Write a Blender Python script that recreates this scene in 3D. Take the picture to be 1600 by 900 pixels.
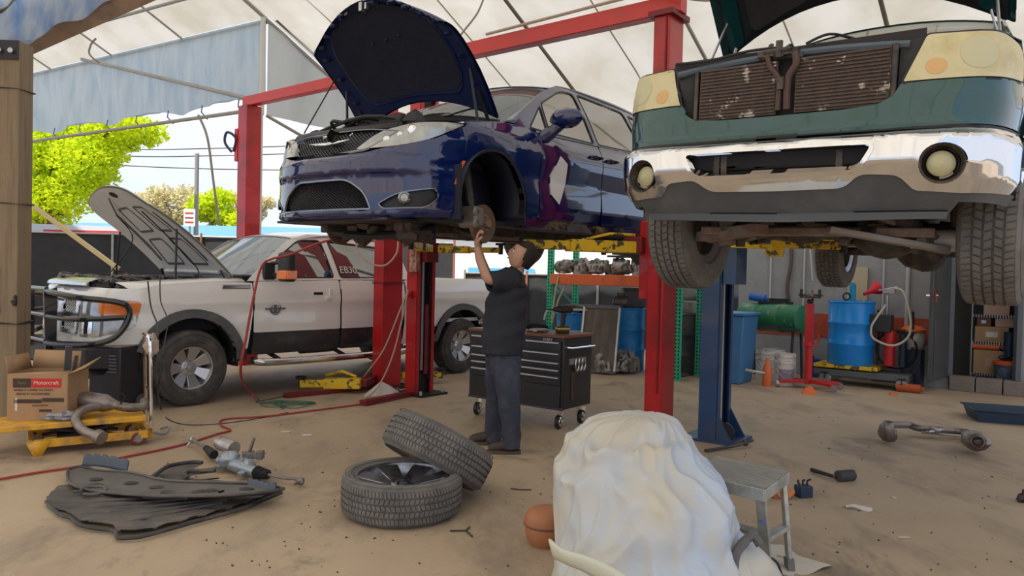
import bpy, bmesh, math, random
from mathutils import Vector, Matrix, Euler
PI = math.pi
rnd = random.Random(7)
for o in list(bpy.data.objects): bpy.data.objects.remove(o)
scn = bpy.context.scene
COL = scn.collection
# ---------------------------------------------------------------- camera
FPX = 1155.0; CAMH = 1.5
PITCH = math.atan(22/FPX); ROLL = math.radians(1.3)
fw = Vector((0, math.cos(PITCH), -math.sin(PITCH)))
r0 = Vector((1, 0, 0)); u0 = r0.cross(fw)
rt = r0*math.cos(ROLL)+u0*math.sin(ROLL); up = -r0*math.sin(ROLL)+u0*math.cos(ROLL)
cam = bpy.data.objects.new('camera', bpy.data.cameras.new('camera')); COL.objects.link(cam)
cam.matrix_world = Matrix(((rt.x, up.x, -fw.x, 0), (rt.y, up.y, -fw.y, 0), (rt.z, up.z, -fw.z, CAMH), (0, 0, 0, 1)))
cam.data.sensor_width = 36; cam.data.lens = 36*FPX/1600; cam.data.clip_end = 500; cam.data.clip_start = .05
scn.camera = cam
# ---------------------------------------------------------------- sky, sun, exposure
w = bpy.data.worlds.new('sky'); scn.world = w; w.use_nodes = True
nt = w.node_tree; nt.nodes.clear()
wo = nt.nodes.new('ShaderNodeOutputWorld'); bg = nt.nodes.new('ShaderNodeBackground')
tc = nt.nodes.new('ShaderNodeTexCoord'); mp = nt.nodes.new('ShaderNodeMapping'); mp.inputs['Scale'].default_value = (1, 1, 2.2)
nz = nt.nodes.new('ShaderNodeTexNoise'); nz.inputs['Scale'].default_value = 1.6; nz.inputs['Detail'].default_value = 6
cr = nt.nodes.new('ShaderNodeValToRGB')
cr.color_ramp.elements[0].position = .38; cr.color_ramp.elements[0].color = (.50, .64, .86, 1)
cr.color_ramp.elements[1].position = .55; cr.color_ramp.elements[1].color = (.66, .68, .75, 1)
L = nt.links.new
L(tc.outputs['Generated'], mp.inputs['Vector']); L(mp.outputs['Vector'], nz.inputs['Vector']); L(nz.outputs['Fac'], cr.inputs['Fac'])
L(cr.outputs['Color'], bg.inputs['Color']); bg.inputs['Strength'].default_value = 1.0; L(bg.outputs[0], wo.inputs['Surface'])
sd = bpy.data.lights.new('sun', 'SUN'); sd.energy = 3.9; sd.angle = math.radians(1.5); sd.color = (1, .95, .86)
sun = bpy.data.objects.new('sun', sd); COL.objects.link(sun); sun.rotation_euler = (math.radians(28), math.radians(-22), 0)
scn.view_settings.view_transform = 'Standard'; scn.view_settings.look = 'None'
scn.view_settings.gamma = 1; scn.view_settings.use_curve_mapping = False
scn.view_settings.exposure = 0.6
# ---------------------------------------------------------------- placing helpers
def ray(px, py): return fw*FPX+rt*(px-800)-up*(py-450)
def at(px, py, Y): v = ray(px, py); return v*(Y/v.y)+Vector((0, 0, CAMH))
def G(px, py, z=0): v = ray(px, py); return v*((z-CAMH)/v.z)+Vector((0, 0, CAMH))
UA = math.radians(52)                     # yard axes: U runs away from us along the vehicles, V to the right across them
U = Vector((math.cos(UA), math.sin(UA), 0)); V = Vector((math.sin(UA), -math.cos(UA), 0))
# ---------------------------------------------------------------- materials
MATS = {}
def mat(name, col, rough=.5, metal=0, var=0, vs=6, bump=0, bs=30, coat=0, dirt_or_tint=None, dsc=3, dth=.55, trans=0, alpha=1, ior=1.45, emis=None, sheen=0, stretch=None, dsoft=.12, spec=None):
    if name in MATS: return MATS[name]
    m = bpy.data.materials.new(name); m.use_nodes = True; n = m.node_tree; b = n.nodes['Principled BSDF']; l = n.links.new
    b.inputs['Base Color'].default_value = (*col, 1); b.inputs['Roughness'].default_value = rough; b.inputs['Metallic'].default_value = metal
    b.inputs['Coat Weight'].default_value = coat; b.inputs['Coat Roughness'].default_value = .04; b.inputs['IOR'].default_value = ior
    if spec is not None: b.inputs['Specular IOR Level'].default_value = spec
    if trans: b.inputs['Transmission Weight'].default_value = trans
    if alpha < 1: b.inputs['Alpha'].default_value = alpha
    if emis: b.inputs['Emission Color'].default_value = (*emis[0], 1); b.inputs['Emission Strength'].default_value = emis[1]
    t = n.nodes.new('ShaderNodeTexCoord'); src = t.outputs['Object']
    if stretch:
        mm = n.nodes.new('ShaderNodeMapping'); mm.inputs['Scale'].default_value = stretch; l(src, mm.inputs['Vector']); src = mm.outputs['Vector']
    out = None
    if var:
        z = n.nodes.new('ShaderNodeTexNoise'); z.inputs['Scale'].default_value = vs; z.inputs['Detail'].default_value = 5; l(src, z.inputs['Vector'])
        mx = n.nodes.new('ShaderNodeMix'); mx.data_type = 'RGBA'; l(z.outputs['Fac'], mx.inputs['Factor'])
        mx.inputs['A'].default_value = (*[max(0, c*(1-var)) for c in col], 1); mx.inputs['B'].default_value = (*[min(1, c*(1+var)) for c in col], 1)
        out = mx.outputs['Result']
    if dirt_or_tint:
        z = n.nodes.new('ShaderNodeTexNoise'); z.inputs['Scale'].default_value = dsc; z.inputs['Detail'].default_value = 8; z.inputs['Roughness'].default_value = .65; l(src, z.inputs['Vector'])
        rp_ = n.nodes.new('ShaderNodeMapRange'); rp_.inputs['From Min'].default_value = dth-dsoft; rp_.inputs['From Max'].default_value = dth+dsoft; l(z.outputs['Fac'], rp_.inputs['Value'])
        mx = n.nodes.new('ShaderNodeMix'); mx.data_type = 'RGBA'; l(rp_.outputs['Result'], mx.inputs['Factor'])
        if out: l(out, mx.inputs['A'])
        else: mx.inputs['A'].default_value = (*col, 1)
        mx.inputs['B'].default_value = (*dirt_or_tint, 1); out = mx.outputs['Result']
    if out: l(out, b.inputs['Base Color'])
    if bump:
        z = n.nodes.new('ShaderNodeTexNoise'); z.inputs['Scale'].default_value = bs; z.inputs['Detail'].default_value = 6; l(src, z.inputs['Vector'])
        bp = n.nodes.new('ShaderNodeBump'); bp.inputs['Strength'].default_value = bump; bp.inputs['Distance'].default_value = .02; l(z.outputs['Fac'], bp.inputs['Height']); l(bp.outputs['Normal'], b.inputs['Normal'])
    MATS[name] = m; return m
def fabric(name, col, tl=.5, stain=None, bump=.3, bs=2.5, stretch=None):
    m = bpy.data.materials.new(name); m.use_nodes = True; n = m.node_tree; l = n.links.new; n.nodes.clear()
    o = n.nodes.new('ShaderNodeOutputMaterial'); d = n.nodes.new('ShaderNodeBsdfDiffuse'); t = n.nodes.new('ShaderNodeBsdfTranslucent'); g = n.nodes.new('ShaderNodeMixShader')
    g.inputs[0].default_value = tl; l(d.outputs[0], g.inputs[1]); l(t.outputs[0], g.inputs[2]); l(g.outputs[0], o.inputs[0])
    c = n.nodes.new('ShaderNodeTexCoord'); mm = n.nodes.new('ShaderNodeMapping'); mm.inputs['Scale'].default_value = stretch or (1, 1, 1); l(c.outputs['Object'], mm.inputs['Vector'])
    z = n.nodes.new('ShaderNodeTexNoise'); z.inputs['Scale'].default_value = bs; z.inputs['Detail'].default_value = 7; l(mm.outputs[0], z.inputs['Vector'])
    mx = n.nodes.new('ShaderNodeMix'); mx.data_type = 'RGBA'; mx.inputs['A'].default_value = (*(stain or [k*.8 for k in col]), 1); mx.inputs['B'].default_value = (*col, 1)
    r = n.nodes.new('ShaderNodeMapRange'); r.inputs['From Min'].default_value = .3; r.inputs['From Max'].default_value = .6; l(z.outputs['Fac'], r.inputs['Value']); l(r.outputs[0], mx.inputs['Factor'])
    l(mx.outputs['Result'], d.inputs['Color']); l(mx.outputs['Result'], t.inputs['Color'])
    bp = n.nodes.new('ShaderNodeBump'); bp.inputs['Strength'].default_value = bump; bp.inputs['Distance'].default_value = .05; l(z.outputs['Fac'], bp.inputs['Height']); l(bp.outputs[0], d.inputs['Normal']); l(bp.outputs[0], t.inputs['Normal'])
    MATS[name] = m; return m
black = mat('black_plastic', (.018, .018, .02), .45, var=.3, bump=.05)
rubber = mat('rubber', (.06, .057, .055), .8, var=.25, vs=20, bump=.15, bs=120, dirt_or_tint=(.12, .108, .095), dsc=7, dth=.6)
dustrub = mat('dusty_rubber', (.13, .122, .115), .85, var=.2, vs=20, bump=.1, bs=120, dirt_or_tint=(.19, .175, .155), dsc=5, dth=.5)
steel = mat('steel', (.45, .45, .46), .35, .9, var=.2)
chrome = mat('chrome', (.82, .82, .84), .06, 1)
alu = mat('aluminium', (.56, .56, .57), .38, .85, var=.12, bump=.05, bs=200)
iron = mat('cast_iron', (.12, .105, .095), .6, .5, var=.4, vs=9, bump=.4, bs=25, dirt_or_tint=(.2, .11, .06), dsc=9, dth=.58)
rustm = mat('rusty_steel', (.22, .145, .105), .75, .3, var=.4, vs=12, bump=.3, bs=40, dirt_or_tint=(.27, .25, .23), dsc=6, dth=.55)
grease = mat('greasy_metal', (.055, .05, .047), .5, .4, var=.5, vs=14, bump=.4, bs=30, dirt_or_tint=(.14, .1, .075), dsc=8, dth=.56)
redp = mat('red_lift_paint', (.50, .012, .016), .36, var=.22, vs=2.5, dirt_or_tint=(.22, .012, .014), dsc=2.2, dth=.6, bump=.03, coat=.3)
dred = mat('dark_red_paint', (.20, .014, .018), .45, var=.3, vs=6, dirt_or_tint=(.06, .02, .02), dsc=6, dth=.6)
yel = mat('chipped_yellow_paint', (.78, .50, .02), .45, var=.12, dirt_or_tint=(.09, .07, .04), dsc=11, dth=.55, dsoft=.02, bump=.1)
yel2 = mat('orange_yellow_paint', (.82, .42, .025), .42, var=.1, dirt_or_tint=(.32, .2, .09), dsc=6, dth=.57)
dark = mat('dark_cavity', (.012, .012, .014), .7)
# ---------------------------------------------------------------- mesh builder
class MB:
    def __init__(s): s.v = []; s.f = []
    def add(s, vs, fs, M=None):
        k = len(s.v)
        for p in vs:
            p = Vector(p); s.v.append(tuple(M @ p) if M is not None else tuple(p))
        for f in fs: s.f.append(tuple(i+k for i in f))
        return s
    def box(s, c, d, rz=0, M=None, rot=None):
        x, y, z = [k/2 for k in d]
        T = Matrix.Translation(Vector(c)) @ (Euler(rot).to_matrix().to_4x4() if rot else Matrix.Rotation(rz, 4, 'Z'))
        if M is not None: T = M @ T
        return s.add([(a*x, b*y, e*z) for e in (-1, 1) for a, b in ((-1, -1), (1, -1), (1, 1), (-1, 1))],
                     [(3, 2, 1, 0), (4, 5, 6, 7), (0, 1, 5, 4), (1, 2, 6, 5), (2, 3, 7, 6), (3, 0, 4, 7)], T)
    def bar(s, a, b, w_, h_=None, upv=(0, 0, 1)):          # box beam from a to b
        a = Vector(a); b = Vector(b); d = b-a; L_ = d.length; d.normalize(); u = Vector(upv)
        if abs(d.dot(u)) > .98: u = Vector((1, 0, 0))
        x = d.cross(u).normalized(); z = x.cross(d)
        M = Matrix(((x.x, d.x, z.x, 0), (x.y, d.y, z.y, 0), (x.z, d.z, z.z, 0), (0, 0, 0, 1))); M.translation = (a+b)/2
        return s.box((0, 0, 0), (w_, L_, h_ or w_), M=M)
    def tube(s, pts, r, n=8, cap=True, closed=False):
        pts = [Vector(p) for p in pts]; N = len(pts); rr = r if isinstance(r, (list, tuple)) else [r]*N
        prev = None; vs = []; fs = []
        for i, p in enumerate(pts):
            if closed: t = pts[(i+1) % N]-pts[i-1]
            else: t = pts[min(i+1, N-1)]-pts[max(i-1, 0)]
            if t.length < 1e-9: t = Vector((0, 0, 1))
            t.normalize()
            if prev is None:
                a = Vector((0, 0, 1)) if abs(t.z) < .9 else Vector((1, 0, 0)); x = t.cross(a).normalized()
            else:
                x = prev-t*prev.dot(t)
                x = x.normalized() if x.length > 1e-6 else prev
            prev = x; y = t.cross(x)
            for k in range(n):
                g = 2*PI*k/n; vs.append(p+(x*math.cos(g)+y*math.sin(g))*rr[i])
        for i in range(N if closed else N-1):
            j = (i+1) % N
            for k in range(n): fs.append((i*n+k, i*n+(k+1) % n, j*n+(k+1) % n, j*n+k))
        if cap and not closed: fs.append(tuple(range(n-1, -1, -1))); fs.append(tuple((N-1)*n+k for k in range(n)))
        return s.add(vs, fs)
    def cyl(s, a, b, r, n=16, r2=None): return s.tube([a, b], [r, r if r2 is None else r2], n)
    def lathe(s, prof, n=32, M=None, a0=0, a1=2*PI, cap=False):
        full = abs(a1-a0-2*PI) < 1e-6; m = n if full else n+1; vs = []; fs = []
        for k in range(m):
            g = a0+(a1-a0)*k/n
            for (r, z) in prof: vs.append((r*math.cos(g), r*math.sin(g), z))
        P = len(prof)
        for k in range(n):
            j = (k+1) % m
            for i in range(P-1): fs.append((k*P+i, j*P+i, j*P+i+1, k*P+i+1))
        if cap and prof[0][0] > 0: fs.append(tuple(k*P for k in range(m-1, -1, -1)))
        if cap and prof[-1][0] > 0: fs.append(tuple(k*P+P-1 for k in range(m)))
        return s.add(vs, fs, M)
    def prism(s, poly, z0, z1, M=None):
        n = len(poly); a = sum(poly[i][0]*poly[(i+1) % n][1]-poly[(i+1) % n][0]*poly[i][1] for i in range(n))
        if a < 0: poly = poly[::-1]
        return s.add([(x, y, z0) for x, y in poly]+[(x, y, z1) for x, y in poly],
                     [tuple(range(n-1, -1, -1)), tuple(range(n, 2*n))]+[(i, (i+1) % n, n+(i+1) % n, n+i) for i in range(n)], M)
    def grid(s, fn, nu, nv, M=None, flip=False):
        vs = [fn(i/nu, j/nv) for j in range(nv+1) for i in range(nu+1)]
        fs = [(j*(nu+1)+i, j*(nu+1)+i+1, (j+1)*(nu+1)+i+1, (j+1)*(nu+1)+i) for j in range(nv) for i in range(nu)]
        if flip: fs = [f[::-1] for f in fs]
        return s.add(vs, fs, M)
    def sph(s, c, r, n=12, sc=(1, 1, 1), M=None):
        T = Matrix.Translation(Vector(c)) @ Matrix.Diagonal((*sc, 1))
        if M is not None: T = M @ T
        return s.lathe([(r*math.sin(PI*i/(n//2)), -r*math.cos(PI*i/(n//2))) for i in range(n//2+1)], n, T)
    def blob(s, c, r, n=12, amp=.25, seed=1, sc=(1, 1, 1), fq=2.5):
        from mathutils import noise
        k0 = len(s.v); s.sph((0, 0, 0), 1, n)
        for i in range(k0, len(s.v)):
            p = Vector(s.v[i]); q = p*fq+Vector((seed*3.1, seed*1.7, seed*.9)); d = 1+amp*noise.noise(q)*2
            s.v[i] = (c[0]+p.x*d*r*sc[0], c[1]+p.y*d*r*sc[1], c[2]+p.z*d*r*sc[2])
        return s
def meshdata(name, mb, m, ang=35):
    me = bpy.data.meshes.new(name); me.from_pydata(mb.v, [], mb.f)
    for k in (m if isinstance(m, (list, tuple)) else [m]): me.materials.append(k)
    me.validate()
    if ang:
        me.polygons.foreach_set('use_smooth', [True]*len(me.polygons))
        try: me.set_sharp_from_angle(angle=math.radians(ang))
        except Exception: pass
    me.update(); return me
def obj(name, mb, m, parent=None, label=None, bev=0, sol=0, ang=35, sub=0, loc=None, stuff=False):
    o = bpy.data.objects.new(name, mb if isinstance(mb, bpy.types.Mesh) else meshdata(name, mb, m, ang)); COL.objects.link(o)
    if parent: o.parent = parent
    if loc is not None: o.location = loc
    if label: o['label'] = label
    if stuff: o['kind'] = 'stuff'
    if sol: k = o.modifiers.new('solid', 'SOLIDIFY'); k.thickness = sol; k.offset = 0
    if sub: k = o.modifiers.new('sub', 'SUBSURF'); k.levels = sub; k.render_levels = sub
    if bev: k = o.modifiers.new('bevel', 'BEVEL'); k.width = bev; k.segments = 2; k.limit_method = 'ANGLE'; k.angle_limit = .6
    return o
def thing(name, label, cat, loc=(0, 0, 0), rz=0, group=None, rot=None):
    o = bpy.data.objects.new(name, None); COL.objects.link(o); o.empty_display_size = .1
    o.location = loc; o.rotation_euler = rot if rot else (0, 0, rz); tag(o, label, cat, group); return o
def tag(o, label, cat, group=None, kind=None):
    o['label'] = label; o['category'] = cat
    if group: o['group'] = group
    if kind: o['kind'] = kind
    return o
def struct(name, mb, m, **k): o = obj(name, mb, m, **k); o['kind'] = 'structure'; return o
def dup(o, parent=None):
    c = o.copy(); COL.objects.link(c)
    if parent: c.parent = parent
    for ch in o.children: dup(ch, c)
    return c
def cat_(pts, n=6, closed=False):                    # catmull-rom through points
    P = [Vector(p) for p in pts]; N = len(P); out = []
    for i in range(N if closed else N-1):
        a, b, c, d = (P[(i-1) % N] if closed or i > 0 else P[0]), P[i], P[(i+1) % N], (P[(i+2) % N] if closed or i < N-2 else P[-1])
        for k in range(n):
            t = k/n; out.append(.5*((2*b)+(c-a)*t+(2*a-5*b+4*c-d)*t*t+(3*b-a-3*c+d)*t**3))
    if not closed: out.append(P[-1])
    return out
def rp(poly, r=.03, n=4):                            # polygon with rounded corners
    out = []; N = len(poly)
    for i in range(N):
        p = Vector(poly[i][:2]); a = Vector(poly[i-1][:2])-p; b = Vector(poly[(i+1) % N][:2])-p
        rr = poly[i][2] if len(poly[i]) > 2 else r
        if rr <= 0: out.append(tuple(p)); continue
        A = p+a.normalized()*min(rr, a.length*.48); B = p+b.normalized()*min(rr, b.length*.48)
        for k in range(n+1):
            t = k/n; out.append(tuple(A*(1-t)**2+p*2*t*(1-t)+B*t*t))
    return out
def arc(cx, cz, r, a0, a1, n=14, sx=1): return [(cx+sx*r*math.cos(math.radians(a0+(a1-a0)*k/n)), cz+r*math.sin(math.radians(a0+(a1-a0)*k/n))) for k in range(n+1)]
# skin a flat outline (with holes) over a curved surface P(u,v)
def panel(name, poly, P, m, parent=None, holes=(), step=.06, th=.015, off=0, label=None, mirror=False, dome=0):
    bm = bmesh.new(); es = []
    for lp in [poly]+list(holes):
        vs = [bm.verts.new((p[0], p[1], 0)) for p in lp]
        for i in range(len(vs)):
            if (vs[i].co-vs[i-1].co).length > 1e-6: es.append(bm.edges.new((vs[i-1], vs[i])))
    bmesh.ops.triangle_fill(bm, use_beauty=True, use_dissolve=False, edges=es)
    xs = [p[0] for p in poly]; ys = [p[1] for p in poly]
    for ax, lo, hi in ((0, min(xs), max(xs)), (1, min(ys), max(ys))):
        k = math.floor(lo/step)+1
        while k*step < hi:
            co = [0, 0, 0]; co[ax] = k*step+.00037; no = [0, 0, 0]; no[ax] = 1
            bmesh.ops.bisect_plane(bm, geom=bm.verts[:]+bm.edges[:]+bm.faces[:], plane_co=co, plane_no=no, dist=1e-5); k += 1
    bmesh.ops.triangulate(bm, faces=[f for f in bm.faces if len(f.verts) > 4])
    bm.verts.index_update(); bm.edges.ensure_lookup_table()
    sg = -1 if mirror else 1; e = .004
    pos = []; nor = []
    for v in bm.verts:
        a, b = v.co.x, v.co.y
        p = Vector(P(a, b)); du = Vector(P(a+e, b))-Vector(P(a-e, b)); dv = Vector(P(a, b+e))-Vector(P(a, b-e))
        n = du.cross(dv); n = n.normalized() if n.length > 1e-12 else Vector((0, 0, 1))
        o_ = off
        pos.append(p+n*o_); nor.append(n)
    # orientation: outward means away from axis
    vs = list(pos); ns = list(nor); fs = [tuple(v.index for v in f.verts) for f in bm.faces]
    # make normals match winding
    inner = {}
    for ed in bm.edges:
        if len(ed.link_faces) == 1:
            for v in ed.verts:
                if v.index not in inner:
                    inner[v.index] = len(vs); vs.append(pos[v.index]-nor[v.index]*th); ns.append(nor[v.index])
            a, b = ed.verts; fs.append((a.index, b.index, inner[b.index], inner[a.index]))
    bm.free()
    if mirror: vs = [Vector((p.x, -p.y, p.z)) for p in vs]; ns = [Vector((n.x, -n.y, n.z)) for n in ns]
    fl = []
    for f in fs:
        a, b, c = vs[f[0]], vs[f[1]], vs[f[2]]; fn = (b-a).cross(c-a); s_ = sum((ns[i] for i in f), Vector())
        fl.append(f if fn.dot(s_) >= 0 else f[::-1])
    me = bpy.data.meshes.new(name); me.from_pydata([tuple(p) for p in vs], [], fl); me.materials.append(m)
    me.polygons.foreach_set('use_smooth', [True]*len(me.polygons))
    if not me.validate(): me.normals_split_custom_set_from_vertices([tuple(n) for n in ns])
    return obj(name, me, None, parent, label)
class Wrap:                                          # body side: a plan curve swept in z
    def __init__(s, plan, off, n=24):
        s.c = [Vector((p[0], p[1])) for p in cat_([(a, b, 0) for a, b in plan], n)]; s.off = off; s.t = [0]
        for i in range(1, len(s.c)): s.t.append(s.t[-1]+(s.c[i]-s.c[i-1]).length)
        s.L = s.t[-1]
    def C(s, t):
        sg = 1
        if t < 0: t = -t; sg = -1
        t = min(max(t, 0), s.L-1e-6)
        import bisect
        i = min(max(bisect.bisect_right(s.t, t)-1, 0), len(s.t)-2); k = (t-s.t[i])/max(1e-9, s.t[i+1]-s.t[i])
        def tan(j): a = s.c[max(j-1, 0)]; b = s.c[min(j+1, len(s.c)-1)]; return (b-a).normalized()
        p = s.c[i].lerp(s.c[i+1], k); d = tan(i).lerp(tan(i+1), k)
        if t < 1e-4: d = Vector((0, 1))
        d.normalize(); n = Vector((d.y, -d.x))        # outward (front: +x, left side: +y)
        return Vector((p.x, p.y*sg)), Vector((n.x, n.y*sg))
    def P(s, t, z):
        p, n = s.C(t); o = s.off(p.x, abs(p.y), z, n.x*n.x); return (p.x+n.x*o, p.y+n.y*o, z)
    def X(s, x):                                       # t on the left side where plan x equals x
        i = max(range(len(s.c)), key=lambda j: s.c[j].y-abs(s.c[j].x)*1e-6)
        best = min(range(len(s.c)), key=lambda j: abs(s.c[j].x-x)+(0 if s.c[j].y > .5 else 9)); 
        j = best; a = s.c[j]
        for k in (j, j-1):
            if 0 <= k < len(s.c)-1 and (s.c[k].x-x)*(s.c[k+1].x-x) <= 0 and abs(s.c[k].x-s.c[k+1].x) > 1e-9:
                return s.t[k]+(s.t[k+1]-s.t[k])*(x-s.c[k].x)/(s.c[k+1].x-s.c[k].x)
        return s.t[j]
    def Y(s, y):                                       # t on the front where plan y equals y
        sg = -1 if y < 0 else 1; y = abs(y)
        for k in range(len(s.c)-1):
            if s.c[k].y <= y <= s.c[k+1].y: return sg*(s.t[k]+(s.t[k+1]-s.t[k])*(y-s.c[k].y)/max(1e-9, s.c[k+1].y-s.c[k].y))
        return sg*s.t[-1]
def loft(st, nu=10, nv=16, e0=None):                  # stations (x, z, halfwidth, sweep, drop, power): surface crossing the car
    S = cat_([(a[0], a[1], a[2]) for a in st], nu); T = cat_([(a[3], a[4], 0) for a in st], nu)
    mb = MB(); n = len(S)-1
    def fn(i, j):
        k = min(n, int(round(j*n))); v = -1+2*i; p = S[k]; q = T[k]
        return (p.x-q.x*v*v, v*p.z, p.y-q.y*(abs(v)**2.4))
    return mb.grid(fn, nv, n)
def interp(tab, x):
    if x <= tab[0][0]: return tab[0][1]
    for (a, b), (c, d) in zip(tab, tab[1:]):
        if x <= c: t = (x-a)/(c-a); t = t*t*(3-2*t) if False else t; return b+(d-b)*t
    return tab[-1][1]
def text(name, s, size, m, parent, M, ext=.001, label=None, align='CENTER', sp=1):
    cu = bpy.data.curves.new(name, 'FONT'); cu.body = s; cu.size = size; cu.extrude = ext; cu.align_x = align; cu.align_y = 'CENTER'; cu.space_character = sp
    o = bpy.data.objects.new(name, cu); me = bpy.data.meshes.new_from_object(o); bpy.data.objects.remove(o)
    me.materials.clear(); me.materials.append(m); me.transform(M); return obj(name, me, None, parent, label)
def MX(loc, rot=(0, 0, 0)): return Matrix.Translation(Vector(loc)) @ Euler(rot).to_matrix().to_4x4()
RX = lambda a: Matrix.Rotation(a, 4, 'X')
RY = lambda a: Matrix.Rotation(a, 4, 'Y')
RZ = lambda a: Matrix.Rotation(a, 4, 'Z')
def pathg(pix, z=.012): return [G(a, b, z) for a, b in pix]
# ================================================================ SETTING
def floormat():
    m = bpy.data.materials.new('stained_concrete'); m.use_nodes = True; n = m.node_tree; l = n.links.new; b = n.nodes['Principled BSDF']
    t = n.nodes.new('ShaderNodeTexCoord')
    def noise(sc, det=8, ro=.6, st=None, dist=0):
        z = n.nodes.new('ShaderNodeTexNoise'); z.inputs['Scale'].default_value = sc; z.inputs['Detail'].default_value = det; z.inputs['Roughness'].default_value = ro; z.inputs['Distortion'].default_value = dist
        mm = n.nodes.new('ShaderNodeMapping'); mm.inputs['Rotation'].default_value = (0, 0, .9); mm.inputs['Scale'].default_value = st or (1, 1, 1); l(t.outputs['Object'], mm.inputs['Vector']); l(mm.outputs[0], z.inputs['Vector']); return z.outputs['Fac']
    def mix(f, a, bc, lo, hi):
        r = n.nodes.new('ShaderNodeMapRange'); r.inputs['From Min'].default_value = lo; r.inputs['From Max'].default_value = hi; l(f, r.inputs['Value'])
        x = n.nodes.new('ShaderNodeMix'); x.data_type = 'RGBA'; l(r.outputs[0], x.inputs['Factor'])
        if isinstance(a, tuple): x.inputs['A'].default_value = (*a, 1)
        else: l(a, x.inputs['A'])
        x.inputs['B'].default_value = (*bc, 1); return x.outputs['Result']
    c = mix(noise(.45), (.37, .28, .19), (.50, .385, .26), .35, .65)
    c = mix(noise(1.6, 9, .7, (1, .45, 1)), c, (.25, .195, .145), .50, .70)
    c = mix(noise(.9, 10, .75, (1, 1, 1), .6), c, (.20, .16, .125), .56, .68)
    c = mix(noise(5, 10, .75), c, (.56, .46, .35), .60, .78)
    c = mix(noise(14, 6, .6), c, (.13, .10, .08), .70, .76)
    l(c, b.inputs['Base Color']); b.inputs['Roughness'].default_value = .62
    bp = n.nodes.new('ShaderNodeBump'); bp.inputs['Strength'].default_value = .35; bp.inputs['Distance'].default_value = .01; l(noise(9, 10, .7), bp.inputs['Height']); l(bp.outputs[0], b.inputs['Normal'])
    return m
def W(a, b, z=0): p = V*a+U*b; return Vector((p.x, p.y, z))       # yard coordinates -> world
fl = MB(); fl.box((0, 6, -.1), (44, 44, .2)); floor = struct('floor', fl, floormat())
out = mat('asphalt', (.16, .155, .15), .9, var=.3, vs=3)
gm = MB(); gm.add([(-90, 14, -.012), (120, 14, -.012), (120, 160, -.012), (-90, 160, -.012)], [(0, 1, 2, 3)]); gm.box((0, 60, -.26), (300, 300, .1)); struct('ground', gm, out)
# saw cuts in the slab
jm = mat('slab_joint', (.09, .075, .06), .9)
for k, (a, b) in enumerate(((W(-9, 5.1, .002), W(9, 5.1, .002)), (W(-1.2, -4, .002), W(-1.2, 18, .002)))):
    pass
# ---- tent roof: one pitched sheet, high in front, eave low at the back, seams and pipes along it
cream = fabric('cream_roof_fabric', (.77, .73, .655), .50, (.62, .57, .46), .25, 1.2)
bluef = fabric('pale_blue_sidewall_fabric', (.60, .68, .73), .55, (.45, .56, .66), .9, 2.2, (2.2, 2.2, .5))
pipe = mat('galvanised_pipe', (.42, .41, .38), .45, .6, var=.25, vs=5, dirt_or_tint=(.25, .17, .1), dsc=5, dth=.66)
CN = at(419, 30, 13.0); ca = CN.dot(V); cb = CN.dot(U); cz = CN.z; SL = .50
BR = -1.2                                                   # ridge
VL = Vector((-.856, .517, 0))
def WL(a, b, z=0): p = CN+VL*(ca-a)-U*(cb-b); return Vector((p.x, p.y, z))
def rz_(b): return cz-(b-cb)*SL if b > BR else cz-(BR-cb)*SL-(BR-b)*.5
BE = cb+4.4                                                 # back eave
def roofpt(a, b, sag=.10, per=2.35):
    f = ((a-ca)/per) % 1; g = ((b-cb)/2.9) % 1
    return (WL if a < ca-.001 else W)(a, b, rz_(b)+sag*math.sin(PI*f)*math.sin(PI*g)+.03)
rf = MB(); A1 = ca+16.45
rf.grid(lambda i, j: roofpt(ca+(A1-ca)*i, -13+(BE+13)*j), 56, 50)  # unseen stretch behind the camera is extended and lowered to cut front sky light
rf.grid(lambda i, j: roofpt(ca-14.1+14.1*i, -13+(cb+13)*j), 48, 40)
ce = struct('ceiling', rf, cream)
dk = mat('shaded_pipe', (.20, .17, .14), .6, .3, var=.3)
for k in range(8):
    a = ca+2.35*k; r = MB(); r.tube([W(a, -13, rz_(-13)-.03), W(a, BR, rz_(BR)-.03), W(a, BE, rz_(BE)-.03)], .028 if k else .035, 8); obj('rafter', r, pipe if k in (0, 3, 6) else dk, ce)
    if k < 7:
        r = MB(); r.tube([W(a+1.17, BR, rz_(BR)+.07), W(a+1.17, BE, rz_(BE)+.07)], .012, 6); obj('roof_seam', r, mat('seam', (.45, .42, .35), .8), ce)
for k in range(1, 7):
    a = ca-2.35*k; r = MB(); r.tube([WL(a, -13, rz_(-13)-.03), WL(a, BR, rz_(BR)-.03), WL(a, cb, rz_(cb)-.03)], .02, 8); obj('rafter', r, pipe, ce)
for k, b in enumerate((cb, cb-.75, cb-1.8, cb-3.2)):
    r = MB(); r.tube([WL(ca-14, b, rz_(b)-.05), WL(ca, b, rz_(b)-.05)], .03, 8); obj('purlin', r, pipe, ce)
r = MB(); r.tube([W(ca, BE, rz_(BE)-.05), W(A1, BE, rz_(BE)-.05)], .03, 8); obj('purlin', r, pipe, ce)
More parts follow.
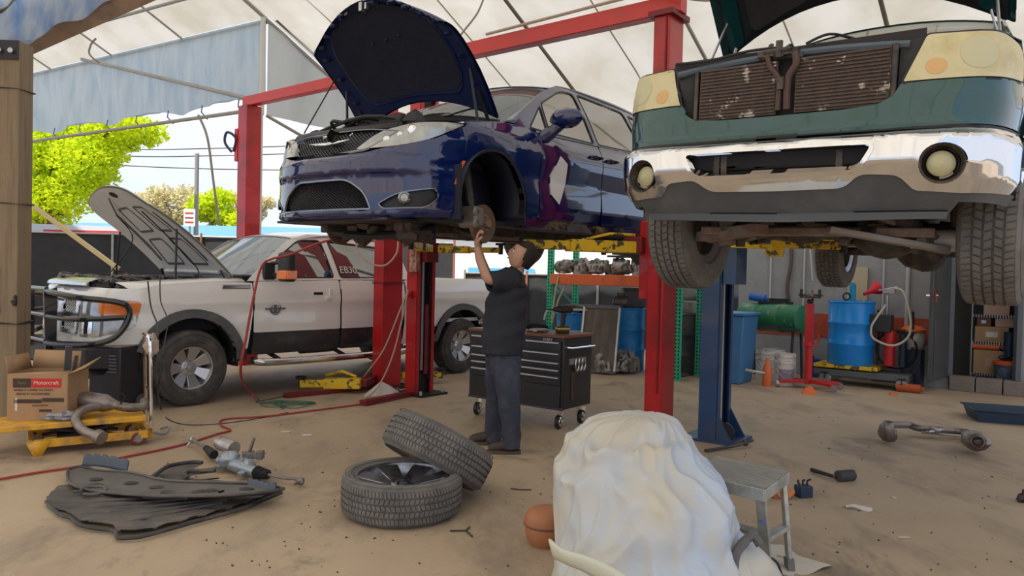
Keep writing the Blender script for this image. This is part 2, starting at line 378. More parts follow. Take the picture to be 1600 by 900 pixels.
# hanging side wall on the left and the return wall right of the corner pole
wl = MB()
zb = at(385, 166, 13.2).z
def hang(i, j):
    a = ca-14*(1-i); sc = .16*math.sin(PI*((a-ca)/2.3 % 1)) if j < .05 else 0
    wv = .05*math.sin(a*9+2.6*j)*(1-.5*j)+.06*math.sin(a*3.7+1.5*j)
    z = zb+sc+(rz_(cb)-zb)*j; return WL(a, cb-.04+wv*math.sin(PI*min(1, j+.15)), z)
wl.grid(hang, 160, 12); wo_ = struct('wall_left', wl, bluef)
greyf = fabric('pale_grey_sidewall_fabric', (.66, .68, .66), .45, (.56, .58, .57), .5, 1.5, (1, 1, .3))
wb = MB()
wb.grid(lambda i, j: W(ca+.03*math.sin(i*22), cb+4.4*i, (zb-.2)+(rz_(cb+4.4*i)-zb+.2)*j*(1 if rz_(cb+4.4*i) > zb-.2 else 0)), 30, 8)
struct('wall_back', wb, greyf)
fr = MB(); fr.tube([WL(ca-14, cb-.1, zb-.1), WL(ca, cb-.1, zb-.1)], .035, 8); obj('bottom_pipe', fr, pipe, wo_)
fr = MB(); fr.tube([W(ca, cb-.1, zb-.2), W(ca, cb-.1, cz)], .045, 8); fr.tube([W(ca, cb-.1, zb-.2), W(ca, cb-.1, 0)], .03, 8); obj('corner_pole', fr, mat('white_pipe', (.62, .62, .6), .5, .3), wo_)
a_ = at(132, 101, 16); b_ = at(385, 152, 13.0)
fr = MB(); fr.tube([WL(ca-5.6, cb-.14, rz_(cb)), WL(ca-.3, cb-.14, zb+.1)], .035, 8); obj('brace_pipe', fr, pipe, wo_)
fr = MB(); fr.tube([W(ca+.1, cb+.1, rz_(cb)), W(ca+.1, cb+4.3, zb-.3)], .035, 8); obj('brace_pipe', fr, dk, ce)
fr = MB(); fr.tube([W(ca, cb, zb-.2), W(ca, BE, zb-1.6)], .03, 8); obj('brace_pipe', fr, pipe, ce)
for k in range(14):
    a = ca-.6-k*1.02; t_ = MB(); t_.tube([WL(a, cb-.1, zb+.12), WL(a+.05, cb-.15, zb-.02), WL(a+.1, cb-.06, zb-.14)], .012, 5); obj('bungee_tie', t_, mat('tie_blue', (.12, .17, .3), .6), wo_)
# loose cords hanging from the roof
rc = mat('grey_cord', (.30, .28, .24), .8)
for nm, pts, rr, lb in (('roof_strap', [at(755, 0, 9), at(745, 22, 9), at(725, 48, 9), at(711, 66, 9)], .012, 'dark frayed cord hanging from the roof left of the long red beam'),
                        ('roof_strap', [at(310, 180, 12.3), at(324, 215, 12.2), at(333, 280, 12.2), at(342, 350, 12.2)], .02, 'long grey strap hanging down into the opening above the raised silver hood'),
                        ('roof_strap', [at(150, 60, 8), at(142, 70, 8), at(140, 85, 8), at(155, 98, 8)], .01, 'short frayed cord end hanging behind the top of the timber post')):
    c = MB(); c.tube(cat_(pts, 5), rr, 6); tag(obj(nm, c, rc), lb, 'cord')
# pale yellow plank leaning behind the truck
pl = MB(); pl.bar(at(52, 322, 10.4), at(185, 420, 10.4), .07, .05); tag(obj('leaning_pole', pl, mat('pale_yellow_pole', (.62, .5, .26), .6)), 'pale yellow pole slanting down behind the raised silver hood', 'pole')
# ---- right back wall (painted concrete, red band), door opening with blocks below
WB = 11.45                                                    # b of the wall plane
pw = G(1480, 607); wbv = pw.dot(U)
wa0 = 0
def onwall(px, py=600): v = ray(px, py); v.z = 0; k = wbv/v.dot(U); return (v*k).dot(V)
wgrey = mat('painted_grey_wall', (.34, .35, .36), .7, var=.1, vs=2, bump=.15, bs=30, dirt_or_tint=(.25, .245, .24), dsc=2.2, dth=.62)
wa0 = onwall(1150)
xd0, xd1, xe = onwall(1482), onwall(1588), onwall(1588)+3.4
H = 2.75
m_ = MB()
def wallseg(mb, a0, a1, z0, z1, th=.16, b=None):
    b = wbv if b is None else b; p, q = W(a0, b+th/2), W(a1, b+th/2); c = (p+q)/2
    mb.box((c.x, c.y, (z0+z1)/2), ((q-p).length, th, z1-z0), rz=math.atan2(V.y, V.x))
wallseg(m_, wa0, xd0, 0, H); wallseg(m_, xd0, xd1, 2.25, H); wallseg(m_, xd1, xe, 0, H)
wr = struct('wall_right', m_, wgrey)
rb = mat('red_band_paint', (.50, .075, .035), .6, var=.2, vs=3, dirt_or_tint=(.3, .22, .18), dsc=4, dth=.66)
zs0, zs1 = at(1180, 533, pw.y).z, at(1180, 493, pw.y).z
s_ = MB(); wallseg(s_, wa0, xd0-.02, zs0, zs1, .012, wbv-.012); obj('red_band', s_, rb, wr)
for px in (1252, 1376, 1414, 1200):
    a = onwall(px); s_ = MB(); s_.cyl(W(a, wbv-.03, .9 if px != 1414 else 0), W(a, wbv-.03, H), .016 if px != 1414 else .03, 8); obj('conduit', s_, mat('conduit', (.55, .56, .56), .4), wr)
# shallow room behind the opening
rm = MB()
wallseg(rm, xd0-.8, xd1+.6, 0, H, .06, wbv+1.5)
for a in (xd0-.8, xd1+.6): c = W(a, wbv+.85); rm.box((c.x, c.y, H/2), (.06, 1.4, H), rz=math.atan2(V.y, V.x))
c = W((xd0+xd1)/2, wbv+.8); rm.box((c.x, c.y, H), (xd1-xd0+1.6, 1.6, .08), rz=math.atan2(V.y, V.x))
struct('wall_storeroom', rm, mat('storeroom_wall', (.30, .31, .30), .7, var=.1))
fm = MB()
for a in (xd0, xd1): fm.bar(W(a, wbv-.03, .2), W(a, wbv-.03, 2.25), .07, .07)
fm.bar(W(xd0, wbv-.03, 2.25), W(xd1, wbv-.03, 2.25), .07, .07)
dfr = struct('trim_3', fm, mat('dark_frame', (.10, .11, .13), .5))
blk = mat('concrete_block', (.24, .20, .17), .9, var=.2, bump=.5, bs=30)
bmesh_ = None
for k in range(5):
    a = xd0+.02+k*.32; q = MB(); p0, p1 = W(a+.005, wbv-.02), W(a+.31, wbv-.02); c = (p0+p1)/2
    q.box((c.x, c.y, .10), (.305, .25, .195), rz=math.atan2(V.y, V.x))
    if bmesh_ is None: bmesh_ = meshdata('block', q, blk)
    if a+.3 < xe: obj('block', q, blk, wr, bev=.006)
# open dark door leaf
dt = thing('cabinet_door', 'dark grey steel door leaf swung open beside the lit storeroom opening', 'door', W(xd0-.02, wbv-.06), math.atan2(-U.y, -U.x)-.10)
d = MB(); d.box((.45, 0, 1.22), (.9, .045, 2.1)); obj('door_leaf', d, mat('charcoal_steel', (.085, .09, .095), .45, .2, var=.2), dt, bev=.006)
for k in range(2):
    d = MB(); d.box((.45, .028, .62+k*1.1), (.7, .012, .8)); obj('door_panel', d, MATS['charcoal_steel'], dt, bev=.005)
d = MB(); d.box((.86, .03, 1.33), (.07, .05, .16)); d.cyl((.86, -.07, 1.33), (.86, .08, 1.33), .022); d.cyl((.78, .08, 1.33), (.94, .08, 1.33), .013); obj('door_handle', d, chrome, dt, 'chrome lever lock')
# ---- fence screen, building and trees beyond
scr = mat('black_screen_mesh', (.035, .037, .04), .85, var=.3, vs=4, bump=.4, bs=12)
def fence(a, b, n, h, lb):
    t = thing('screen_fence', lb, 'fence'); a = Vector(a); b = Vector(b)
    q = MB(); q.grid(lambda i, j: (a.x+(b.x-a.x)*i, a.y+(b.y-a.y)*i+.04*math.sin(i*60)*math.sin(j*3), h*j), 80, 4); obj('screen', q, scr, t)
    for k in range(n+1):
        p = a.lerp(b, k/n); q = MB(); q.cyl((p.x, p.y-.06, 0), (p.x, p.y-.06, h+.08), .03, 8); obj('post', q, mat('rusty_post', (.30, .12, .07), .7) if k % 3 == 1 else pipe, t)
    q = MB(); q.cyl((a.x, a.y-.05, h), (b.x, b.y-.05, h), .022, 8); obj('top_rail', q, pipe, t); return t
fence((-16, 17.5, 0), (-1.5, 19.0, 0), 7, 2.25, 'black screened fence seen left of and under the raised silver hood')
f0, f1 = W(wa0-7.6, wbv+1.6), W(wa0+.1, wbv+1.6); fence(f0, f1, 4, 1.5, 'black mesh screen hung behind the engine parts rack')
bw = mat('corrugated_white', (.60, .63, .66), .5, var=.08, vs=2); bb = mat('blue_metal_roof', (.10, .30, .55), .4, var=.15, vs=2)
t = thing('metal_building', 'long low metal building with blue roof beyond the fence', 'building', (0, 0, 0))
q = MB()
q.prism([(-30, 0), (-4.5, 0), (-4.5, 2.6), (-30, 2.6)], -.1, .1, MX((0, 30, 0), (PI/2, 0, 0)) )
obj('wall', q, bw, t)
for k in range(60):
    x = -30+k*.43; q = MB(); q.box((x, 29.86, 1.3), (.09, .06, 2.6))
    obj('rib', q, bw, t)
q = MB(); q.add([(-30, 29.6, 2.55), (-4.3, 29.6, 2.55), (-4.3, 33, 3.35), (-30, 33, 3.35), (-30, 29.6, 2.45), (-4.3, 29.6, 2.45)], [(0, 1, 2, 3), (4, 5, 1, 0)]); obj('roof', q, bb, t)
q = MB(); q.box((-20.5, 29.75, 1.9), (4.5, .1, .7)); obj('window_band', q, mat('dark_glass', (.03, .05, .08), .1), t)
t = thing('parked_van', 'white panel van with a red stripe parked beyond the fence', 'van', (-12.3, 21.3, 0))
q = MB(); q.prism(rp([(-2.6, .5), (2.2, .5), (2.6, .9), (2.5, 1.5), (1.9, 2.55), (-2.5, 2.6)], .15), -.95, .95, RX(PI/2)); obj('body', q, mat('white_van_paint', (.62, .66, .72), .25, coat=.5), t)
q = MB(); q.box((.1, -.98, 2.02), (4.4, .02, .4)); obj('side_window', q, mat('dark_glass', (.03, .05, .08), .1), t)
q = MB(); q.box((.8, -.98, 2.38), (2.8, .02, .1)); obj('stripe', q, mat('stripe_red', (.6, .06, .06), .4), t)
for x in (-1.6, 1.7): q = MB(); q.lathe([(0, 0), (.36, 0), (.36, .22), (0, .22)], 20, MX((x, -.8, .36), (PI/2, 0, 0))); obj('wheel', q, rubber, t)
q = at(296, 340, 19.6); t = thing('yard_sign', 'small white notice sign with red lettering above the fence', 'sign', (q.x, q.y, 0))
s = MB(); s.cyl((0, .03, 0), (0, .03, 2.9), .03, 6); obj('post', s, pipe, t)
s = MB(); s.box((0, 0, q.z), (.30, .03, .46)); obj('sign_board', s, mat('sign_white', (.8, .8, .78), .5), t)
for k in range(3): s = MB(); s.box((0, -.02, q.z+.12-.12*k), (.22, .012, .035)); obj('sign_line', s, MATS['stripe_red'], t)
q = at(308, 240, 26); t = thing('utility_pole', 'thin grey utility pole rising behind the fence', 'pole', (q.x, q.y, 0)); s = MB(); s.cyl((0, 0, 0), (0, 0, q.z), .09, 10, .07); obj('pole', s, mat('pole_grey', (.25, .25, .25), .8), t)
for k, (y0, y1) in enumerate(((232, 228), (243, 240), (258, 266))):
    s = MB(); s.tube(cat_([at(40, y0-10, 30), at(200, y0+1, 27), at(330, (y0+y1)/2+2, 26), at(460, y1, 26)], 5), .018, 5)
    tag(obj('power_line', s, black), ('topmost', 'middle', 'lowest')[k]+' of the three thin power lines crossing the sky', 'wire')
def leafmat(name, c): return mat(name, c, .6, var=.35, vs=.7, trans=0)
def tree(px, Y, base_r, centers, lab, lm, nl, ls, seed, tr=.2):
    r = random.Random(seed); g = at(px, 400, Y); t = thing('tree', lab, 'tree', (g.x, g.y, 0))
    tk = MB(); top = sum((c[2] for c in centers), 0)/len(centers)
    tk.tube([(0, 0, 0), (.1, 0, top*.4), (0, .1, top*.8)], [tr, tr*.8, tr*.5], 8)
    for c in centers[:9]: tk.tube(cat_([(0, 0, top*.45), (c[0]*.5, c[1]*.5, top*.5+(c[2]-top*.5)*.6), (c[0], c[1], c[2])], 4), [tr*.4*(1-.08*i) for i in range(9)], 6)
    obj('trunk', tk, mat('bark', (.16, .12, .09), .9, var=.3, bump=.5), t)
    lf = MB(); tot = sum(c[3]**2 for c in centers)
    for c in centers:
        for _ in range(int(nl*c[3]**2/tot)):
            d = Vector((r.gauss(0, 1), r.gauss(0, 1), r.gauss(0, 1))).normalized()*c[3]*r.random()**.4
            p = Vector(c[:3])+Vector((d.x, d.y, d.z*.75)); a = Vector((r.gauss(0, 1), r.gauss(0, 1), r.gauss(0, 1))).normalized(); b = a.orthogonal().normalized(); s_ = ls*r.uniform(.6, 1.3)
            lf.add([p-a*s_, p-b*s_*.5, p+a*s_, p+b*s_*.5], [(0, 1, 2, 3)])
    obj('foliage', lf, lm, t, ang=0, stuff=True); return t
lg = fabric('spring_leaves', (.72, .80, .03), .55, (.50, .66, .03), 0, 1.5); lo = fabric('pale_orange_leaves', (.70, .60, .36), .4, (.62, .60, .3), 0, 1.5)
r_ = random.Random(3); Yt = 24
cs = []
for (px, py, rr) in ((60, 230, 1.0), (100, 200, 1.1), (150, 215, 1.0), (200, 205, .85), (235, 208, .55), (180, 195, .8), (130, 250, .95), (80, 280, 1.1), (60, 310, 1.0), (120, 300, .9), (30, 250, 1.3), (20, 320, 1.2), (90, 330, .7), (150, 275, .7), (20, 200, 1.0), (170, 240, .6)):
    p = at(px, py, Yt+r_.uniform(-1, 1)); cs.append((p.x-at(60, 400, Yt).x, p.y-Yt, p.z, rr*1.07))
tree(60, Yt, 1, cs, 'big tree with bright yellow-green spring leaves behind the timber post', lg, 24000, .08, 5, .32)
def lowtree(px, py, Y, rr, lab, lm, seed, nl=2500, ls=.2):
    r = random.Random(seed); top = at(px, py, Y).z; cs = [(r.uniform(-rr, rr), r.uniform(-rr*.4, rr*.4), top-rr*.45-r.uniform(0, rr*1.1), rr*.5) for _ in range(9)]+[(0, 0, top-rr*.5, rr*.6)]
    return tree(px, Y, 1, cs, lab, lm, nl, ls, seed)
lowtree(285, 285, 60, 2.4, 'distant tree with pale orange-brown crown left of the utility pole', lo, 11)
lowtree(345, 291, 58, 2.0, 'distant round bright green tree right of the utility pole', lg, 12)
lowtree(222, 298, 74, 1.6, 'distant low pale tree at the left end of the far tree line', lo, 13)
lowtree(392, 296, 72, 1.8, 'distant pale tree half hidden by the left red lift column', lo, 14)
# far white sheds seen below the raised minivan
t = thing('white_shed', 'bright white shed beyond the yard seen under the raised minivan', 'building', (.8, 27, 0)); q = MB(); q.box((0, 0, 1.6), (11, .3, 3.2)); obj('wall', q, mat('bright_white_wall', (.78, .80, .84), .6, var=.05), t)
q = MB(); q.box((0, -.1, 3.25), (11.4, 1, .14)); obj('roof', q, bb, t); q = MB(); q.box((-1.2, -.2, .95), (2.4, .1, 1.5)); obj('blue_panel', q, mat('sky_blue_panel', (.12, .42, .72), .5), t)
# ---- timber post, beam, tarp top left
wood = mat('weathered_timber', (.27, .20, .125), .8, var=.25, vs=4, bump=.3, bs=20, stretch=(14, 14, .7), dirt_or_tint=(.16, .12, .085), dsc=1.5, dth=.6)
woodh = mat('weathered_timber_beam', (.25, .16, .10), .8, var=.3, vs=4, bump=.3, bs=20, dirt_or_tint=(.13, .09, .06), dsc=3, dth=.6)
PY = 5.9; pb = G(22, 668); pt = at(26, 68, pb.y); ph = pt.z; PW = .215
t = thing('timber_post', 'thick square weathered timber post at the left edge', 'post', (pb.x-.03, pb.y, 0), math.radians(3))
q = MB(); q.box((0, 0, ph/2), (PW, PW, ph)); obj('post', q, wood, t, bev=.008)
q = MB(); q.box((0, -PW/2-.006, ph-.09), (PW*.98, .012, .17)); obj('bracket', q, mat('black_bracket', (.04, .04, .045), .4, .6), t, 'black steel bracket plate with two bolts')
for x in (-.05, .05): q = MB(); q.cyl((x, -PW/2-.012, ph-.1), (x, -PW/2-.04, ph-.1), .025, 6); obj('bolt', q, steel, t)
for z in (ph-.42, at(22, 318, pb.y).z, at(22, 503, pb.y).z):
    q = MB(); h_ = PW/2+.008; q.tube([(-h_, -h_, z), (h_, -h_, z-.01), (h_, h_, z), (-h_, h_, z)], .008 if z > 1.4 else .014, 6, closed=True); obj('wire_band', q, black, t)
q = MB(); q.tube(cat_([(.09, -.115, 1.18), (.11, -.13, 1.2), (.105, -.125, 1.12), (.07, -.12, 1.16)], 4), .012, 6); q.tube(cat_([(-.05, -.115, 1.45), (-.06, -.13, 1.3), (-.04, -.12, 1.05)], 4), .008, 6); obj('wire_end', q, black, t)
bq = MB(); bq.bar(at(-60, 105, 7.1), at(240, -22, 8.7), .13, .28); tag(obj('roof_beam', bq, woodh, bev=.008), 'brown timber beam slanting up from the top of the square post', 'beam')
tp = fabric('blue_white_tarp', (.66, .74, .84), .35, (.30, .48, .80), .8, 3, (1, 2.5, 1)); tg = fabric('olive_tarp', (.20, .20, .12), .2, (.11, .12, .08), .8, 3)
q = MB()
A0, B0 = at(-60, 70, 6.5), at(170, -34, 8.1)
def roll(i, j):
    p = A0.lerp(B0, i); g = 2*PI*j; rr = .20+.03*math.sin(i*17+3*math.sin(g))+.02*math.sin(5*g+i*9)
    return (p.x, p.y+rr*math.sin(g), p.z+rr*1.1*math.cos(g))
q.grid(roll, 40, 20); tag(obj('rolled_tarp', q, tp), 'blue and white tarp rolled up above the square timber post', 'tarp')
q = MB(); q.grid(lambda i, j: tuple(at(-60, 40, 5.2).lerp(at(120, -60, 6.4), i)+Vector((0, .5*j, .35*j+.05*math.sin(i*14+j*6)))), 20, 10); tag(obj('olive_tarp', q, tg, sol=.01), 'dark olive tarp lying over the rolled blue tarp at the top corner', 'tarp')
q = MB(); q.tube(cat_([A0+Vector((.35, -.2, .16)), A0+Vector((.42, -.22, -.02)), A0+Vector((.30, -.16, -.2))], 5), .02, 6); q.blob(A0+Vector((.40, -.22, 0)), .045, 8); tag(obj('tie_strap', q, black), 'black tie strap knotted round the rolled blue tarp', 'strap')
# ================================================================ VEHICLES
def paint(name, col, metal=.25, rough=.22, **k): return mat(name, col, rough, metal, coat=1, **k)
glass = mat('tinted_glass', (.02, .022, .025), .02, 0, ior=2.1, coat=1, spec=.9)
wglass = mat('windshield_glass', (.35, .42, .42), .02, 0, ior=1.9, coat=.6, alpha=.42, spec=.9)
lens = mat('clear_lens', (.36, .37, .36), .12, .4, coat=1, var=.4, vs=14)
amber = mat('amber_lens', (.9, .22, .03), .2, coat=1)
gchrome = mat('dark_chrome', (.30, .31, .33), .12, 1)
def pip(p, poly):
    x, y = p; c = False
    for i in range(len(poly)):
        a = poly[i-1]; b = poly[i]
        if (a[1] > y) != (b[1] > y) and x < (b[0]-a[0])*(y-a[1])/(b[1]-a[1])+a[0]: c = not c
    return c
def strip(name, A, B, m, parent, n=1, label=None, mirror=False, bulge=0):
    A = [Vector(a) for a in A]; B = [Vector(b) for b in B]; mb = MB()
    N = len(A)-1
    def fn(i, j):
        k = int(round(i*N)); p = A[k].lerp(B[k], j); p = p+Vector((0, 0, bulge*math.sin(PI*j))); return (p.x, -p.y if mirror else p.y, p.z)
    mb.grid(fn, N, max(1, n), flip=mirror); return obj(name, mb, m, parent, label, sol=.006)
def meshfill(P, poly, pitch, r, mode='diamond', off=0.0, n=10):
    mb = MB(); xs = [p[0] for p in poly]; ys = [p[1] for p in poly]; x0, x1, y0, y1 = min(xs), max(xs), min(ys), max(ys)
    def run(fn, N):
        cur = []
        for k in range(N+1):
            q = fn(k/N)
            if pip(q, poly): cur.append(P(*q))
            else:
                if len(cur) > 1: mb.tube(cur, r, 4, cap=False)
                cur = []
        if len(cur) > 1: mb.tube(cur, r, 4, cap=False)
    if mode == 'diamond':
        h = y1-y0; k = x0-h
        while k < x1+h:
            run(lambda t: (k+h*1.6*t, y0+h*t), n); run(lambda t: (k+h*1.6*(1-t), y0+h*t), n); k += pitch
    else:
        y = y0+pitch/2; c = 0
        while y < y1:
            run(lambda t: (x0+(x1-x0)*t, y), 60); y += pitch
    return mb
def ring(poly, w_):                                  # outline pushed inward by w_ (approx., about the centroid per vertex normal)
    N = len(poly); a = sum(poly[i-1][0]*poly[i][1]-poly[i][0]*poly[i-1][1] for i in range(N)); s = 1 if a > 0 else -1; out = []
    for i in range(N):
        d = Vector(poly[(i+1) % N])-Vector(poly[i-1]); 
        if d.length < 1e-9: d = Vector((1, 0))
        d.normalize(); nrm = Vector((-d.y, d.x))*s; out.append((poly[i][0]+nrm.x*w_, poly[i][1]+nrm.y*w_))
    return out
def make_wheel(name, parent, loc, R, w_, rimr, spokes, rimmat, side=1, treadn=60, steer=0, hubr=.06, tyremat=None, rows=5, lugs=6, sp_w=.07, deep=.5, bad=False, rot=None, top=False, lab=None, cat=None):
    """wheel around local z axis = axle, z up = outer face"""
    tyremat = tyremat or rubber
    if top: root = thing(name, lab, cat, loc, rot=rot)
    tw = w_/2; sh = .012
    prof = [(rimr, -tw*.86), (rimr+.012, -tw*.96), (rimr+(R-rimr)*.5, -tw*1.06), (R-.028, -tw*.93), (R-sh, -tw*.84)]
    g = .006
    nr = rows; ww = 2*tw*.80/nr
    for k in range(nr):
        z0 = -tw*.80+k*ww; prof += [(R-sh, z0+g*.3), (R-sh+.002, z0+ww/2), (R-sh, z0+ww-g*.3)]
    prof += [(R-sh, tw*.84), (R-.028, tw*.93), (rimr+(R-rimr)*.5, tw*1.06), (rimr+.012, tw*.96), (rimr, tw*.86)]
    mb = MB(); mb.lathe(prof, 56)
    for rr, zz in ((rimr+(R-rimr)*.30, tw*1.03), (rimr+(R-rimr)*.72, tw*1.03)): mb.lathe([(rr-.004, zz), (rr, zz+.004), (rr+.004, zz)], 56)
    o = obj('tyre' if top else 'wheel', mb, tyremat, root if top else parent)
    if not top: o.location = loc; o.rotation_euler = rot if rot else (-PI/2*side, 0, steer)
    P_ = root if top else o
    tb = MB()
    for k in range(nr):
        z0 = -tw*.80+k*ww+g; z1 = z0+ww-2*g; edge = k in (0, nr-1); n = treadn if not edge else int(treadn*1.25)
        for i in range(n):
            a0 = 2*PI*(i+(.5 if k % 2 else 0))/n; a1 = a0+2*PI/n*(.80 if not edge else .76); sk = .25*2*PI/n*(1 if k % 2 else -1)
            rr0 = R-sh-.002; r1 = R; 
            if k == 0: z0_ = z0-tw*.05
            else: z0_ = z0
            z1_ = z1+tw*.05 if k == nr-1 else z1
            def q(a, r_, z): return (r_*math.cos(a), r_*math.sin(a), z)
            rz0 = r1-.006 if k == 0 else r1; rz1 = r1-.006 if k == nr-1 else r1
            tb.add([q(a0, rr0, z0_), q(a1, rr0, z0_), q(a1+sk, rr0, z1_), q(a0+sk, rr0, z1_), q(a0, rz0, z0_), q(a1, rz0, z0_), q(a1+sk, rz1, z1_), q(a0+sk, rz1, z1_)],
                   [(4, 5, 6, 7), (0, 1, 5, 4), (1, 2, 6, 5), (2, 3, 7, 6), (3, 0, 4, 7)])
    obj('tread', tb, tyremat, P_, ang=0, stuff=True)
    rm = MB(); rm.lathe([(rimr, tw*.86), (rimr-.004, tw*.92), (rimr-.016, tw*.9), (rimr-.022, tw*.6), (rimr-.05, -tw*.1), (rimr-.045, -tw*.7), (rimr, -tw*.86)], 40)
    rim = obj('rim', rm, rimmat, P_)
    sp = MB(); zf = tw*deep
    for i in range(spokes):
        a = 2*PI*i/spokes; M = RZ(a)
        sp.add([(hubr*.9, -sp_w*.42, zf-.02), (rimr-.02, -sp_w*.75, zf+.03), (rimr-.02, sp_w*.75, zf+.03), (hubr*.9, sp_w*.42, zf-.02),
                (hubr*.9, -sp_w*.5, zf-.06), (rimr-.02, -sp_w*.85, zf-.03), (rimr-.02, sp_w*.85, zf-.03), (hubr*.9, sp_w*.5, zf-.06)],
               [(0, 1, 2, 3), (7, 6, 5, 4), (0, 4, 5, 1), (1, 5, 6, 2), (2, 6, 7, 3), (3, 7, 4, 0)], M)
    sp.lathe([(0, zf-.0), (hubr*.5, zf), (hubr, zf-.015), (hubr+.01, zf-.08)], 24)
    obj('spokes', sp, rimmat, P_, bev=.004)
    hb = MB(); hb.lathe([(0, zf+.02), (hubr*.42, zf+.018), (hubr*.5, zf-.002)], 20)
    for i in range(lugs): a = 2*PI*i/lugs+.3; hb.cyl((hubr*.78*math.cos(a), hubr*.78*math.sin(a), zf-.02), (hubr*.78*math.cos(a), hubr*.78*math.sin(a), zf+.008), .009, 6)
    obj('hub_cap', hb, steel if not top else black, P_)
    if not top:
        dk_ = MB(); dk_.lathe([(0, -.02), (rimr-.05, -.02), (rimr-.05, -.035), (0, -.035)], 28); obj('brake_disc', dk_, grease, P_)
    return root if top else o
def seats(parent, xs, z, w_=.5, m=None):
    for x in xs:
        for s in (-1, 1):
            q = MB(); q.box((x, s*.38, z+.12), (.5, w_, .22)); q.box((x-.3, s*.38, z+.5), (.16, w_, .68), rot=(0, -.2, 0)); q.box((x-.38, s*.38, z+.93), (.1, .26, .2)); obj('car_seat', q, m or mat('dark_seat_cloth', (.05, .05, .055), .9), parent, bev=.04)
def underbody(parent, x0, x1, hw, z, seed, extra=True):
    r = random.Random(seed); q = MB(); q.box(((x0+x1)/2, 0, z+.03), (x1-x0, hw*2, .04)); obj('floor_pan', q, mat('underbody_black', (.03, .032, .038), .55, .2, var=.4, bump=.2), parent)
    for s in (-1, 1):
        q = MB(); q.bar((x0, s*hw*.55, z-.02), (x1, s*hw*.55, z-.02), .09, .09); obj('frame_rail', q, grease, parent, bev=.01)
    q = MB(); q.tube(cat_([(x1-.3, .1, z-.02), (x1-1.2, .15, z-.05), (0-1.6, .12, z-.04), (x0+.9, .2, z-.03), (x0+.1, .5, z-.02)], 6), .03, 8); q.tube([(-1.9, .12, z-.05), (-2.4, .12, z-.05)], .09, 12); obj('exhaust_pipe', q, rustm, parent)
    q = MB()
    for k in range(26): q.blob((r.uniform(-.5, .55), r.uniform(-.5, .5), z+r.uniform(-.05, .06)), r.uniform(.04, .12), 8, .3, k)
    obj('engine_underside', q, grease, parent, stuff=True)
def brake(parent, y, s, z, steer=0):
    e = MB(); M = Matrix.Translation((0, s*y, z)) @ RX(-PI/2*s) 
    e.lathe([(0, .02), (.155, .02), (.16, .012), (.16, -.008), (.07, -.008)], 40, M); ro = obj('brake_rotor', e, mat('worn_rotor', (.22, .16, .13), .4, .7, var=.3, vs=18, dirt_or_tint=(.30, .15, .08), dsc=8, dth=.56), parent)
    e = MB(); e.lathe([(0, .075), (.03, .075), (.034, .04), (.075, .036), (.082, .02)], 24, M)
    for k in range(5): a = 2*PI*k/5; e.cyl(M @ Vector((.055*math.cos(a), .055*math.sin(a), .03)), M @ Vector((.055*math.cos(a), .055*math.sin(a), .075)), .007, 6)
    obj('hub', e, rustm, ro)
    e = MB(); e.box((.13, s*(y-.01), z+.05), (.07, .12, .17)); e.cyl((.14, s*(y-.11), z+.09), (.14, s*(y+.06), z+.09), .04, 12); e.cyl((.14, s*(y-.11), z), (.14, s*(y+.06), z), .04, 12); e.box((.10, s*(y+.045), z+.05), (.10, .03, .15)); obj('brake_caliper', e, mat('dull_caliper', (.24, .22, .20), .5, .5, var=.3), parent, bev=.012)
    e = MB(); e.tube([(0, s*(y-.10), z+.05), (0, s*(y-.2), z+.5)], [.03, .05], 10); e.tube(cat_([(.0, s*(y-.05), z-.02), (.05, s*.55, z+.02), (.15, s*.35, z+.12)], 4), .028, 8); e.tube([(.0, s*(y-.05), z-.1), (-.1, s*.4, z+.02)], .035, 8); obj('suspension_arm', e, grease, parent)
def hoodset(parent, st, hx, hz, ang, om, im, padm, spec):
    """bonnet built closed then swung up about the hinge line; st = loft stations"""
    T = Matrix.Translation((hx, 0, hz)) @ RY(-ang) @ Matrix.Translation((-hx, 0, -hz))
    S = cat_([(a[0], a[1], a[2]) for a in st], 12); D = cat_([(a[3], a[4], 0) for a in st], 12); N = len(S)-1
    def P(v, u):                                     # v -1..1 across, u 0..1 along
        f = max(0, min(.9999, u))*N; k = int(f); t = f-k; p = S[k].lerp(S[k+1], t); d = D[k].lerp(D[k+1], t)
        return T @ Vector((p.x-d.x*v*v, v*p.z, p.y-d.y*abs(v)**2.6))
    ol = rp([(-1, 0), (1, 0), (1, 1, .34), (-1, 1, .34)], .03, 8)
    h = panel('bonnet', ol, P, om, parent, step=.1, th=-.012)
    return h, P, T
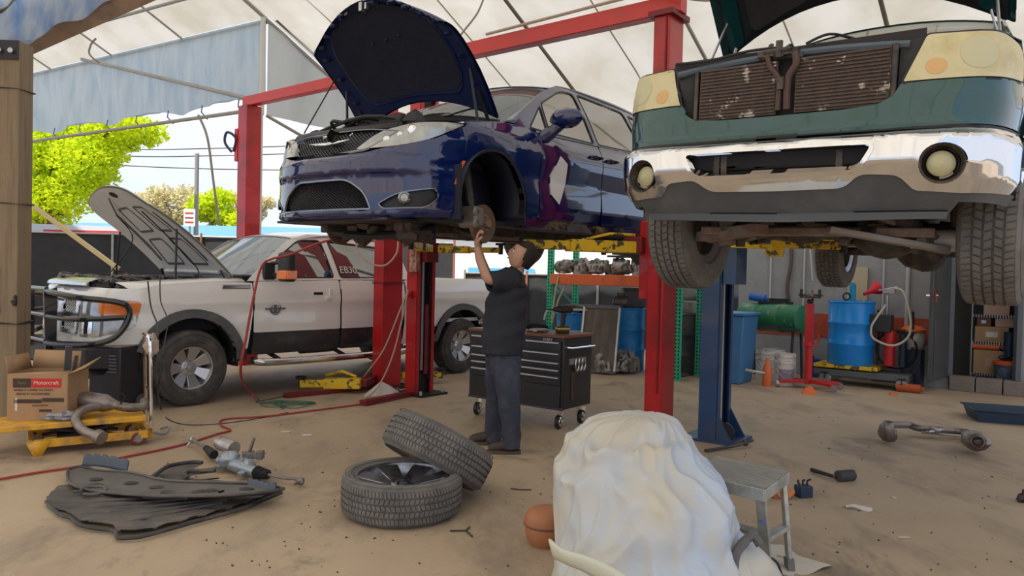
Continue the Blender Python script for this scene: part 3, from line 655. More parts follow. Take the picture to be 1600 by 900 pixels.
# ---------------------------------------------------------------- the blue minivan on the red lift
blue = paint('dark_blue_metallic_paint', (.003, .010, .080), .0, .07)
vglass = mat('van_glass', (.36, .34, .31), .03, .85)
def build_van():
    t = thing('minivan', 'dark blue minivan raised on the red two-post lift with its bonnet open', 'minivan', (-.952, 6.563, 1.703), math.radians(234.2))
    t.rotation_euler = (0, .014, math.radians(234.2))
    plan = [(.97, 0), (.955, .28), (.89, .56), (.75, .79), (.50, .93), (.15, .995), (-.7, 1.01), (-2.2, 1.01), (-3.3, .995), (-3.9, .92), (-4.14, .7), (-4.2, .35), (-4.2, 0)]
    tf = [(.18, -.05), (.22, .0), (.245, .012), (.262, -.004), (.34, -.006), (.46, -.012), (.535, -.014), (.555, .006), (.66, -.004), (.69, -.035), (.80, -.09), (.90, -.16), (1.0, -.3), (1.1, -.45)]
    ts = [(.18, -.07), (.27, -.02), (.40, -.005), (.52, -.012), (.62, -.022), (.72, -.012), (.84, 0), (.95, -.008), (1.03, -.05), (1.35, -.17), (1.6, -.29), (1.7, -.36)]
    Wb = Wrap(plan, lambda x, y, z, nn: nn*interp(tf, z)+(1-nn)*interp(ts, z)); X, Y, P = Wb.X, Wb.Y, Wb.P
    def sx(pts): return [(X(a), *b) if isinstance(a, (int, float)) and False else (X(a),)+tuple(b) for a, *b in pts]
    r_ = .435; wz = .37
    # bumper fascia
    L_ = [(Y(0), .205), (Y(.45), .205), (Y(.78), .21), (X(.43), .225), (X(.425), .45), (X(.40), wz+math.sqrt(r_**2-.4**2)+.005), (X(.35), .70), (X(.35), .93), (Y(.89), .81), (Y(.78), .765), (Y(.62), .737), (Y(.45), .70), (Y(.2), .685)]
    full = L_+[(-a, b) for a, b in reversed(L_[1:])]+[(0, .685)][:0]
    low = rp([(Y(.52), .265, .03), (Y(.46), .40, .06), (Y(.30), .505, .08), (Y(-.30), .505, .08), (Y(-.46), .40, .06), (Y(-.52), .265, .03)], .05)
    fogL = rp([(Y(.56), .31, .03), (Y(.70), .395, .08), (X(.60), .44, .03), (X(.57), .37, .03), (X(.66), .285, .06), (Y(.60), .27, .03)], .04)
    fogR = [(-a, b) for a, b in fogL]
    b = panel('front_bumper', full, P, blue, t, holes=[low, fogL, fogR], step=.045)
    panel('grille_surround', low, P, mat('satin_chrome', (.22, .23, .26), .22, 1), b, holes=[ring(low, .012)], step=.05, off=.008)
    mf = meshfill(lambda u, v: Vector(P(u, v))-Vector((.02, 0, 0)), low, .034, .0032); obj('lower_grille', mf, mat('gloss_black', (.012, .013, .02), .25, coat=.5), b)
    panel('grille_backing', low, P, dark, b, step=.08, off=-.06)
    for pf in (fogL, fogR):
        f = panel('fog_lamp_bezel', pf, P, black, b, step=.05, off=-.03)
        sg = 1 if pf is fogL else -1; p = Vector(P(sg*Y(.745), .355)); n = Wb.C(sg*Y(.745))[1]; n3 = Vector((n.x, n.y, 0)); M = Matrix.Translation(p+n3*-.02) @ n3.to_track_quat('Z', 'Y').to_matrix().to_4x4()
        q = MB(); q.lathe([(0, .03), (.028, .026), (.032, .02)], 20, M); obj('fog_lamp', q, lens, f)
        q = MB(); q.lathe([(.030, .024), (.034, .03), (.046, .022), (.046, 0)], 20, M); obj('fog_lamp_ring', q, gchrome, f)
        panel('bezel_strip', pf, P, MATS['satin_chrome'], f, holes=[ring(pf, .007)], step=.06, off=.005)
    up_ = rp([(Y(.70), .865, .02), (Y(.45), .72, .05), (Y(.2), .695, .08), (Y(-.2), .695, .08), (Y(-.45), .72, .05), (Y(-.70), .865, .02), (Y(-.4), .895, .1), (Y(.4), .895, .1)], .05)
    g = panel('upper_grille', up_, P, dark, t, step=.06, off=-.045)
    obj('grille_mesh', meshfill(lambda u, v: Vector(P(u, v))-Vector((.012, 0, 0)), up_, .036, .0034), mat('mesh_dark', (.10, .11, .12), .25, .8), g)
    panel('grille_frame', up_, P, MATS['satin_chrome'], g, holes=[ring(up_, .010)], step=.06, off=.006)
    wm = MB()
    for s in (-1, 1): wm.add([P(0, .805), P(s*Y(.10), .808), P(s*Y(.25), .812), P(s*Y(.11), .79), P(0, .782)], [(0, 1, 2, 3, 4)] if s > 0 else [(4, 3, 2, 1, 0)])
    wv = MB(); wv.v = [(a+.012, b_, c) for a, b_, c in wm.v]; wv.f = wm.f; obj('winged_badge', wv, chrome, g, 'chrome winged badge', sol=.012)
    hl = rp([(Y(.34), .725, .03), (Y(.60), .735, .08), (Y(.76), .755, .1), (Y(.87), .80, .08), (X(.36), .938, .02), (X(.5), .942, .08), (Y(.76), .915, .1), (Y(.52), .865, .1)], .05)
    for s in (1, -1):
        h = panel('headlight', hl, P, lens, t, step=.04, off=.004, mirror=s < 0)
        for k, yy in enumerate((.60, .70, .79)):
            p = Vector(P(Y(yy), .80+.035*k)); p.y *= s; n = Wb.C(Y(yy))[1]; n3 = Vector((n.x, n.y*s, .1)).normalized(); M = Matrix.Translation(p) @ n3.to_track_quat('Z', 'Y').to_matrix().to_4x4()
            q = MB(); rr = (.03, .026, .042)[k]; q.lathe([(rr, .002), (rr*.9, .009), (rr*.8, .006), (rr*.6, .008), (0, .012)], 20, M); obj('lamp_bowl', q, chrome if k == 2 else mat('lamp_bowl', (.75, .75, .72), .1, .8), h)
    # sides
    A1 = arc(0, wz, r_, 23, 187, 18); A3 = arc(-3.09, wz, r_, -10, 190, 20)
    fen = [(.342, .94), (.342, .80)]+[(.345, .70)]+A1+[(-.435, .245), (-.615, .24), (-.625, .6), (-.64, 1.0), (-.52, 1.055), (-.2, 1.04), (.12, 1.0), (.30, .975)]
    fd = rp([(-.635, .27), (-1.70, .27), (-1.735, .6), (-1.735, 1.055), (-.655, 1.02), (-.64, .6)], .02)
    rd = rp([(-1.75, .27), (-2.64, .27), (-2.70, .62), (-2.84, .86), (-2.9, 1.10), (-1.75, 1.06), (-1.75, .6)], .03)
    qp = [(-2.66, .27)]+[(-3.09+r_*math.cos(math.radians(a)), wz+r_*math.sin(math.radians(a))) for a in range(-5, 191, 12)]+[(-3.56, .25), (-4.0, .30), (-4.05, 1.12), (-2.92, 1.11), (-2.86, .86), (-2.715, .62)]
    qp = [(a, b_) for a, b_ in qp]
    up = [(-.30, 1.045), (-.655, 1.03), (-1.735, 1.065), (-2.9, 1.11), (-4.0, 1.15), (-3.95, 1.42), (-3.5, 1.575), (-2.6, 1.63), (-1.8, 1.635), (-1.29, 1.60), (-1.0, 1.49), (-.77, 1.365), (-.52, 1.21)]
    w1 = rp([(-.56, 1.07, .01), (-.82, 1.065, .02), (-.82, 1.30, .02)], .02)
    w2 = rp([(-.865, 1.07), (-1.665, 1.085), (-1.585, 1.575, .06), (-1.32, 1.545, .1), (-.865, 1.335)], .03)
    w3 = rp([(-1.765, 1.09), (-2.80, 1.13), (-2.66, 1.575, .06), (-1.68, 1.585, .04)], .03)
    w4 = rp([(-2.90, 1.14), (-3.80, 1.22), (-3.55, 1.47, .06), (-2.78, 1.565)], .04)
    hm = mat('door_gap', (.01, .01, .012), .8)
    for s in (1, -1):
        mi = s < 0
        panel('fender', sx(fen), P, blue, t, mirror=mi)
        lip = [(a, b_) for a, b_ in arc(0, wz, r_, 12, 190, 22)]+[(a, b_) for a, b_ in arc(0, wz, r_-.03, 190, 12, 22)]; panel('wheel_arch_lip', sx(lip), P, mat('arch_black', (.015, .016, .022), .4), t, mirror=mi, off=-.004, th=.05)
        d = panel('front_door', sx(fd), P, blue, t, mirror=mi)
        d2 = panel('sliding_door', sx(rd), P, blue, t, mirror=mi)
        panel('quarter_panel', sx(qp), P, blue, t, mirror=mi)
        panel('door_sill', sx([(-.43, .19), (-2.66, .19), (-2.65, .265), (-.43, .265)]), P, blue, t, mirror=mi)
        u = panel('window_frame', sx(up), P, blue, t, holes=[sx(w_) for w_ in (w1, w2, w3, w4)], mirror=mi, step=.07)
        for w_ in (w1, w2, w3, w4):
            panel('side_window', sx(w_), P, vglass, u, mirror=mi, off=-.008)
            panel('window_trim', sx(ring(w_, -.014)), P, MATS['satin_chrome'] if False else black, u, holes=[sx(w_)], mirror=mi, off=.003)
        panel('inner_side', sx([(-.5, .25), (-4.0, .3), (-4.0, 1.1), (-.5, 1.02)]), P, hm, t, mirror=mi, off=-.05, step=.2)
        for dd, x in ((d, -1.60), (d2, -1.93)):
            q = MB(); a_, b_ = Vector(P(X(x+.10), .93)), Vector(P(X(x-.10), .935)); o_ = Vector((0, .03, 0))
            q.tube(cat_([a_, a_+o_*1.3+Vector((-.03, 0, 0)), b_+o_*1.3+Vector((.03, 0, 0)), b_], 5), .014, 8); q.sph(tuple((a_+b_)/2-Vector((0, .004, 0))), .05, 10, (1.3, .25, .6))
            if mi: q.v = [(i, -j, k) for i, j, k in q.v]; q.f = [f[::-1] for f in q.f]
            obj('door_handle', q, blue, dd)
        # mirror
        q = MB(); q.blob((-.78, 1.17, 1.16), .15, 18, .04, 2, (.55, 1.1, .60)); 
        if mi: q.v = [(i, -j, k) for i, j, k in q.v]; q.f = [f[::-1] for f in q.f]
        m_ = obj('side_mirror', q, blue, t)
        q = MB(); q.tube(cat_([(-.74, .95, 1.0), (-.76, 1.03, 1.05), (-.79, 1.12, 1.12)], 4), [.07, .066, .062, .058, .054, .05, .048, .046, .044], 10)
        if mi: q.v = [(i, -j, k) for i, j, k in q.v]; q.f = [f[::-1] for f in q.f]
        obj('mirror_arm', q, blue, m_)
        q = MB(); q.sph((-.865, s*1.17, 1.15), .1, 14, (.12, 1.0, .6)); obj('mirror_glass', q, chrome, m_)
        # wheel housing
        q = MB(); q.lathe([(r_-.01, -.36), (r_-.01, .0)], 30, MX((0, s*.99, wz), (-PI/2*s, 0, 0)), PI-.25 if s > 0 else -.25, 2*PI+.25 if s > 0 else PI+.25); q.lathe([(.02, -.36), (r_-.01, -.36)], 30, MX((0, s*.99, wz), (-PI/2*s, 0, 0)), PI-.4 if s > 0 else -.4, 2*PI+.4 if s > 0 else PI+.4)
        o_ = obj('wheel_housing', q, mat('liner_navy_black', (.012, .015, .028), .6, bump=.1), t, sol=.01)
        # the housing opening faces downwards
        q = MB(); q.box((0, s*.62, .55), (.80, .02, .6)); q.box((.43, s*.80, .42), (.02, .38, .42)); q.box((-.43, s*.80, .42), (.02, .38, .42)); obj('wheel_housing', q, MATS['liner_navy_black'], t)
        brake(t, .86, s, .20)
        q = MB(); sgn = s; q.tube([P(X(.405), .36+.0), P(X(.395), .50)], .001, 3)
        mk = rp([(.425, .475, .01), (.385, .60, .03), (.35, .665, .01), (.375, .665, .02), (.42, .60, .04), (.455, .475, .01)], .01)
        panel('side_marker', sx(mk), P, mat('amber_marker', (.95, .16, .02), .3, coat=1), t, mirror=mi, off=.012, step=.05)
        make_wheel('w', t, (-3.09, s*.86, .24), .36, .23, .235, 10, gchrome, side=s, treadn=48, tyremat=dustrub)
    # panel seams, roof, glass
    ws = [(.06, 1.075, .80, .36, 0.0), (-.25, 1.235, .79, .32, .015), (-.55, 1.385, .76, .27, .03), (-.85, 1.515, .72, .22, .04), (-1.13, 1.625, .68, .18, .05)]
    obj('windshield', loft(ws, 4, 18), wglass, t)
    rf_ = [(-1.13, 1.63, .68, .18, .05), (-1.5, 1.695, .68, .06, .07), (-2.4, 1.735, .68, 0, .08), (-3.3, 1.71, .66, 0, .08), (-3.95, 1.62, .62, -.02, .07)]
    obj('roof', loft(rf_, 6, 18), blue, t, sol=.006)
    rg = [(-3.97, 1.61, .62, -.02, .07), (-4.12, 1.35, .72, -.12, .02), (-4.2, 1.1, .80, -.18, 0)]
    obj('rear_window', loft(rg, 5, 12), glass, t)
    tg_ = [(-4.19, 1.1, .80, -.18, 0), (-4.26, .7, .92, -.25, 0), (-4.26, .3, .92, -.25, 0)]
    obj('tailgate', loft(tg_, 4, 12), blue, t)
    def edge(st, n=4):
        S = cat_([(a[0], a[1], a[2]) for a in st], n); D = cat_([(a[3], a[4], 0) for a in st], n); return [Vector((p.x-d.x, p.z, p.y-d.y)) for p, d in zip(S, D)]
    E1 = edge(ws, 4); E2 = edge(rf_, 4)
    topl = [(-.30, 1.045), (-.52, 1.21), (-.77, 1.365), (-1.0, 1.49), (-1.29, 1.60), (-1.8, 1.635), (-2.6, 1.63), (-3.5, 1.575), (-3.95, 1.42)]
    def tz(x):
        return interp(sorted([(a, b_) for a, b_ in topl]), x)
    for s in (1, -1):
        B1 = [Vector(P(X(min(e.x-.02, -.30)), tz(min(e.x-.02, -.30)))) for e in E1]; strip('a_pillar', E1, B1, blue, t, 3, mirror=s < 0, bulge=.012)
        B2 = [Vector(P(X(max(e.x, -3.95)), tz(max(e.x, -3.95)))) for e in E2]; strip('roof_rail', E2, B2, blue, t, 3, mirror=s < 0, bulge=.015)
        ft = [Vector(P(X(x), z)) for x, z in ((.12, .998), (-.04, 1.02), (-.2, 1.04), (-.32, 1.045))]; fi = [Vector((x, .83, z)) for x, z in ((.20, 1.0), (.05, 1.02), (-.15, 1.045), (-.30, 1.05))]
        strip('fender_top', ft, fi, blue, t, 3, mirror=s < 0, bulge=.01)
        ft = [Vector(P(q_, z)) for q_, z in ((Y(.60), .885), (Y(.80), .925), (X(.35), .952), (X(.12), .95), (X(.12), .998))]; fi = [Vector((x, y, z)) for x, y, z in ((.66, .58, .93), (.55, .70, .95), (.35, .80, .97), (.25, .83, .99), (.20, .83, 1.0))]
        strip('fender_top', ft, fi, blue, t, 2, mirror=s < 0)
    # engine bay
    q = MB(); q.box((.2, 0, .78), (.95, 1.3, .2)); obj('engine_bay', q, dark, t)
    fr_ = [Vector(P(Y(y), .893)) for y in (-.66, -.45, -.2, 0, .2, .45, .66)]; bk = [Vector((.66, y, .955)) for y in (-.60, -.42, -.2, 0, .2, .42, .60)]
    strip('radiator_cover', fr_, bk, black, t, 3, bulge=.02)
    q = MB(); r = random.Random(4)
    for k in range(34): q.blob((r.uniform(-.1, .62), r.uniform(-.68, .68), r.uniform(.88, .99)), r.uniform(.03, .09), 8, .25, k)
    for k in range(9): x = r.uniform(-.05, .6); q.tube(cat_([(x, r.uniform(-.7, 0), .95), (x+.1, r.uniform(-.2, .2), 1.03), (x-.1, r.uniform(0, .7), .95)], 4), .015, 6)
    obj('engine_parts', q, mat('bay_dark', (.03, .03, .033), .5, .1, var=.4), t, stuff=True)
    q = MB(); q.box((.50, .38, 1.0), (.2, .26, .08)); q.cyl((.50, .38, 1.02), (.50, .38, 1.06), .05, 12); obj('intake_box', q, black, t, bev=.02)
    q = MB()
    q.tube(cat_([(-.36, .76, 1.09), (-.12, .45, 1.12), (.0, 0, 1.125), (-.12, -.45, 1.12), (-.36, -.76, 1.09)], 6), .03, 6); q.tube(cat_([(-.30, .8, 1.07), (.0, .42, 1.08), (.10, 0, 1.08), (.0, -.42, 1.08), (-.30, -.8, 1.07)], 6), .035, 6); obj('wiper_cowl', q, black, t)
    for s in (-1, 1): q = MB(); q.tube(cat_([(-.05, s*.25+.1, 1.12), (-.15, s*.25+.35, 1.19), (-.24, s*.25+.55, 1.2)], 4), .008, 6); obj('wiper', q, black, t)
    # bonnet
    st = [(-.14, 1.14, .82, .24, .03), (.16, 1.13, .83, .16, .05), (.5, 1.06, .83, .16, .07), (.74, .99, .81, .24, .08), (.83, .94, .78, .34, .08)]
    st = [(a*1.0+.05, b_+.04, c, d, e) for a, b_, c, d, e in st]
    H, HP, T = hoodset(t, st, -.26, 1.18, math.radians(57), blue, None, None, None)
    inn = mat('bonnet_inner_navy', (.012, .022, .085), .38, .2, var=.2)
    def IP(o): 
        def f(u, v):
            e = .004; p = HP(u, v); n = (HP(u+e, v)-HP(u-e, v)).cross(HP(u, v+e)-HP(u, v-e)).normalized(); return p+n*o
        return f
    n0 = (HP(.01, .5)-HP(-.01, .5)).cross(HP(0, .51)-HP(0, .49)); sgn = 1 if (T.to_3x3() @ Vector((0, 0, -1))).dot(n0) > 0 else -1
    ol = rp([(-.975, .02), (.975, .02), (.975, .985, .33), (-.975, .985, .33)], .03, 8)
    panel('inner_panel', ol, IP(sgn*.022), inn, H, step=.12)
    pad = rp([(-.72, .14, .2), (-.3, .10, .2), (.3, .10, .2), (.72, .14, .2), (.78, .5, .25), (.62, .80, .2), (.2, .86, .2), (-.2, .86, .2), (-.62, .80, .2), (-.78, .5, .25)], .2, 5)
    panel('insulation_pad', pad, IP(sgn*.038), mat('insulation_black', (.010, .013, .030), .8, var=.3, bump=.6, bs=9), H, step=.1)
    panel('pad_rim', ring(pad, -.02), IP(sgn*.034), mat('navy_gloss_rim', (.02, .03, .10), .25, coat=.6), H, holes=[pad], step=.12)
    panel('latch_panel', rp([(-.22, .865), (.22, .865), (.16, .985), (-.16, .985)], .03), IP(sgn*.044), inn, H, step=.12)
    q = MB(); c_ = IP(sgn*.06)(0, .93); q.box(c_, (.05, .035, .07)); q.box(c_+Vector((0, .05, 0)), (.03, .02, .05)); obj('latch_striker', q, steel, H)
    panel('warning_label', [(-.42, .90), (-.27, .90), (-.27, .935), (-.42, .935)], IP(sgn*.04), mat('label_cream', (.5, .45, .35), .6), H)
    for k, (a, b_) in enumerate([(s*x, y) for s in (-1, 1) for x, y in ((.86, .2), (.88, .38), (.88, .56), (.84, .72), (.72, .86), (.55, .92), (.38, .945))]):
        q = MB(); q.blob(IP(sgn*.03)(a, b_), .035, 8, .1, k, (1, 1.2, .6)); obj('bonnet_boss', q, inn, H)
    for a, b_ in ((0, .48), (-.2, .48), (.2, .5)): q = MB(); q.sph(IP(sgn*.04)(a, b_), .016, 8); obj('pad_clip', q, black, H)
    q = MB(); q.tube([(.62, -.62, .98), IP(sgn*.05)(-.86, .42)], .006, 6); obj('prop_rod', q, black, t)
    for s in (-1, 1): q = MB(); q.bar((-.25, s*.74, 1.04), IP(sgn*.03)(s*.88, .16), .03, .012); q.tube([(-.02, s*.79, 1.02), IP(sgn*.03)(s*.9, .3)], .012, 8); obj('bonnet_hinge', q, black, t)
    # flat white patch with an angular outline on the front door
    panel('white_patch', [(X(-.80), .50), (X(-.79), .66), (X(-.93), .86), (X(-1.06), .80), (X(-1.05), .62), (X(-.93), .42)], P, mat('patch_white', (.75, .74, .74), .7), t, 'white angular patch on the front door', off=.012, step=.1) if False else \
    panel('white_patch', [(X(-.80), .50), (X(-.79), .66), (X(-.93), .86), (X(-1.06), .80), (X(-1.05), .62), (X(-.93), .42)], P, mat('patch_white', (.75, .74, .74), .7), t, label='white angular patch on the front door', off=.012, step=.1)
    underbody(t, -3.9, .55, .80, .19, 5)
    q = MB(); q.box((.62, 0, .2), (.5, 1.3, .02)); q.tube(cat_([(.3, -.6, .14), (.35, 0, .1), (.3, .6, .14)], 4), .035, 8); obj('splash_shield', q, black, t)
    seats(t, (-1.3, -2.3), .45, .5, mat('tan_seat', (.35, .30, .26), .8)); q = MB(); q.box((-.45, 0, .98), (.5, 1.5, .16)); q.lathe([(.17, -.012), (.182, 0), (.17, .012)], 24, MX((-.62, .38, 1.08), (0, -1.1, 0))); obj('dashboard', q, black, t, bev=.04)
    q = MB(); q.box((-.42, .05, 1.12), (.05, .2, .12)); obj('dash_sticker', q, mat('turquoise', (.1, .6, .5), .5), t)
    return t
van = build_van()
# ---------------------------------------------------------------- the green pickup on the blue lift
green = paint('dark_green_metallic_paint', (.008, .062, .062), .35, .2)
def build_green():
    t = thing('pickup_truck', 'dark green pickup with chrome bumper and missing grille raised on the blue lift', 'pickup truck', (1.873, 4.453, 1.545))
    t.rotation_euler = (-.023, -.004, math.radians(-127.8))
    plan = [(.97, 0), (.965, .35), (.94, .64), (.86, .86), (.66, .965), (.3, .99), (-.8, 1.0), (-2.2, 1.0), (-3.6, 1.0), (-4.2, .99), (-4.5, .9), (-4.55, .4), (-4.55, 0)]
    tf = [(.25, -.10), (.34, -.03), (.44, .04), (.50, .07), (.62, .07), (.66, .0), (.70, -.02), (.82, -.03), (.95, -.05), (1.12, -.10), (1.3, -.3)]
    ts = [(.25, -.10), (.34, -.05), (.44, .01), (.62, .015), (.66, -.015), (.8, 0), (1.0, -.01), (1.18, -.04), (1.6, -.22), (1.9, -.33)]
    Wb = Wrap(plan, lambda x, y, z, nn: nn*interp(tf, z)+(1-nn)*interp(ts, z)); X, Y, P = Wb.X, Wb.Y, Wb.P
    def sx(pts): return [(X(a), b_) for a, b_ in pts]
    # chrome bumper
    half = [(0, .635), (Y(.45), .640), (Y(.80), .655), (X(.5), .665), (X(.42), .65), (X(.50), .46), (X(.62), .385), (Y(.80), .37), (Y(.62), .38), (Y(.555), .445, .03), (Y(.40), .455, .04), (Y(.33), .395, .04), (0, .39)]
    fullp = rp([(a[0],)+tuple(a[1:]) for a in half]+[(-a[0],)+tuple(a[1:]) for a in reversed(half[1:-1])], .02)
    slot = rp([(Y(.45), .585, .03), (Y(.39), .475, .05), (Y(-.39), .475, .05), (Y(-.45), .585, .03)], .03)
    fc = Y(.715); fog = [(fc+.088*math.cos(a*PI/12), .50+.082*math.sin(a*PI/12)) for a in range(24)]; fogr = [(-a, b_) for a, b_ in fog]
    bm_ = panel('chrome_bumper', fullp, P, mat('scuffed_chrome', (.74, .75, .78), .09, 1, dirt_or_tint=(.5, .44, .40), dsc=16, dth=.7), t, holes=[slot, fog, fogr], step=.035, th=.05)
    panel('bumper_slot', slot, P, dark, bm_, off=-.07, step=.1)
    panel('slot_rim', ring(slot, -.02), P, MATS['scuffed_chrome'], bm_, holes=[slot], off=.008, step=.06)
    q = MB()
    for yy in (-.3, -.26, .3): a = P(Y(yy), .53); q.box((a[0]-.075, a[1], .53), (.02, .03, .10))
    q.box((.90, 0, .50), (.03, .7, .03))
    obj('slot_bracket', q, grease, bm_, stuff=True)
    for s in (1, -1):
        p = Vector(P(fc, .495)); p.y *= s; n = Wb.C(fc)[1]; n3 = Vector((n.x, n.y*s, 0)).normalized(); M = Matrix.Translation(p-n3*.045) @ n3.to_track_quat('Z', 'Y').to_matrix().to_4x4()
        q = MB(); q.lathe([(0, .022), (.035, .018), (.056, .006), (.058, 0)], 28, M); fl_ = obj('fog_lamp', q, mat('yellowed_lens', (.50, .46, .26), .22, coat=.5, var=.3, vs=16), bm_)
        q = MB(); q.lathe([(.066, .0), (.070, .012), (.072, .0), (.085, .042), (.090, .045), (.092, .038)], 28, M); obj('fog_lamp_ring', q, MATS['scuffed_chrome'] if False else grease, fl_)
        q = MB(); q.lathe([(0, -.03), (.1, -.03), (.1, -.028)], 20, M); obj('fog_cavity', q, dark, fl_)
    va = [(0, .40), (Y(.33), .405), (Y(.40), .465), (Y(.555), .455), (Y(.62), .39), (Y(.80), .375), (X(.62), .39), (X(.5), .39), (X(.50), .34), (X(.62), .34), (Y(.80), .335), (Y(.76), .27), (0, .25)]
    va = va+[(-a, b_) for a, b_ in reversed(va[1:-1])]
    def Pv(u, v): p = P(u, v); return (p[0]-.012, p[1], p[2])
    vg = mat('faded_grey_plastic', (.085, .09, .10), .5, var=.2, vs=3, dirt_or_tint=(.14, .135, .13), dsc=3, dth=.58)
    panel('valance', va, Pv, vg, t, step=.05, th=.02)
    lipp = [(Y(-.76), .300), (0, .29), (Y(.76), .300), (Y(.76), .27), (0, .25), (Y(-.76), .27)]; panel('valance_lip', lipp, Pv, mat('grey_lip', (.13, .15, .17), .45), t, step=.06, off=.012)
    # green header under the grille opening, wrapping up beside it
    hp = [(0, .665), (Y(.5), .665), (Y(.85), .675), (X(.52), .68), (X(.50), .90), (Y(.86), .885), (Y(.54), .872), (Y(.51), .82), (Y(.45), .785), (Y(.3), .772), (0, .77)]
    hp = hp+[(-a, b_) for a, b_ in reversed(hp[1:-1])]
    panel('front_panel', hp, P, green, t, step=.04, th=.03)
    panel('grey_gap', [(X(.45)*-1, .655), (X(.45), .655), (X(.45), .672), (-X(.45), .672)], lambda u, v: P(u, v), black, t, step=.1, off=.0)
    hl = rp([(Y(.55), .878, .01), (Y(.90), .885, .03), (X(.60), .895, .03), (X(.585), 1.10, .07), (Y(.90), 1.15, .05), (Y(.62), 1.152, .02), (Y(.69), 1.10, .05)][:3]+[(X(.585), 1.05, .06), (Y(.92), 1.09, .04), (Y(.64), 1.095, .02)], .03)
    yl = mat('hazed_yellow_lens', (.66, .58, .33), .3, coat=.35, var=.12, vs=5, dirt_or_tint=(.50, .40, .15), dsc=4, dth=.6)
    for s in (1, -1):
        h = panel('headlight', hl, P, yl, t, step=.035, off=.008, th=.04, mirror=s < 0)
        panel('headlight_rim', ring(hl, -.012), P, black, h, holes=[hl], off=.0, step=.08, mirror=s < 0)
        for (u, z_, rr, mm) in ((Y(.85), .995, .075, mat('hazed_bowl', (.58, .54, .33), .4, coat=.3)), (Y(.68), .94, .038, mat('hazed_amber', (.70, .42, .16), .35, coat=.3))):
            c = [(u+rr*1.15*math.cos(a*PI/12), z_+rr*math.sin(a*PI/12)) for a in range(24)]; panel('lamp_bowl', c, P, mm, h, off=.0095, step=.05, mirror=s < 0, th=.002)
    # radiator, condenser, latch support
    g0 = .905
    def flat(u, v): return Vector((g0-.25*u*u*.6, u, v))
    q = MB(); q.add([(g0-.03, -.62, .75), (g0-.03, .62, .75), (g0-.05, .62, 1.13), (g0-.05, -.62, 1.13)], [(0, 1, 2, 3)]); bk = obj('grille_opening', q, mat('cavity_brown', (.035, .03, .03), .8), t)
    cond = mat('condenser_fins', (.105, .075, .06), .6, .3, var=.4, vs=30, bump=.3, bs=90, dirt_or_tint=(.56, .50, .42), dsc=9, dth=.60, dsoft=.02)
    for y0, y1 in ((-.44, -.03), (.06, .49)):
        q = MB(); q.box((g0-.005, (y0+y1)/2, .92), (.02, y1-y0, .27)); c = obj('condenser', q, cond, t)
        for k in range(15):
            q = MB(); q.box((g0+.008, (y0+y1)/2, .80+k*.0175), (.012, y1-y0-.01, .007)); obj('fin_row', q, cond, c)
    q = MB(); q.cyl((g0+.005, .505, .79), (g0+.005, .505, 1.06), .014, 10); obj('condenser_tank', q, grease, t); q = MB(); q.cyl((g0+.005, -.46, .79), (g0+.005, -.46, 1.05), .012, 10); obj('condenser_tank', q, grease, t)
    for s, y0, y1 in ((1, .52, .64), (-1, .46, .66)):
        q = MB(); q.add([(g0-.0, s*y0, .80), (g0-.04, s*(y1-.06), .86), (g0-.06, s*y1, 1.09), (g0-.02, s*y0, 1.07)], [(0, 1, 2, 3)]); obj('side_baffle', q, mat('baffle_black', (.035, .035, .036), .8, var=.3, bump=.3, bs=10), t, sol=.02)
    q = MB(); q.tube(cat_([(g0-.02, y, 1.085-.035*(y/.6)**2) for y in (-.58, -.4, -.1, .2, .45, .56)], 5), .02, 8); obj('upper_support', q, mat('slate_support', (.10, .13, .16), .5, .3), t)
    q = MB()
    q.tube(cat_([(g0+.02, .055, 1.08), (g0+.025, .065, 1.02), (g0+.025, .03, .95), (g0+.02, .03, .80)], 5), .018, 8); q.tube(cat_([(g0+.02, -.08, 1.08), (g0+.025, -.06, 1.02), (g0+.025, -.015, .95), (g0+.02, -.015, .80)], 5), .014, 8)
    obj('latch_support', q, mat('brown_bracket', (.10, .06, .05), .6, .3), t)
    q = MB(); r = random.Random(8)
    q.box((g0+.0, -.03, 1.09), (.05, .20, .03)); q.box((g0, -.03, 1.13), (.02, .03, .05)); q.cyl((g0+.02, -.1, 1.10), (g0+.02, .04, 1.10), .014, 8); q.box((g0+.03, 0, .93), (.03, .03, .06))
    for k in range(10): q.blob((g0+r.uniform(-.02, .03), r.uniform(-.13, .08), r.uniform(1.06, 1.14)), r.uniform(.012, .026), 6, .3, k)
    obj('bonnet_latch', q, grease, t, stuff=True)
    q = MB(); q.tube(cat_([(g0, -.02, 1.12), (g0-.02, -.2, 1.13), (g0+.01, -.4, 1.10), (g0-.03, -.60, 1.12)], 5), .008, 6); q.tube(cat_([(g0, .1, 1.12), (g0-.03, .2, 1.16), (g0-.1, .3, 1.14)], 5), .007, 6); obj('release_cable', q, black, t)
    # fenders, cab, bed
    def arcp(cx, a0, a1, n=16, r=.50, wz=.42): return [(cx+r*math.cos(math.radians(a0+(a1-a0)*k/n)), wz+r*math.sin(math.radians(a0+(a1-a0)*k/n))) for k in range(n+1)]
    fen = [(.52, .69), (.47, .58)]+arcp(0, 12, 176)+[(-.72, .45), (-.72, 1.17), (.2, 1.17), (.50, 1.12), (.56, .91)]
    dor = rp([(-.735, .45), (-1.75, .45), (-1.75, 1.2), (-.735, 1.18)], .02); d2 = rp([(-1.77, .45), (-2.2, .45), (-2.2, 1.2), (-1.77, 1.2)], .02)
    bed = [(-2.24, .45), (-3.15, .45)]+[(-3.67+.5*math.cos(math.radians(a)), .42+.5*math.sin(math.radians(a))) for a in range(4, 177, 10)]+[(-4.5, .5), (-4.5, 1.22), (-2.24, 1.22)]
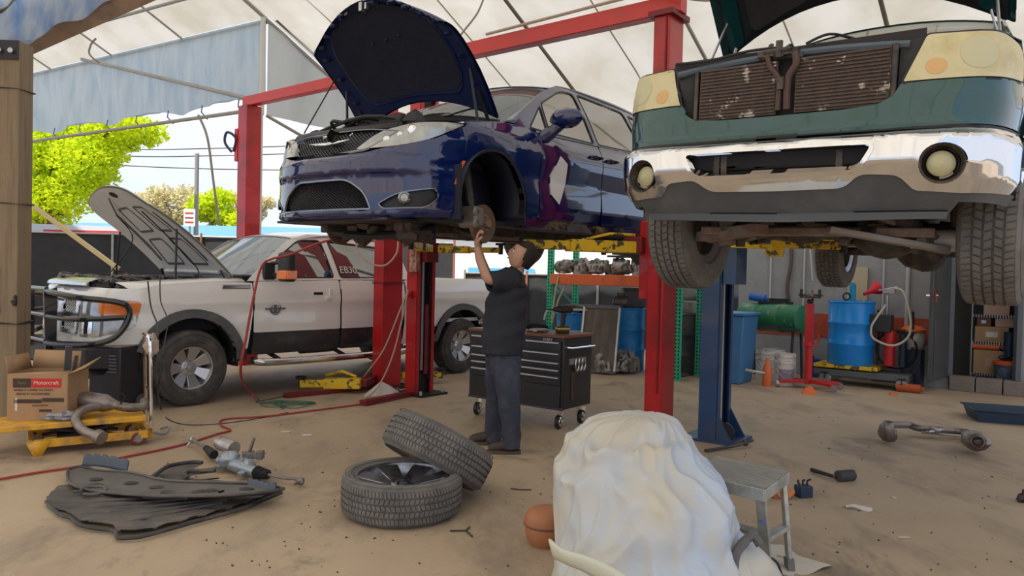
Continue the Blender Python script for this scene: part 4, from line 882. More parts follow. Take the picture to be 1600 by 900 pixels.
    fr = [(-.55, 1.18), (-2.2, 1.205), (-2.15, 1.80), (-1.3, 1.82), (-.95, 1.60)]; w1 = rp([(-.85, 1.24), (-1.72, 1.24), (-1.68, 1.74), (-1.28, 1.74), (-1.0, 1.55)], .03); w2 = rp([(-1.8, 1.24), (-2.14, 1.24), (-2.1, 1.74), (-1.78, 1.74)], .03)
    for s in (1, -1):
        mi = s < 0
        panel('fender', sx(fen), P, green, t, mirror=mi); panel('front_door', sx(dor), P, green, t, mirror=mi); panel('rear_door', sx(d2), P, green, t, mirror=mi); panel('bed_side', sx(bed), P, green, t, mirror=mi)
        f = panel('window_frame', sx(fr), P, green, t, holes=[sx(w1), sx(w2)], mirror=mi)
        for w_ in (w1, w2): panel('side_window', sx(w_), P, glass, f, mirror=mi, off=-.01)
        lp = arcp(0, 10, 178, 20, .50)+arcp(0, 178, 10, 20, .555); panel('wheel_flare', sx(lp), P, green, t, mirror=mi, off=.015, th=.06)
        ft = [Vector(P(X(x), z)) for x, z in ((.56, 1.10), (.3, 1.16), (0, 1.17), (-.5, 1.18))]; fi = [Vector((x, .80, z)) for x, z in ((.68, 1.14), (.3, 1.18), (0, 1.2), (-.5, 1.22))]; strip('fender_top', ft, fi, green, t, 2, mirror=mi, bulge=.02)
        q = MB(); q.box((-.8, s*1.16, 1.32), (.1, .24, .2)); q.tube([(-.75, s*.97, 1.25), (-.8, s*1.08, 1.28)], .03, 8); obj('side_mirror', q, black, t, bev=.03)
        q = MB(); q.lathe([(.485, -.30), (.485, 0)], 30, MX((0, s*.97, .42), (-PI/2*s, 0, 0)), PI-.1 if s > 0 else -.1, 2*PI+.1 if s > 0 else PI+.1); obj('wheel_housing', q, dark, t, sol=.01)
        make_wheel('w', t, (0, s*.86, .27), .405, .275, .225, 7, alu, side=s, treadn=56, tyremat=dustrub, steer=.0, rows=5)
        make_wheel('w', t, (-3.67, s*.86, .28), .395, .265, .225, 7, alu, side=s, treadn=44, tyremat=dustrub)
        q = MB(); q.tube(cat_([(.02, s*.66, .20), (.0, s*.45, .24), (.05, s*.30, .32)], 5), [.05]*11, 8); q.bar((.12, s*.66, .19), (.30, s*.28, .33), .07, .03); q.bar((-.10, s*.66, .17), (-.30, s*.28, .30), .07, .04); q.tube([(.02, s*.70, .17), (.02, s*.68, .55)], .045, 8); obj('suspension_arm', q, rustm, t, bev=.006)
        q = MB(); q.cyl((.0, s*.30, .27), (0, s*.70, .26), .022, 8); q.cyl((0, s*.60, .26), (0, s*.70, .26), .055, 12, .04); obj('axle_shaft', q, grease, t)
        q = MB(); q.cyl((.05, s*.50, .15), (.04, s*.50, .62), .03, 10); q.cyl((.04, s*.5, .32), (.04, s*.5, .6), .05, 12); obj('shock_absorber', q, grease, t)
    q = MB(); q.bar((.36, -.62, .23), (.28, .62, .23), .10, .05); obj('crossmember', q, rustm, t, bev=.01)
    q = MB(); q.bar((.48, .14, .235), (.16, .66, .15), .09, .035); obj('tension_strut', q, mat('pale_steel', (.30, .27, .24), .5, .4, var=.3), t, bev=.006)
    q = MB(); q.bar((.50, -.22, .235), (.22, -.68, .20), .12, .06); obj('tension_strut', q, rustm, t, bev=.006)
    q = MB(); q.blob((-3.67, -.05, .27), .2, 16, .08, 3, (1, 1.15, .9)); q.cyl((-3.67, -.75, .28), (-3.67, .75, .28), .05, 12); q.cyl((-3.45, -.05, .28), (-.6, 0, .36), .045, 10); obj('rear_axle', q, grease, t, stuff=True)
    q = MB(); q.blob((-.02, .33, .24), .17, 16, .10, 5, (1, 1.1, .85)); q.cyl((0, -.4, .28), (0, .8, .25), .045, 12); obj('front_differential', q, grease, t)
    q = MB(); q.cyl((.12, .60, .20), (.12, .72, .20), .06, 12); q.cyl((.12, .48, .21), (.12, .56, .21), .055, 12); obj('white_joint_boot', q, mat('white_boot', (.6, .58, .52), .5), t); q = MB(); q.cyl((.12, .725, .205), (.12, .755, .205), .04, 10); obj('yellow_cap', q, mat('yellow_tag', (.8, .6, .05), .5), t)
    q = MB(); q.box((-.2, 0, .36), (1.6, 1.1, .12)); q.tube(cat_([(.3, .2, .22), (0, .12, .20), (-.8, .25, .24), (-2.6, .3, .25)], 6), .035, 8); q.tube(cat_([(.35, -.3, .26), (.3, .0, .22), (.35, .35, .24)], 6), .02, 8)
    r = random.Random(9)
    for k in range(22): q.blob((r.uniform(-.5, .5), r.uniform(-.5, .5), r.uniform(.24, .36)), r.uniform(.04, .11), 8, .3, k)
    obj('engine_underside', q, grease, t, stuff=True)
    underbody(t, -4.3, .1, .85, .42, 6)
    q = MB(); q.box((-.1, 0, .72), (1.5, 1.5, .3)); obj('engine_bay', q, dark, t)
    q = MB()
    for k in range(26): q.blob((r.uniform(-.3, .6), r.uniform(-.65, .65), r.uniform(.9, 1.05)), r.uniform(.04, .1), 8, .3, k)
    obj('engine_parts', q, grease, t, stuff=True)
    ws = [(-.42, 1.21, .82, .20, .02), (-.85, 1.50, .77, .16, .03), (-1.2, 1.80, .70, .12, .05)]; obj('windshield', loft(ws, 5, 14), mat('pale_windshield', (.55, .56, .47), .02, 0, ior=1.9, coat=.6, alpha=.6, spec=.9), t)
    rr = [(-1.2, 1.81, .70, .12, .05), (-1.7, 1.88, .70, .0, .06), (-2.18, 1.83, .70, 0, .05)]; obj('roof', loft(rr, 5, 14), green, t, sol=.006)
    q = MB(); q.add([(-2.2, -.9, 1.2), (-2.2, .9, 1.2), (-2.18, .70, 1.8), (-2.18, -.70, 1.8)], [(0, 1, 2, 3)]); obj('rear_window', q, glass, t)
    for s in (1, -1):
        A = [Vector((x-d, .0+h, z)) for x, z, h, d, e in ws]; A = [Vector((ws[i][0]-ws[i][3], ws[i][2], ws[i][1]-ws[i][4])) for i in range(3)]; B = [Vector(P(X(x), z)) for x, z in ((-.68, 1.24), (-.95, 1.60), (-1.3, 1.82))]; strip('a_pillar', A, B, green, t, 2, mirror=s < 0)
        A = [Vector((rr[i][0]-rr[i][3], rr[i][2], rr[i][1]-rr[i][4])) for i in range(3)]; B = [Vector(P(X(x), z)) for x, z in ((-1.3, 1.82), (-1.7, 1.81), (-2.15, 1.80))]; strip('roof_rail', A, B, green, t, 2, mirror=s < 0)
    q = MB(); q.box((-3.35, 0, .62), (2.3, 1.7, .05)); q.box((-4.5, 0, .85), (.06, 1.8, .7)); obj('bed_floor', q, green, t)
    seats(t, (-1.6,), .7)
    # bonnet
    st = [(-.10, 1.53, .86, .30, .05), (.15, 1.53, .86, .20, .06), (.5, 1.49, .84, .14, .08), (.86, 1.40, .80, .18, .06)]
    H, HP, T = hoodset(t, st, -.40, 1.46, math.radians(50), green, None, None, None)
    def IP(o):
        def f(u, v):
            e = .004; p = HP(u, v); n = (HP(u+e, v)-HP(u-e, v)).cross(HP(u, v+e)-HP(u, v-e)).normalized(); return p+n*o
        return f
    n0 = (HP(.01, .5)-HP(-.01, .5)).cross(HP(0, .51)-HP(0, .49)); sgn = 1 if (T.to_3x3() @ Vector((0, 0, -1))).dot(n0) > 0 else -1
    panel('inner_panel', rp([(-.96, .0), (.96, .0), (.94, .985, .2), (-.94, .985, .2)], .03, 6), IP(sgn*.03), mat('bonnet_inner_black', (.016, .022, .026), .5, var=.3), H, step=.12)
    panel('insulation_pad', rp([(-.72, .06, .1), (-.3, .1, .05), (-.28, .14, .05), (.28, .14, .05), (.3, .1, .05), (.72, .06, .1), (.76, .8, .2), (-.76, .8, .2)], .1, 5), IP(sgn*.055), mat('insulation_grey', (.026, .022, .026), .9, var=.3, bump=.5, bs=8), H, step=.1)
    for s in (-1, 1):
        panel('bonnet_brace', rp([(s*.80, .05), (s*.92, .05), (s*.92, .9), (s*.80, .9)], .03), IP(sgn*.05), green, H, step=.15)
        q = MB(); q.bar((-.35, s*.84, 1.2), IP(sgn*.05)(s*.87, .06), .02, .008); q.cyl((.05, s*.84, 1.18), IP(sgn*.05)(s*.90, .25), .008, 8); obj('bonnet_hinge', q, steel, t)
    return t
gtruck = build_green()
# ---------------------------------------------------------------- the white pickup at the back left
white = paint('pearl_white_paint', (.84, .82, .79), .0, .25, var=.04, vs=2); cladd = mat('lower_two_tone', (.045, .047, .052), .35, .3, coat=.4, dirt_or_tint=(.10, .09, .08), dsc=4, dth=.6)
flare = mat('flare_grey', (.10, .105, .11), .45, dirt_or_tint=(.15, .14, .13), dsc=5, dth=.6)
def build_white():
    t = thing('pickup_truck', 'white crew cab pickup with black grille guard parked with its hood up', 'pickup truck', (-4.172, 8.579, 0), 3.9973)
    plan = [(.95, 0), (.945, .4), (.92, .68), (.84, .86), (.62, .965), (.25, 1.0), (-.8, 1.01), (-2.5, 1.01), (-4, 1.01), (-5.0, 1.0), (-5.35, .9), (-5.4, .4), (-5.4, 0)]
    tf = [(.5, 0), (.8, 0), (1.1, -.02), (1.25, -.06), (1.35, -.2)]
    ts = [(.45, -.06), (.6, -.01), (.85, .0), (1.02, -.01), (1.12, .005), (1.25, -.015), (1.36, -.05), (1.7, -.20), (2.0, -.36)]
    Wb = Wrap(plan, lambda x, y, z, nn: nn*interp(tf, z)+(1-nn)*interp(ts, z)); X, Y, P = Wb.X, Wb.Y, Wb.P
    def sx(pts): return [(X(a), b_) for a, b_ in pts]
    WZ, R_ = .44, .52; XR = -4.10
    def ar(cx, a0, a1, r=R_, n=20): return [(cx+r*math.cos(math.radians(a0+(a1-a0)*k/n)), WZ+r*math.sin(math.radians(a0+(a1-a0)*k/n))) for k in range(n+1)]
    fen = [(.60, .70), (.50, .68)]+ar(0, 26, 160)+[(-.50, .60), (-.64, .58), (-.70, 1.0), (-.70, 1.33), (-.3, 1.345), (.30, 1.30), (.62, 1.24), (.60, 1.0)]
    clf = [(-.50, .44), (-.66, .44), (-.64, .58), (-.50, .59)]
    fd = rp([(-.715, .76), (-1.90, .76), (-1.90, 1.37), (-.72, 1.345), (-.72, 1.0)], .02); fdl = rp([(-.70, .50), (-1.90, .50), (-1.90, .755), (-.715, .755)], .02)
    rd = rp([(-1.92, .76), (-2.92, .76), (-2.98, 1.37), (-1.92, 1.37)], .02); rdl = rp([(-1.92, .50), (-2.86, .50), (-2.92, .755), (-1.92, .755)], .02)
    cb_ = [(-2.94, .50), (-3.10, .50), (-3.12, 1.38), (-3.0, 1.38)]
    bed = [(-3.15, .76), (-3.50, .76)]+ar(XR, 148, 26)[0:]+[(-4.5, .72), (-5.3, .72), (-5.32, 1.40), (-3.15, 1.40)]
    bed = [(-3.15, .76), (-3.54, .76)]+list(reversed(ar(XR, 32, 148)))[::-1][::-1]+[(-4.66, .72), (-5.3, .72), (-5.32, 1.40), (-3.15, 1.40)]
    a_ = ar(XR, 32, 148)   # from front (x larger) to rear
    bed = [(-3.15, .76)]+a_+[(-5.3, .72), (-5.32, 1.40), (-3.15, 1.40)]
    bedl = [(-3.15, .52), (-3.56, .52), (-3.60, .60), (-3.62, .755), (-3.15, .755)]
    up = [(-.64, 1.35), (-1.9, 1.375), (-3.10, 1.39), (-3.02, 1.80), (-2.86, 1.91), (-2.2, 1.945), (-1.6, 1.94), (-1.30, 1.86), (-1.0, 1.64)]
    w1 = rp([(-.98, 1.40, .02), (-1.83, 1.41), (-1.76, 1.86, .05), (-1.45, 1.85, .08), (-1.16, 1.66, .05), (-.98, 1.50, .03)], .03)
    w2 = rp([(-1.95, 1.41), (-2.80, 1.42), (-2.76, 1.80, .08), (-1.88, 1.86)], .03)
    dg = mat('door_gap', (.01, .01, .012), .8)
    for s in (1, -1):
        mi = s < 0
        panel('fender', sx(fen), P, white, t, mirror=mi); panel('lower_fender', sx(clf), P, cladd, t, mirror=mi)
        d1 = panel('front_door', sx(fd), P, white, t, mirror=mi); panel('lower_door', sx(fdl), P, cladd, d1, mirror=mi)
        d2_ = panel('rear_door', sx(rd), P, white, t, mirror=mi); panel('lower_door', sx(rdl), P, cladd, d2_, mirror=mi)
        panel('cab_corner', sx(cb_), P, white, t, mirror=mi); bd = panel('bed_side', sx(bed), P, white, t, mirror=mi); panel('lower_bed_side', sx(bedl), P, cladd, bd, mirror=mi)
        u = panel('window_frame', sx(up), P, white, t, holes=[sx(w1), sx(w2)], mirror=mi)
        for w_ in (w1, w2): panel('side_window', sx(w_), P, glass, u, mirror=mi, off=-.012); panel('window_seal', sx(ring(w_, -.016)), P, black, u, holes=[sx(w_)], mirror=mi, off=.003)
        for cx, a0, a1 in ((0, 18, 176), (XR, 8, 172)):
            lp = ar(cx, a0, a1, R_-.01)+ar(cx, a1, a0, R_+.085); panel('wheel_flare', sx(lp), P, flare, t, mirror=mi, off=.035, th=.06)
            q = MB(); q.lathe([(R_+.01, -.34), (R_+.01, 0)], 30, MX((cx, s*.99, WZ), (-PI/2*s, 0, 0)), PI-.1 if s > 0 else -.1, 2*PI+.1 if s > 0 else PI+.1); q.box((cx, s*.62, .75), (.98, .02, .55)); obj('wheel_housing', q, dark, t, sol=.01)
        panel('inner_side', sx([(-.6, .5), (-3.1, .5), (-3.1, 1.36), (-.6, 1.33)]), P, dg, t, mirror=mi, off=-.05, step=.3)
        for dd, x in ((d1, -1.74), (d2_, -2.80)):
            q = MB(); p = Vector(P(X(x), 1.20)); y_ = s*(p.y+.014); q.box((x-.0, y_, 1.205), (.05, .02, .13)); q.box((x+.02, y_, 1.15), (.09, .028, .05)); obj('door_handle', q, white, dd, bev=.01)
            q = MB(); q.box((x+.17, y_-s*.012, 1.205), (.13, .012, .035)); obj('keypad', q, black, dd, bev=.004)
        q = MB(); p = Vector(P(X(-.98), 1.03)); M = MX((-.98, s*(p.y+.006), 1.03), (PI/2, 0, 0)); q.lathe([(.045, -.004), (.062, .006), (.075, -.004)], 24, M); q.box((-.98, s*(p.y+.008), 1.03), (.26, .012, .018)); q.box((-.98, s*(p.y+.008), 1.03), (.03, .014, .08)); obj('round_badge', q, mat('badge_grey', (.16, .16, .17), .4, .6), d1, 'dark grey round winged badge')
        # vent
        q = MB(); p = Vector(P(X(-.48), 1.28)); q.box((-.50, s*(p.y+.004), 1.285), (.34, .02, .05)); obj('fender_vent', q, gchrome, t, bev=.01)
        # tow mirror
        q = MB(); q.box((-.98, s*1.24, 1.52), (.13, .22, .34)); m_ = obj('towing_mirror', q, mat('mirror_black', (.03, .031, .034), .5), t, bev=.035)
        q = MB(); q.box((-.92, s*1.24, 1.43), (.03, .20, .10)); q.box((-.98, s*1.345, 1.43), (.13, .02, .10)); obj('mirror_lamp', q, amber, m_, bev=.008)
        q = MB(); q.bar((-.96, s*.95, 1.42), (-.98, s*1.2, 1.44), .05, .04); q.bar((-.96, s*.93, 1.56), (-.98, s*1.2, 1.58), .05, .04); q.box((-.92, s*.95, 1.47), (.14, .06, .2)); obj('mirror_arm', q, MATS['mirror_black'], m_, bev=.01)
        # running board
        q = MB(); q.tube(cat_([(-.72, s*.96, .44), (-.82, s*1.08, .42), (-1.5, s*1.10, .41), (-2.6, s*1.10, .41), (-2.95, s*1.07, .42), (-3.02, s*.96, .44)], 5), .042, 10); rb_ = obj('running_board', q, mat('dull_chrome', (.6, .58, .55), .25, 1, var=.2), t)
        for x in (-1.0, -1.9, -2.7): q = MB(); q.bar((x, s*.75, .52), (x, s*1.08, .44), .05, .03); obj('step_bracket', q, black, rb_)
        make_wheel('w', t, (0, s*.875, .41), .41, .275, .235, 8 if False else 7, mat('machined_alloy', (.52, .52, .53), .3, .8), side=s, treadn=44, hubr=.085, sp_w=.09, lugs=8)
        make_wheel('w', t, (XR, s*.875, .41), .41, .275, .235, 7, MATS['machined_alloy'], side=s, treadn=44, hubr=.085, sp_w=.09, lugs=8)
    # front end
    gr = rp([(Y(.46), .78), (Y(.50), 1.18, .06), (Y(-.50), 1.18, .06), (Y(-.46), .78)], .04)
    g = panel('grille', gr, P, mat('grille_chrome', (.55, .57, .6), .15, 1), t, step=.06, off=.02, holes=[rp([(Y(s*.08), z0), (Y(s*.42), z0), (Y(s*.42), z1), (Y(s*.08), z1)], .02) for s in (1, -1) for z0, z1 in ((.82, .96), (1.0, 1.13))])
    panel('grille_backing', gr, P, dark, g, step=.1, off=-.03)
    q = meshfill(lambda u, v: Vector(P(u, v)), gr, .05, .006, 'diamond'); obj('grille_mesh', q, gchrome, g)
    hl = rp([(Y(.50), .76), (Y(.50), 1.17), (Y(.80), 1.17, .05), (X(.52), 1.13, .05), (X(.58), .86, .05), (Y(.78), .76)], .03)
    fb = [(0, .66), (Y(.84), .66), (X(.55), .68), (X(.60), 1.26), (Y(.5), 1.27), (0, 1.27)]; fb = fb+[(-a, b_) for a, b_ in reversed(fb[1:-1])]
    hr = [(-a, b_) for a, b_ in hl]
    panel('front_panel', fb, P, white, t, step=.05, holes=[ring(gr, .01), hl, hr])
    for s in (1, -1):
        h = panel('headlight', hl, P, lens, t, step=.05, mirror=s < 0)
        panel('turn_lens', rp([(Y(.82), 1.0), (Y(.80), 1.155), (X(.53), 1.12), (X(.56), .99)], .02), P, amber, h, step=.06, off=.006, mirror=s < 0)
        panel('headlight_reflector', rp([(Y(.56), .80), (Y(.56), .94), (Y(.74), .94), (Y(.74), .80)], .03), P, chrome, h, step=.06, off=.004, mirror=s < 0)
    nose = [(.96, 1.28, .60, .05, 0), (.93, 1.33, .58, .05, .01), (.80, 1.36, .56, .03, .01), (.74, 1.34, .56, .02, 0)]
    obj('nose_cap', loft(nose, 4, 14), MATS['grille_chrome'], t, sol=.01)
    # aftermarket bumper and guard
    q = MB(); q.prism(rp([(.80, -1.02), (1.02, -.94), (1.14, -.45), (1.14, .45), (1.02, .94), (.80, 1.02), (.62, 1.02), (.62, -1.02)], .04), .46, .68); q.add([(.80, -1.02, .46), (1.02, -.94, .46), (1.14, -.45, .46), (1.14, .45, .46), (1.02, .94, .46), (.80, 1.02, .46), (.55, .95, .30), (.75, .6, .28), (.75, -.6, .28), (.55, -.95, .30)], [(5, 4, 3, 2, 1, 0, 9, 8, 7, 6)]); obj('front_bumper', q, black, t, bev=.02)
    gb = mat('gloss_black_tube', (.012, .013, .016), .25, coat=.5)
    q = MB()
    gu = None
    for s in (-1, 1):
        q = MB(); q.add([(1.10, s*.36, .62), (1.20, s*.36, .62), (1.22, s*.36, 1.22), (1.10, s*.36, 1.26), (1.10, s*.33, .62), (1.20, s*.33, .62), (1.22, s*.33, 1.22), (1.10, s*.33, 1.26)], [(0, 1, 2, 3), (7, 6, 5, 4), (0, 4, 5, 1), (1, 5, 6, 2), (2, 6, 7, 3), (3, 7, 4, 0)])
        gu_ = obj('guard_upright' if gu else 'grille_guard', q, gb, gu or t); gu = gu or gu_
    for z in (.72, .98, 1.24): q = MB(); q.cyl((1.19, -.34, z), (1.19, .34, z), .025, 8); obj('guard_tube', q, gb, gu)
    for s in (-1, 1):
        q = MB(); q.tube(cat_([(1.19, s*.34, 1.22), (1.16, s*.6, 1.20), (1.05, s*.86, 1.17), (.78, s*1.05, 1.13), (.68, s*1.07, 1.06), (.70, s*1.06, .92), (.80, s*1.02, .78), (.95, s*.93, .72), (1.12, s*.6, .70), (1.19, s*.34, .70)], 6), .03, 8); obj('guard_tube', q, gb, gu)
        q = MB(); q.tube(cat_([(1.19, s*.34, .97), (1.14, s*.62, .96), (1.02, s*.88, .96), (.72, s*1.06, .98)], 6), .026, 8); obj('guard_tube', q, gb, gu)
    # bay
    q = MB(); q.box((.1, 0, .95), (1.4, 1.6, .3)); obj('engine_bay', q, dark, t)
    q = MB(); r = random.Random(14)
    for k in range(60): q.blob((r.uniform(-.45, .78), r.uniform(-.75, .75), r.uniform(1.1, 1.33)), r.uniform(.04, .1), 8, .3, k)
    for k in range(18): x = r.uniform(-.4, .7); q.tube(cat_([(x, r.uniform(-.7, .3), 1.25), (x+.15, r.uniform(-.3, .3), 1.38), (x-.1, r.uniform(.1, .75), 1.28)], 4), .016, 6)
    obj('engine_parts', q, mat('bay_mixed', (.06, .055, .055), .5, .2, var=.6, vs=5, dirt_or_tint=(.25, .2, .18), dsc=4, dth=.6), t, stuff=True)
    for s in (1, -1):
        ft = [Vector(P(X(x), z)) for x, z in ((.62, 1.24), (.30, 1.30), (-.3, 1.345), (-.62, 1.34))]; fi = [Vector((x, .82, z)) for x, z in ((.72, 1.32), (.30, 1.35), (-.3, 1.38), (-.62, 1.38))]; strip('fender_top', ft, fi, white, t, 2, mirror=s < 0, bulge=.01)
    ws = [(-.58, 1.38, .86, .22, .02), (-.95, 1.66, .80, .18, .03), (-1.32, 1.91, .72, .14, .05)]; obj('windshield', loft(ws, 5, 14), mat('sky_windshield', (.25, .33, .40), .02, 0, ior=2.0, coat=1, alpha=.72, spec=.9), t)
    rr = [(-1.32, 1.92, .72, .14, .05), (-1.8, 1.99, .72, .02, .06), (-2.5, 1.99, .72, 0, .06), (-3.02, 1.93, .70, 0, .06)]; obj('roof', loft(rr, 5, 14), white, t, sol=.006)
    q = MB(); q.add([(-3.1, -.95, 1.36), (-3.1, .95, 1.36), (-3.03, .70, 1.88), (-3.03, -.70, 1.88)], [(0, 1, 2, 3)]); obj('rear_window', q, glass, t)
    for s in (1, -1):
        A = [Vector((ws[i][0]-ws[i][3], ws[i][2], ws[i][1]-ws[i][4])) for i in range(3)]; B = [Vector(P(X(x), z)) for x, z in ((-.66, 1.37), (-1.0, 1.64), (-1.30, 1.86))]; strip('a_pillar', A, B, white, t, 2, mirror=s < 0)
        A = [Vector((rr[i][0]-rr[i][3], rr[i][2], rr[i][1]-rr[i][4])) for i in range(4)]; B = [Vector(P(X(x), z)) for x, z in ((-1.30, 1.86), (-1.8, 1.942), (-2.5, 1.93), (-3.02, 1.80))]; strip('roof_rail', A, B, white, t, 2, mirror=s < 0)
    q = MB(); q.box((-4.2, 0, .8), (2.2, 1.9, .05)); q.box((-5.34, 0, 1.05), (.06, 1.85, .7)); q.box((-3.14, 0, 1.05), (.04, 1.9, .62)); obj('bed_floor', q, white, t)
    q = MB(); q.box((-1.9, 0, .55), (3.2, 1.5, .10)); obj('floor_pan', q, dark, t); underbody(t, -5.2, .8, .6, .5, 7)
    seats(t, (-1.75, -2.7), .95, .5, mat('maroon_seat', (.10, .03, .03), .8)); q = MB(); q.box((-.9, 0, 1.32), (.5, 1.6, .2)); q.lathe([(.18, -.014), (.195, 0), (.18, .014)], 24, MX((-1.2, .42, 1.42), (0, -1.1, 0))); obj('dashboard', q, black, t, bev=.04)
    # window lettering
    wt = Vector(P(X(-2.08), 1.50)); M = Matrix.Translation(wt+Vector((0, .012, 0))) @ Matrix.Rotation(PI, 4, 'Z') @ Matrix.Rotation(PI/2-.38, 4, 'X')
    text('window_writing', 'EB30', .13, mat('white_ink', (.7, .7, .7), .6), t, M, .001, 'white hand lettering on the rear door window')
    # hood, silver grey underside towards us
    st = [(-.60, 1.42, .86, -.04, .03), (-.1, 1.44, .86, .0, .06), (.45, 1.40, .84, .06, .08), (.88, 1.33, .80, .18, .09)]
    H, HP, T = hoodset(t, st, -.56, 1.42, math.radians(45), white, None, None, None)
    def IP(o):
        def f(u, v):
            e = .004; p = HP(u, v); n = (HP(u+e, v)-HP(u-e, v)).cross(HP(u, v+e)-HP(u, v-e)).normalized(); return p+n*o
        return f
    n0 = (HP(.01, .5)-HP(-.01, .5)).cross(HP(0, .51)-HP(0, .49)); sgn = 1 if (T.to_3x3() @ Vector((0, 0, -1))).dot(n0) > 0 else -1
    sil = mat('bonnet_inner_silver', (.66, .67, .67), .45, .0, var=.12)
    panel('inner_panel', rp([(-.97, .01), (.97, .01), (.95, .985, .3), (-.95, .985, .3)], .03, 6), IP(sgn*.03), sil, H, step=.12)
    drk = mat('recess_grey', (.12, .12, .12), .6)
    for pl_ in ([(-.62, .16), (-.10, .16), (-.10, .42), (-.5, .42)], [(.10, .16), (.62, .16), (.5, .42), (.10, .42)], [(-.5, .48), (-.08, .48), (-.08, .74), (-.4, .74)], [(.08, .48), (.5, .48), (.4, .74), (.08, .74)], [(-.72, .2), (-.66, .2), (-.56, .7), (-.62, .7)], [(.72, .2), (.66, .2), (.56, .7), (.62, .7)]):
        pl2 = rp(pl_, .05); panel('pressed_rib', pl2, IP(sgn*.036), drk, H, step=.15, holes=[ring(pl2, .018 if pl2[0] else .02)])
    q = MB(); q.tube(cat_([IP(sgn*.05)(u, .10) for u in (-.8, -.4, 0, .4, .8)], 4), .02, 6); obj('pressed_rib', q, sil, H)
    c_ = [(0+.09*math.cos(a*PI/8), .88+.035*math.sin(a*PI/8)) for a in range(16)]; panel('latch_hole', c_, IP(sgn*.037), dark, H, step=.1)
    for s in (-1, 1):
        q = MB(); q.tube([(.1, s*.80, 1.36), IP(sgn*.05)(s*.90, .55)], .012, 8); obj('gas_strut', q, black, t); q = MB(); q.bar((-.5, s*.80, 1.3), IP(sgn*.04)(s*.88, .12), .03, .015); obj('bonnet_hinge', q, black, t)
    q = MB(); q.tube(cat_([IP(sgn*.05)(-.2, .86), IP(sgn*.06)(-.5, .7), IP(sgn*.06)(-.82, .45), (.2, -.8, 1.36)], 5), .007, 6); q.tube(cat_([IP(sgn*.05)(.3, .7), IP(sgn*.06)(.25, .4), IP(sgn*.09)(.3, .12), (-.2, .3, 1.36)], 5), .007, 6); obj('washer_hose', q, black, H)
    return t
wtruck = build_white()
# ================================================================ LIFTS
def v2w(t, p): return Matrix.Translation(t.location) @ t.rotation_euler.to_matrix().to_4x4() @ Vector(p)
RZV = math.atan2(V.y, V.x)                                       # local x = across (V), local y = away (U)
P2 = Vector((-1.60, 9.55, 0)); P3 = Vector((-1.12, 9.10, 0)); P4 = Vector((1.44, 7.10, 0)); P1 = Vector((-4.12, 11.5, 0)); P5 = Vector((1.93, 6.93, 0))
rope = mat('pale_hose', (.50, .38, .30), .6); chn = mat('chain_black', (.03, .028, .03), .5, .5)
lift = thing('two_post_lift', 'red two-post lift holding up the blue minivan', 'vehicle lift', P3, RZV)
def solidcol(parent, c, w_, d_, h, m, lab=None):
    q = MB(); q.box((c[0], c[1], h/2), (w_, d_, h)); return obj('column', q, m, parent, lab, bev=.01)
def L2(p, t): return t.matrix_local_inv @ Vector(p) if False else (RZ(-RZV) @ (Vector(p)-t.location))
# far column: open channel towards the minivan
q = MB(); q.box((-.075, 0, 1.85), (.02, .30, 3.7)); q.box((0, -.15, 1.85), (.17, .02, 3.7)); q.box((0, .15, 1.85), (.17, .02, 3.7)); q.box((.085, -.125, 1.85), (.02, .05, 3.7)); q.box((.085, .125, 1.85), (.02, .05, 3.7)); obj('column', q, redp, lift)
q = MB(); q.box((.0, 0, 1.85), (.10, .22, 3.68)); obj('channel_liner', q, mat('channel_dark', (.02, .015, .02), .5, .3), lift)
q = MB(); q.cyl((.075, -.05, .3), (.075, -.05, 1.7), .022, 10); obj('hydraulic_cylinder', q, mat('grey_cyl', (.30, .29, .32), .35, .6), lift)
q = MB(); q.cyl((.08, .02, .25), (.08, .02, 1.1), .03, 10); obj('ram_sleeve', q, dred, lift)
for y in (.06,):
    ch0 = None
    q = MB()
    for k in range(60): q.box((.085, y, .2+k*.028), (.02 if k % 2 else .034, .022, .02))
    obj('chain', q, chn, lift, stuff=True)
q = MB(); q.box((.02, 0, .012), (.50, .46, .024)); obj('base_plate', q, chn, lift); 
for x, y in ((.22, -.19), (.22, .19), (-.18, -.19), (-.18, .19)): q = MB(); q.cyl((x, y, .02), (x, y, .07), .02, 6); obj('anchor_bolt', q, steel, lift)
q = MB(); q.box((-.02, -.175, 1.22), (.1, .05, .09)); q.cyl((-.04, -.2, 1.22), (.02, -.2, 1.22), .03, 10); obj('lock_release', q, redp, lift)
q = MB(); q.box((.05, -.17, 1.63), (.12, .06, .26)); q.cyl((.05, -.21, 1.7), (.05, -.21, 1.78), .03, 10); obj('latch_box', q, mat('dirty_red', (.35, .08, .07), .5, dirt_or_tint=(.5, .45, .35), dsc=14, dth=.55), lift)
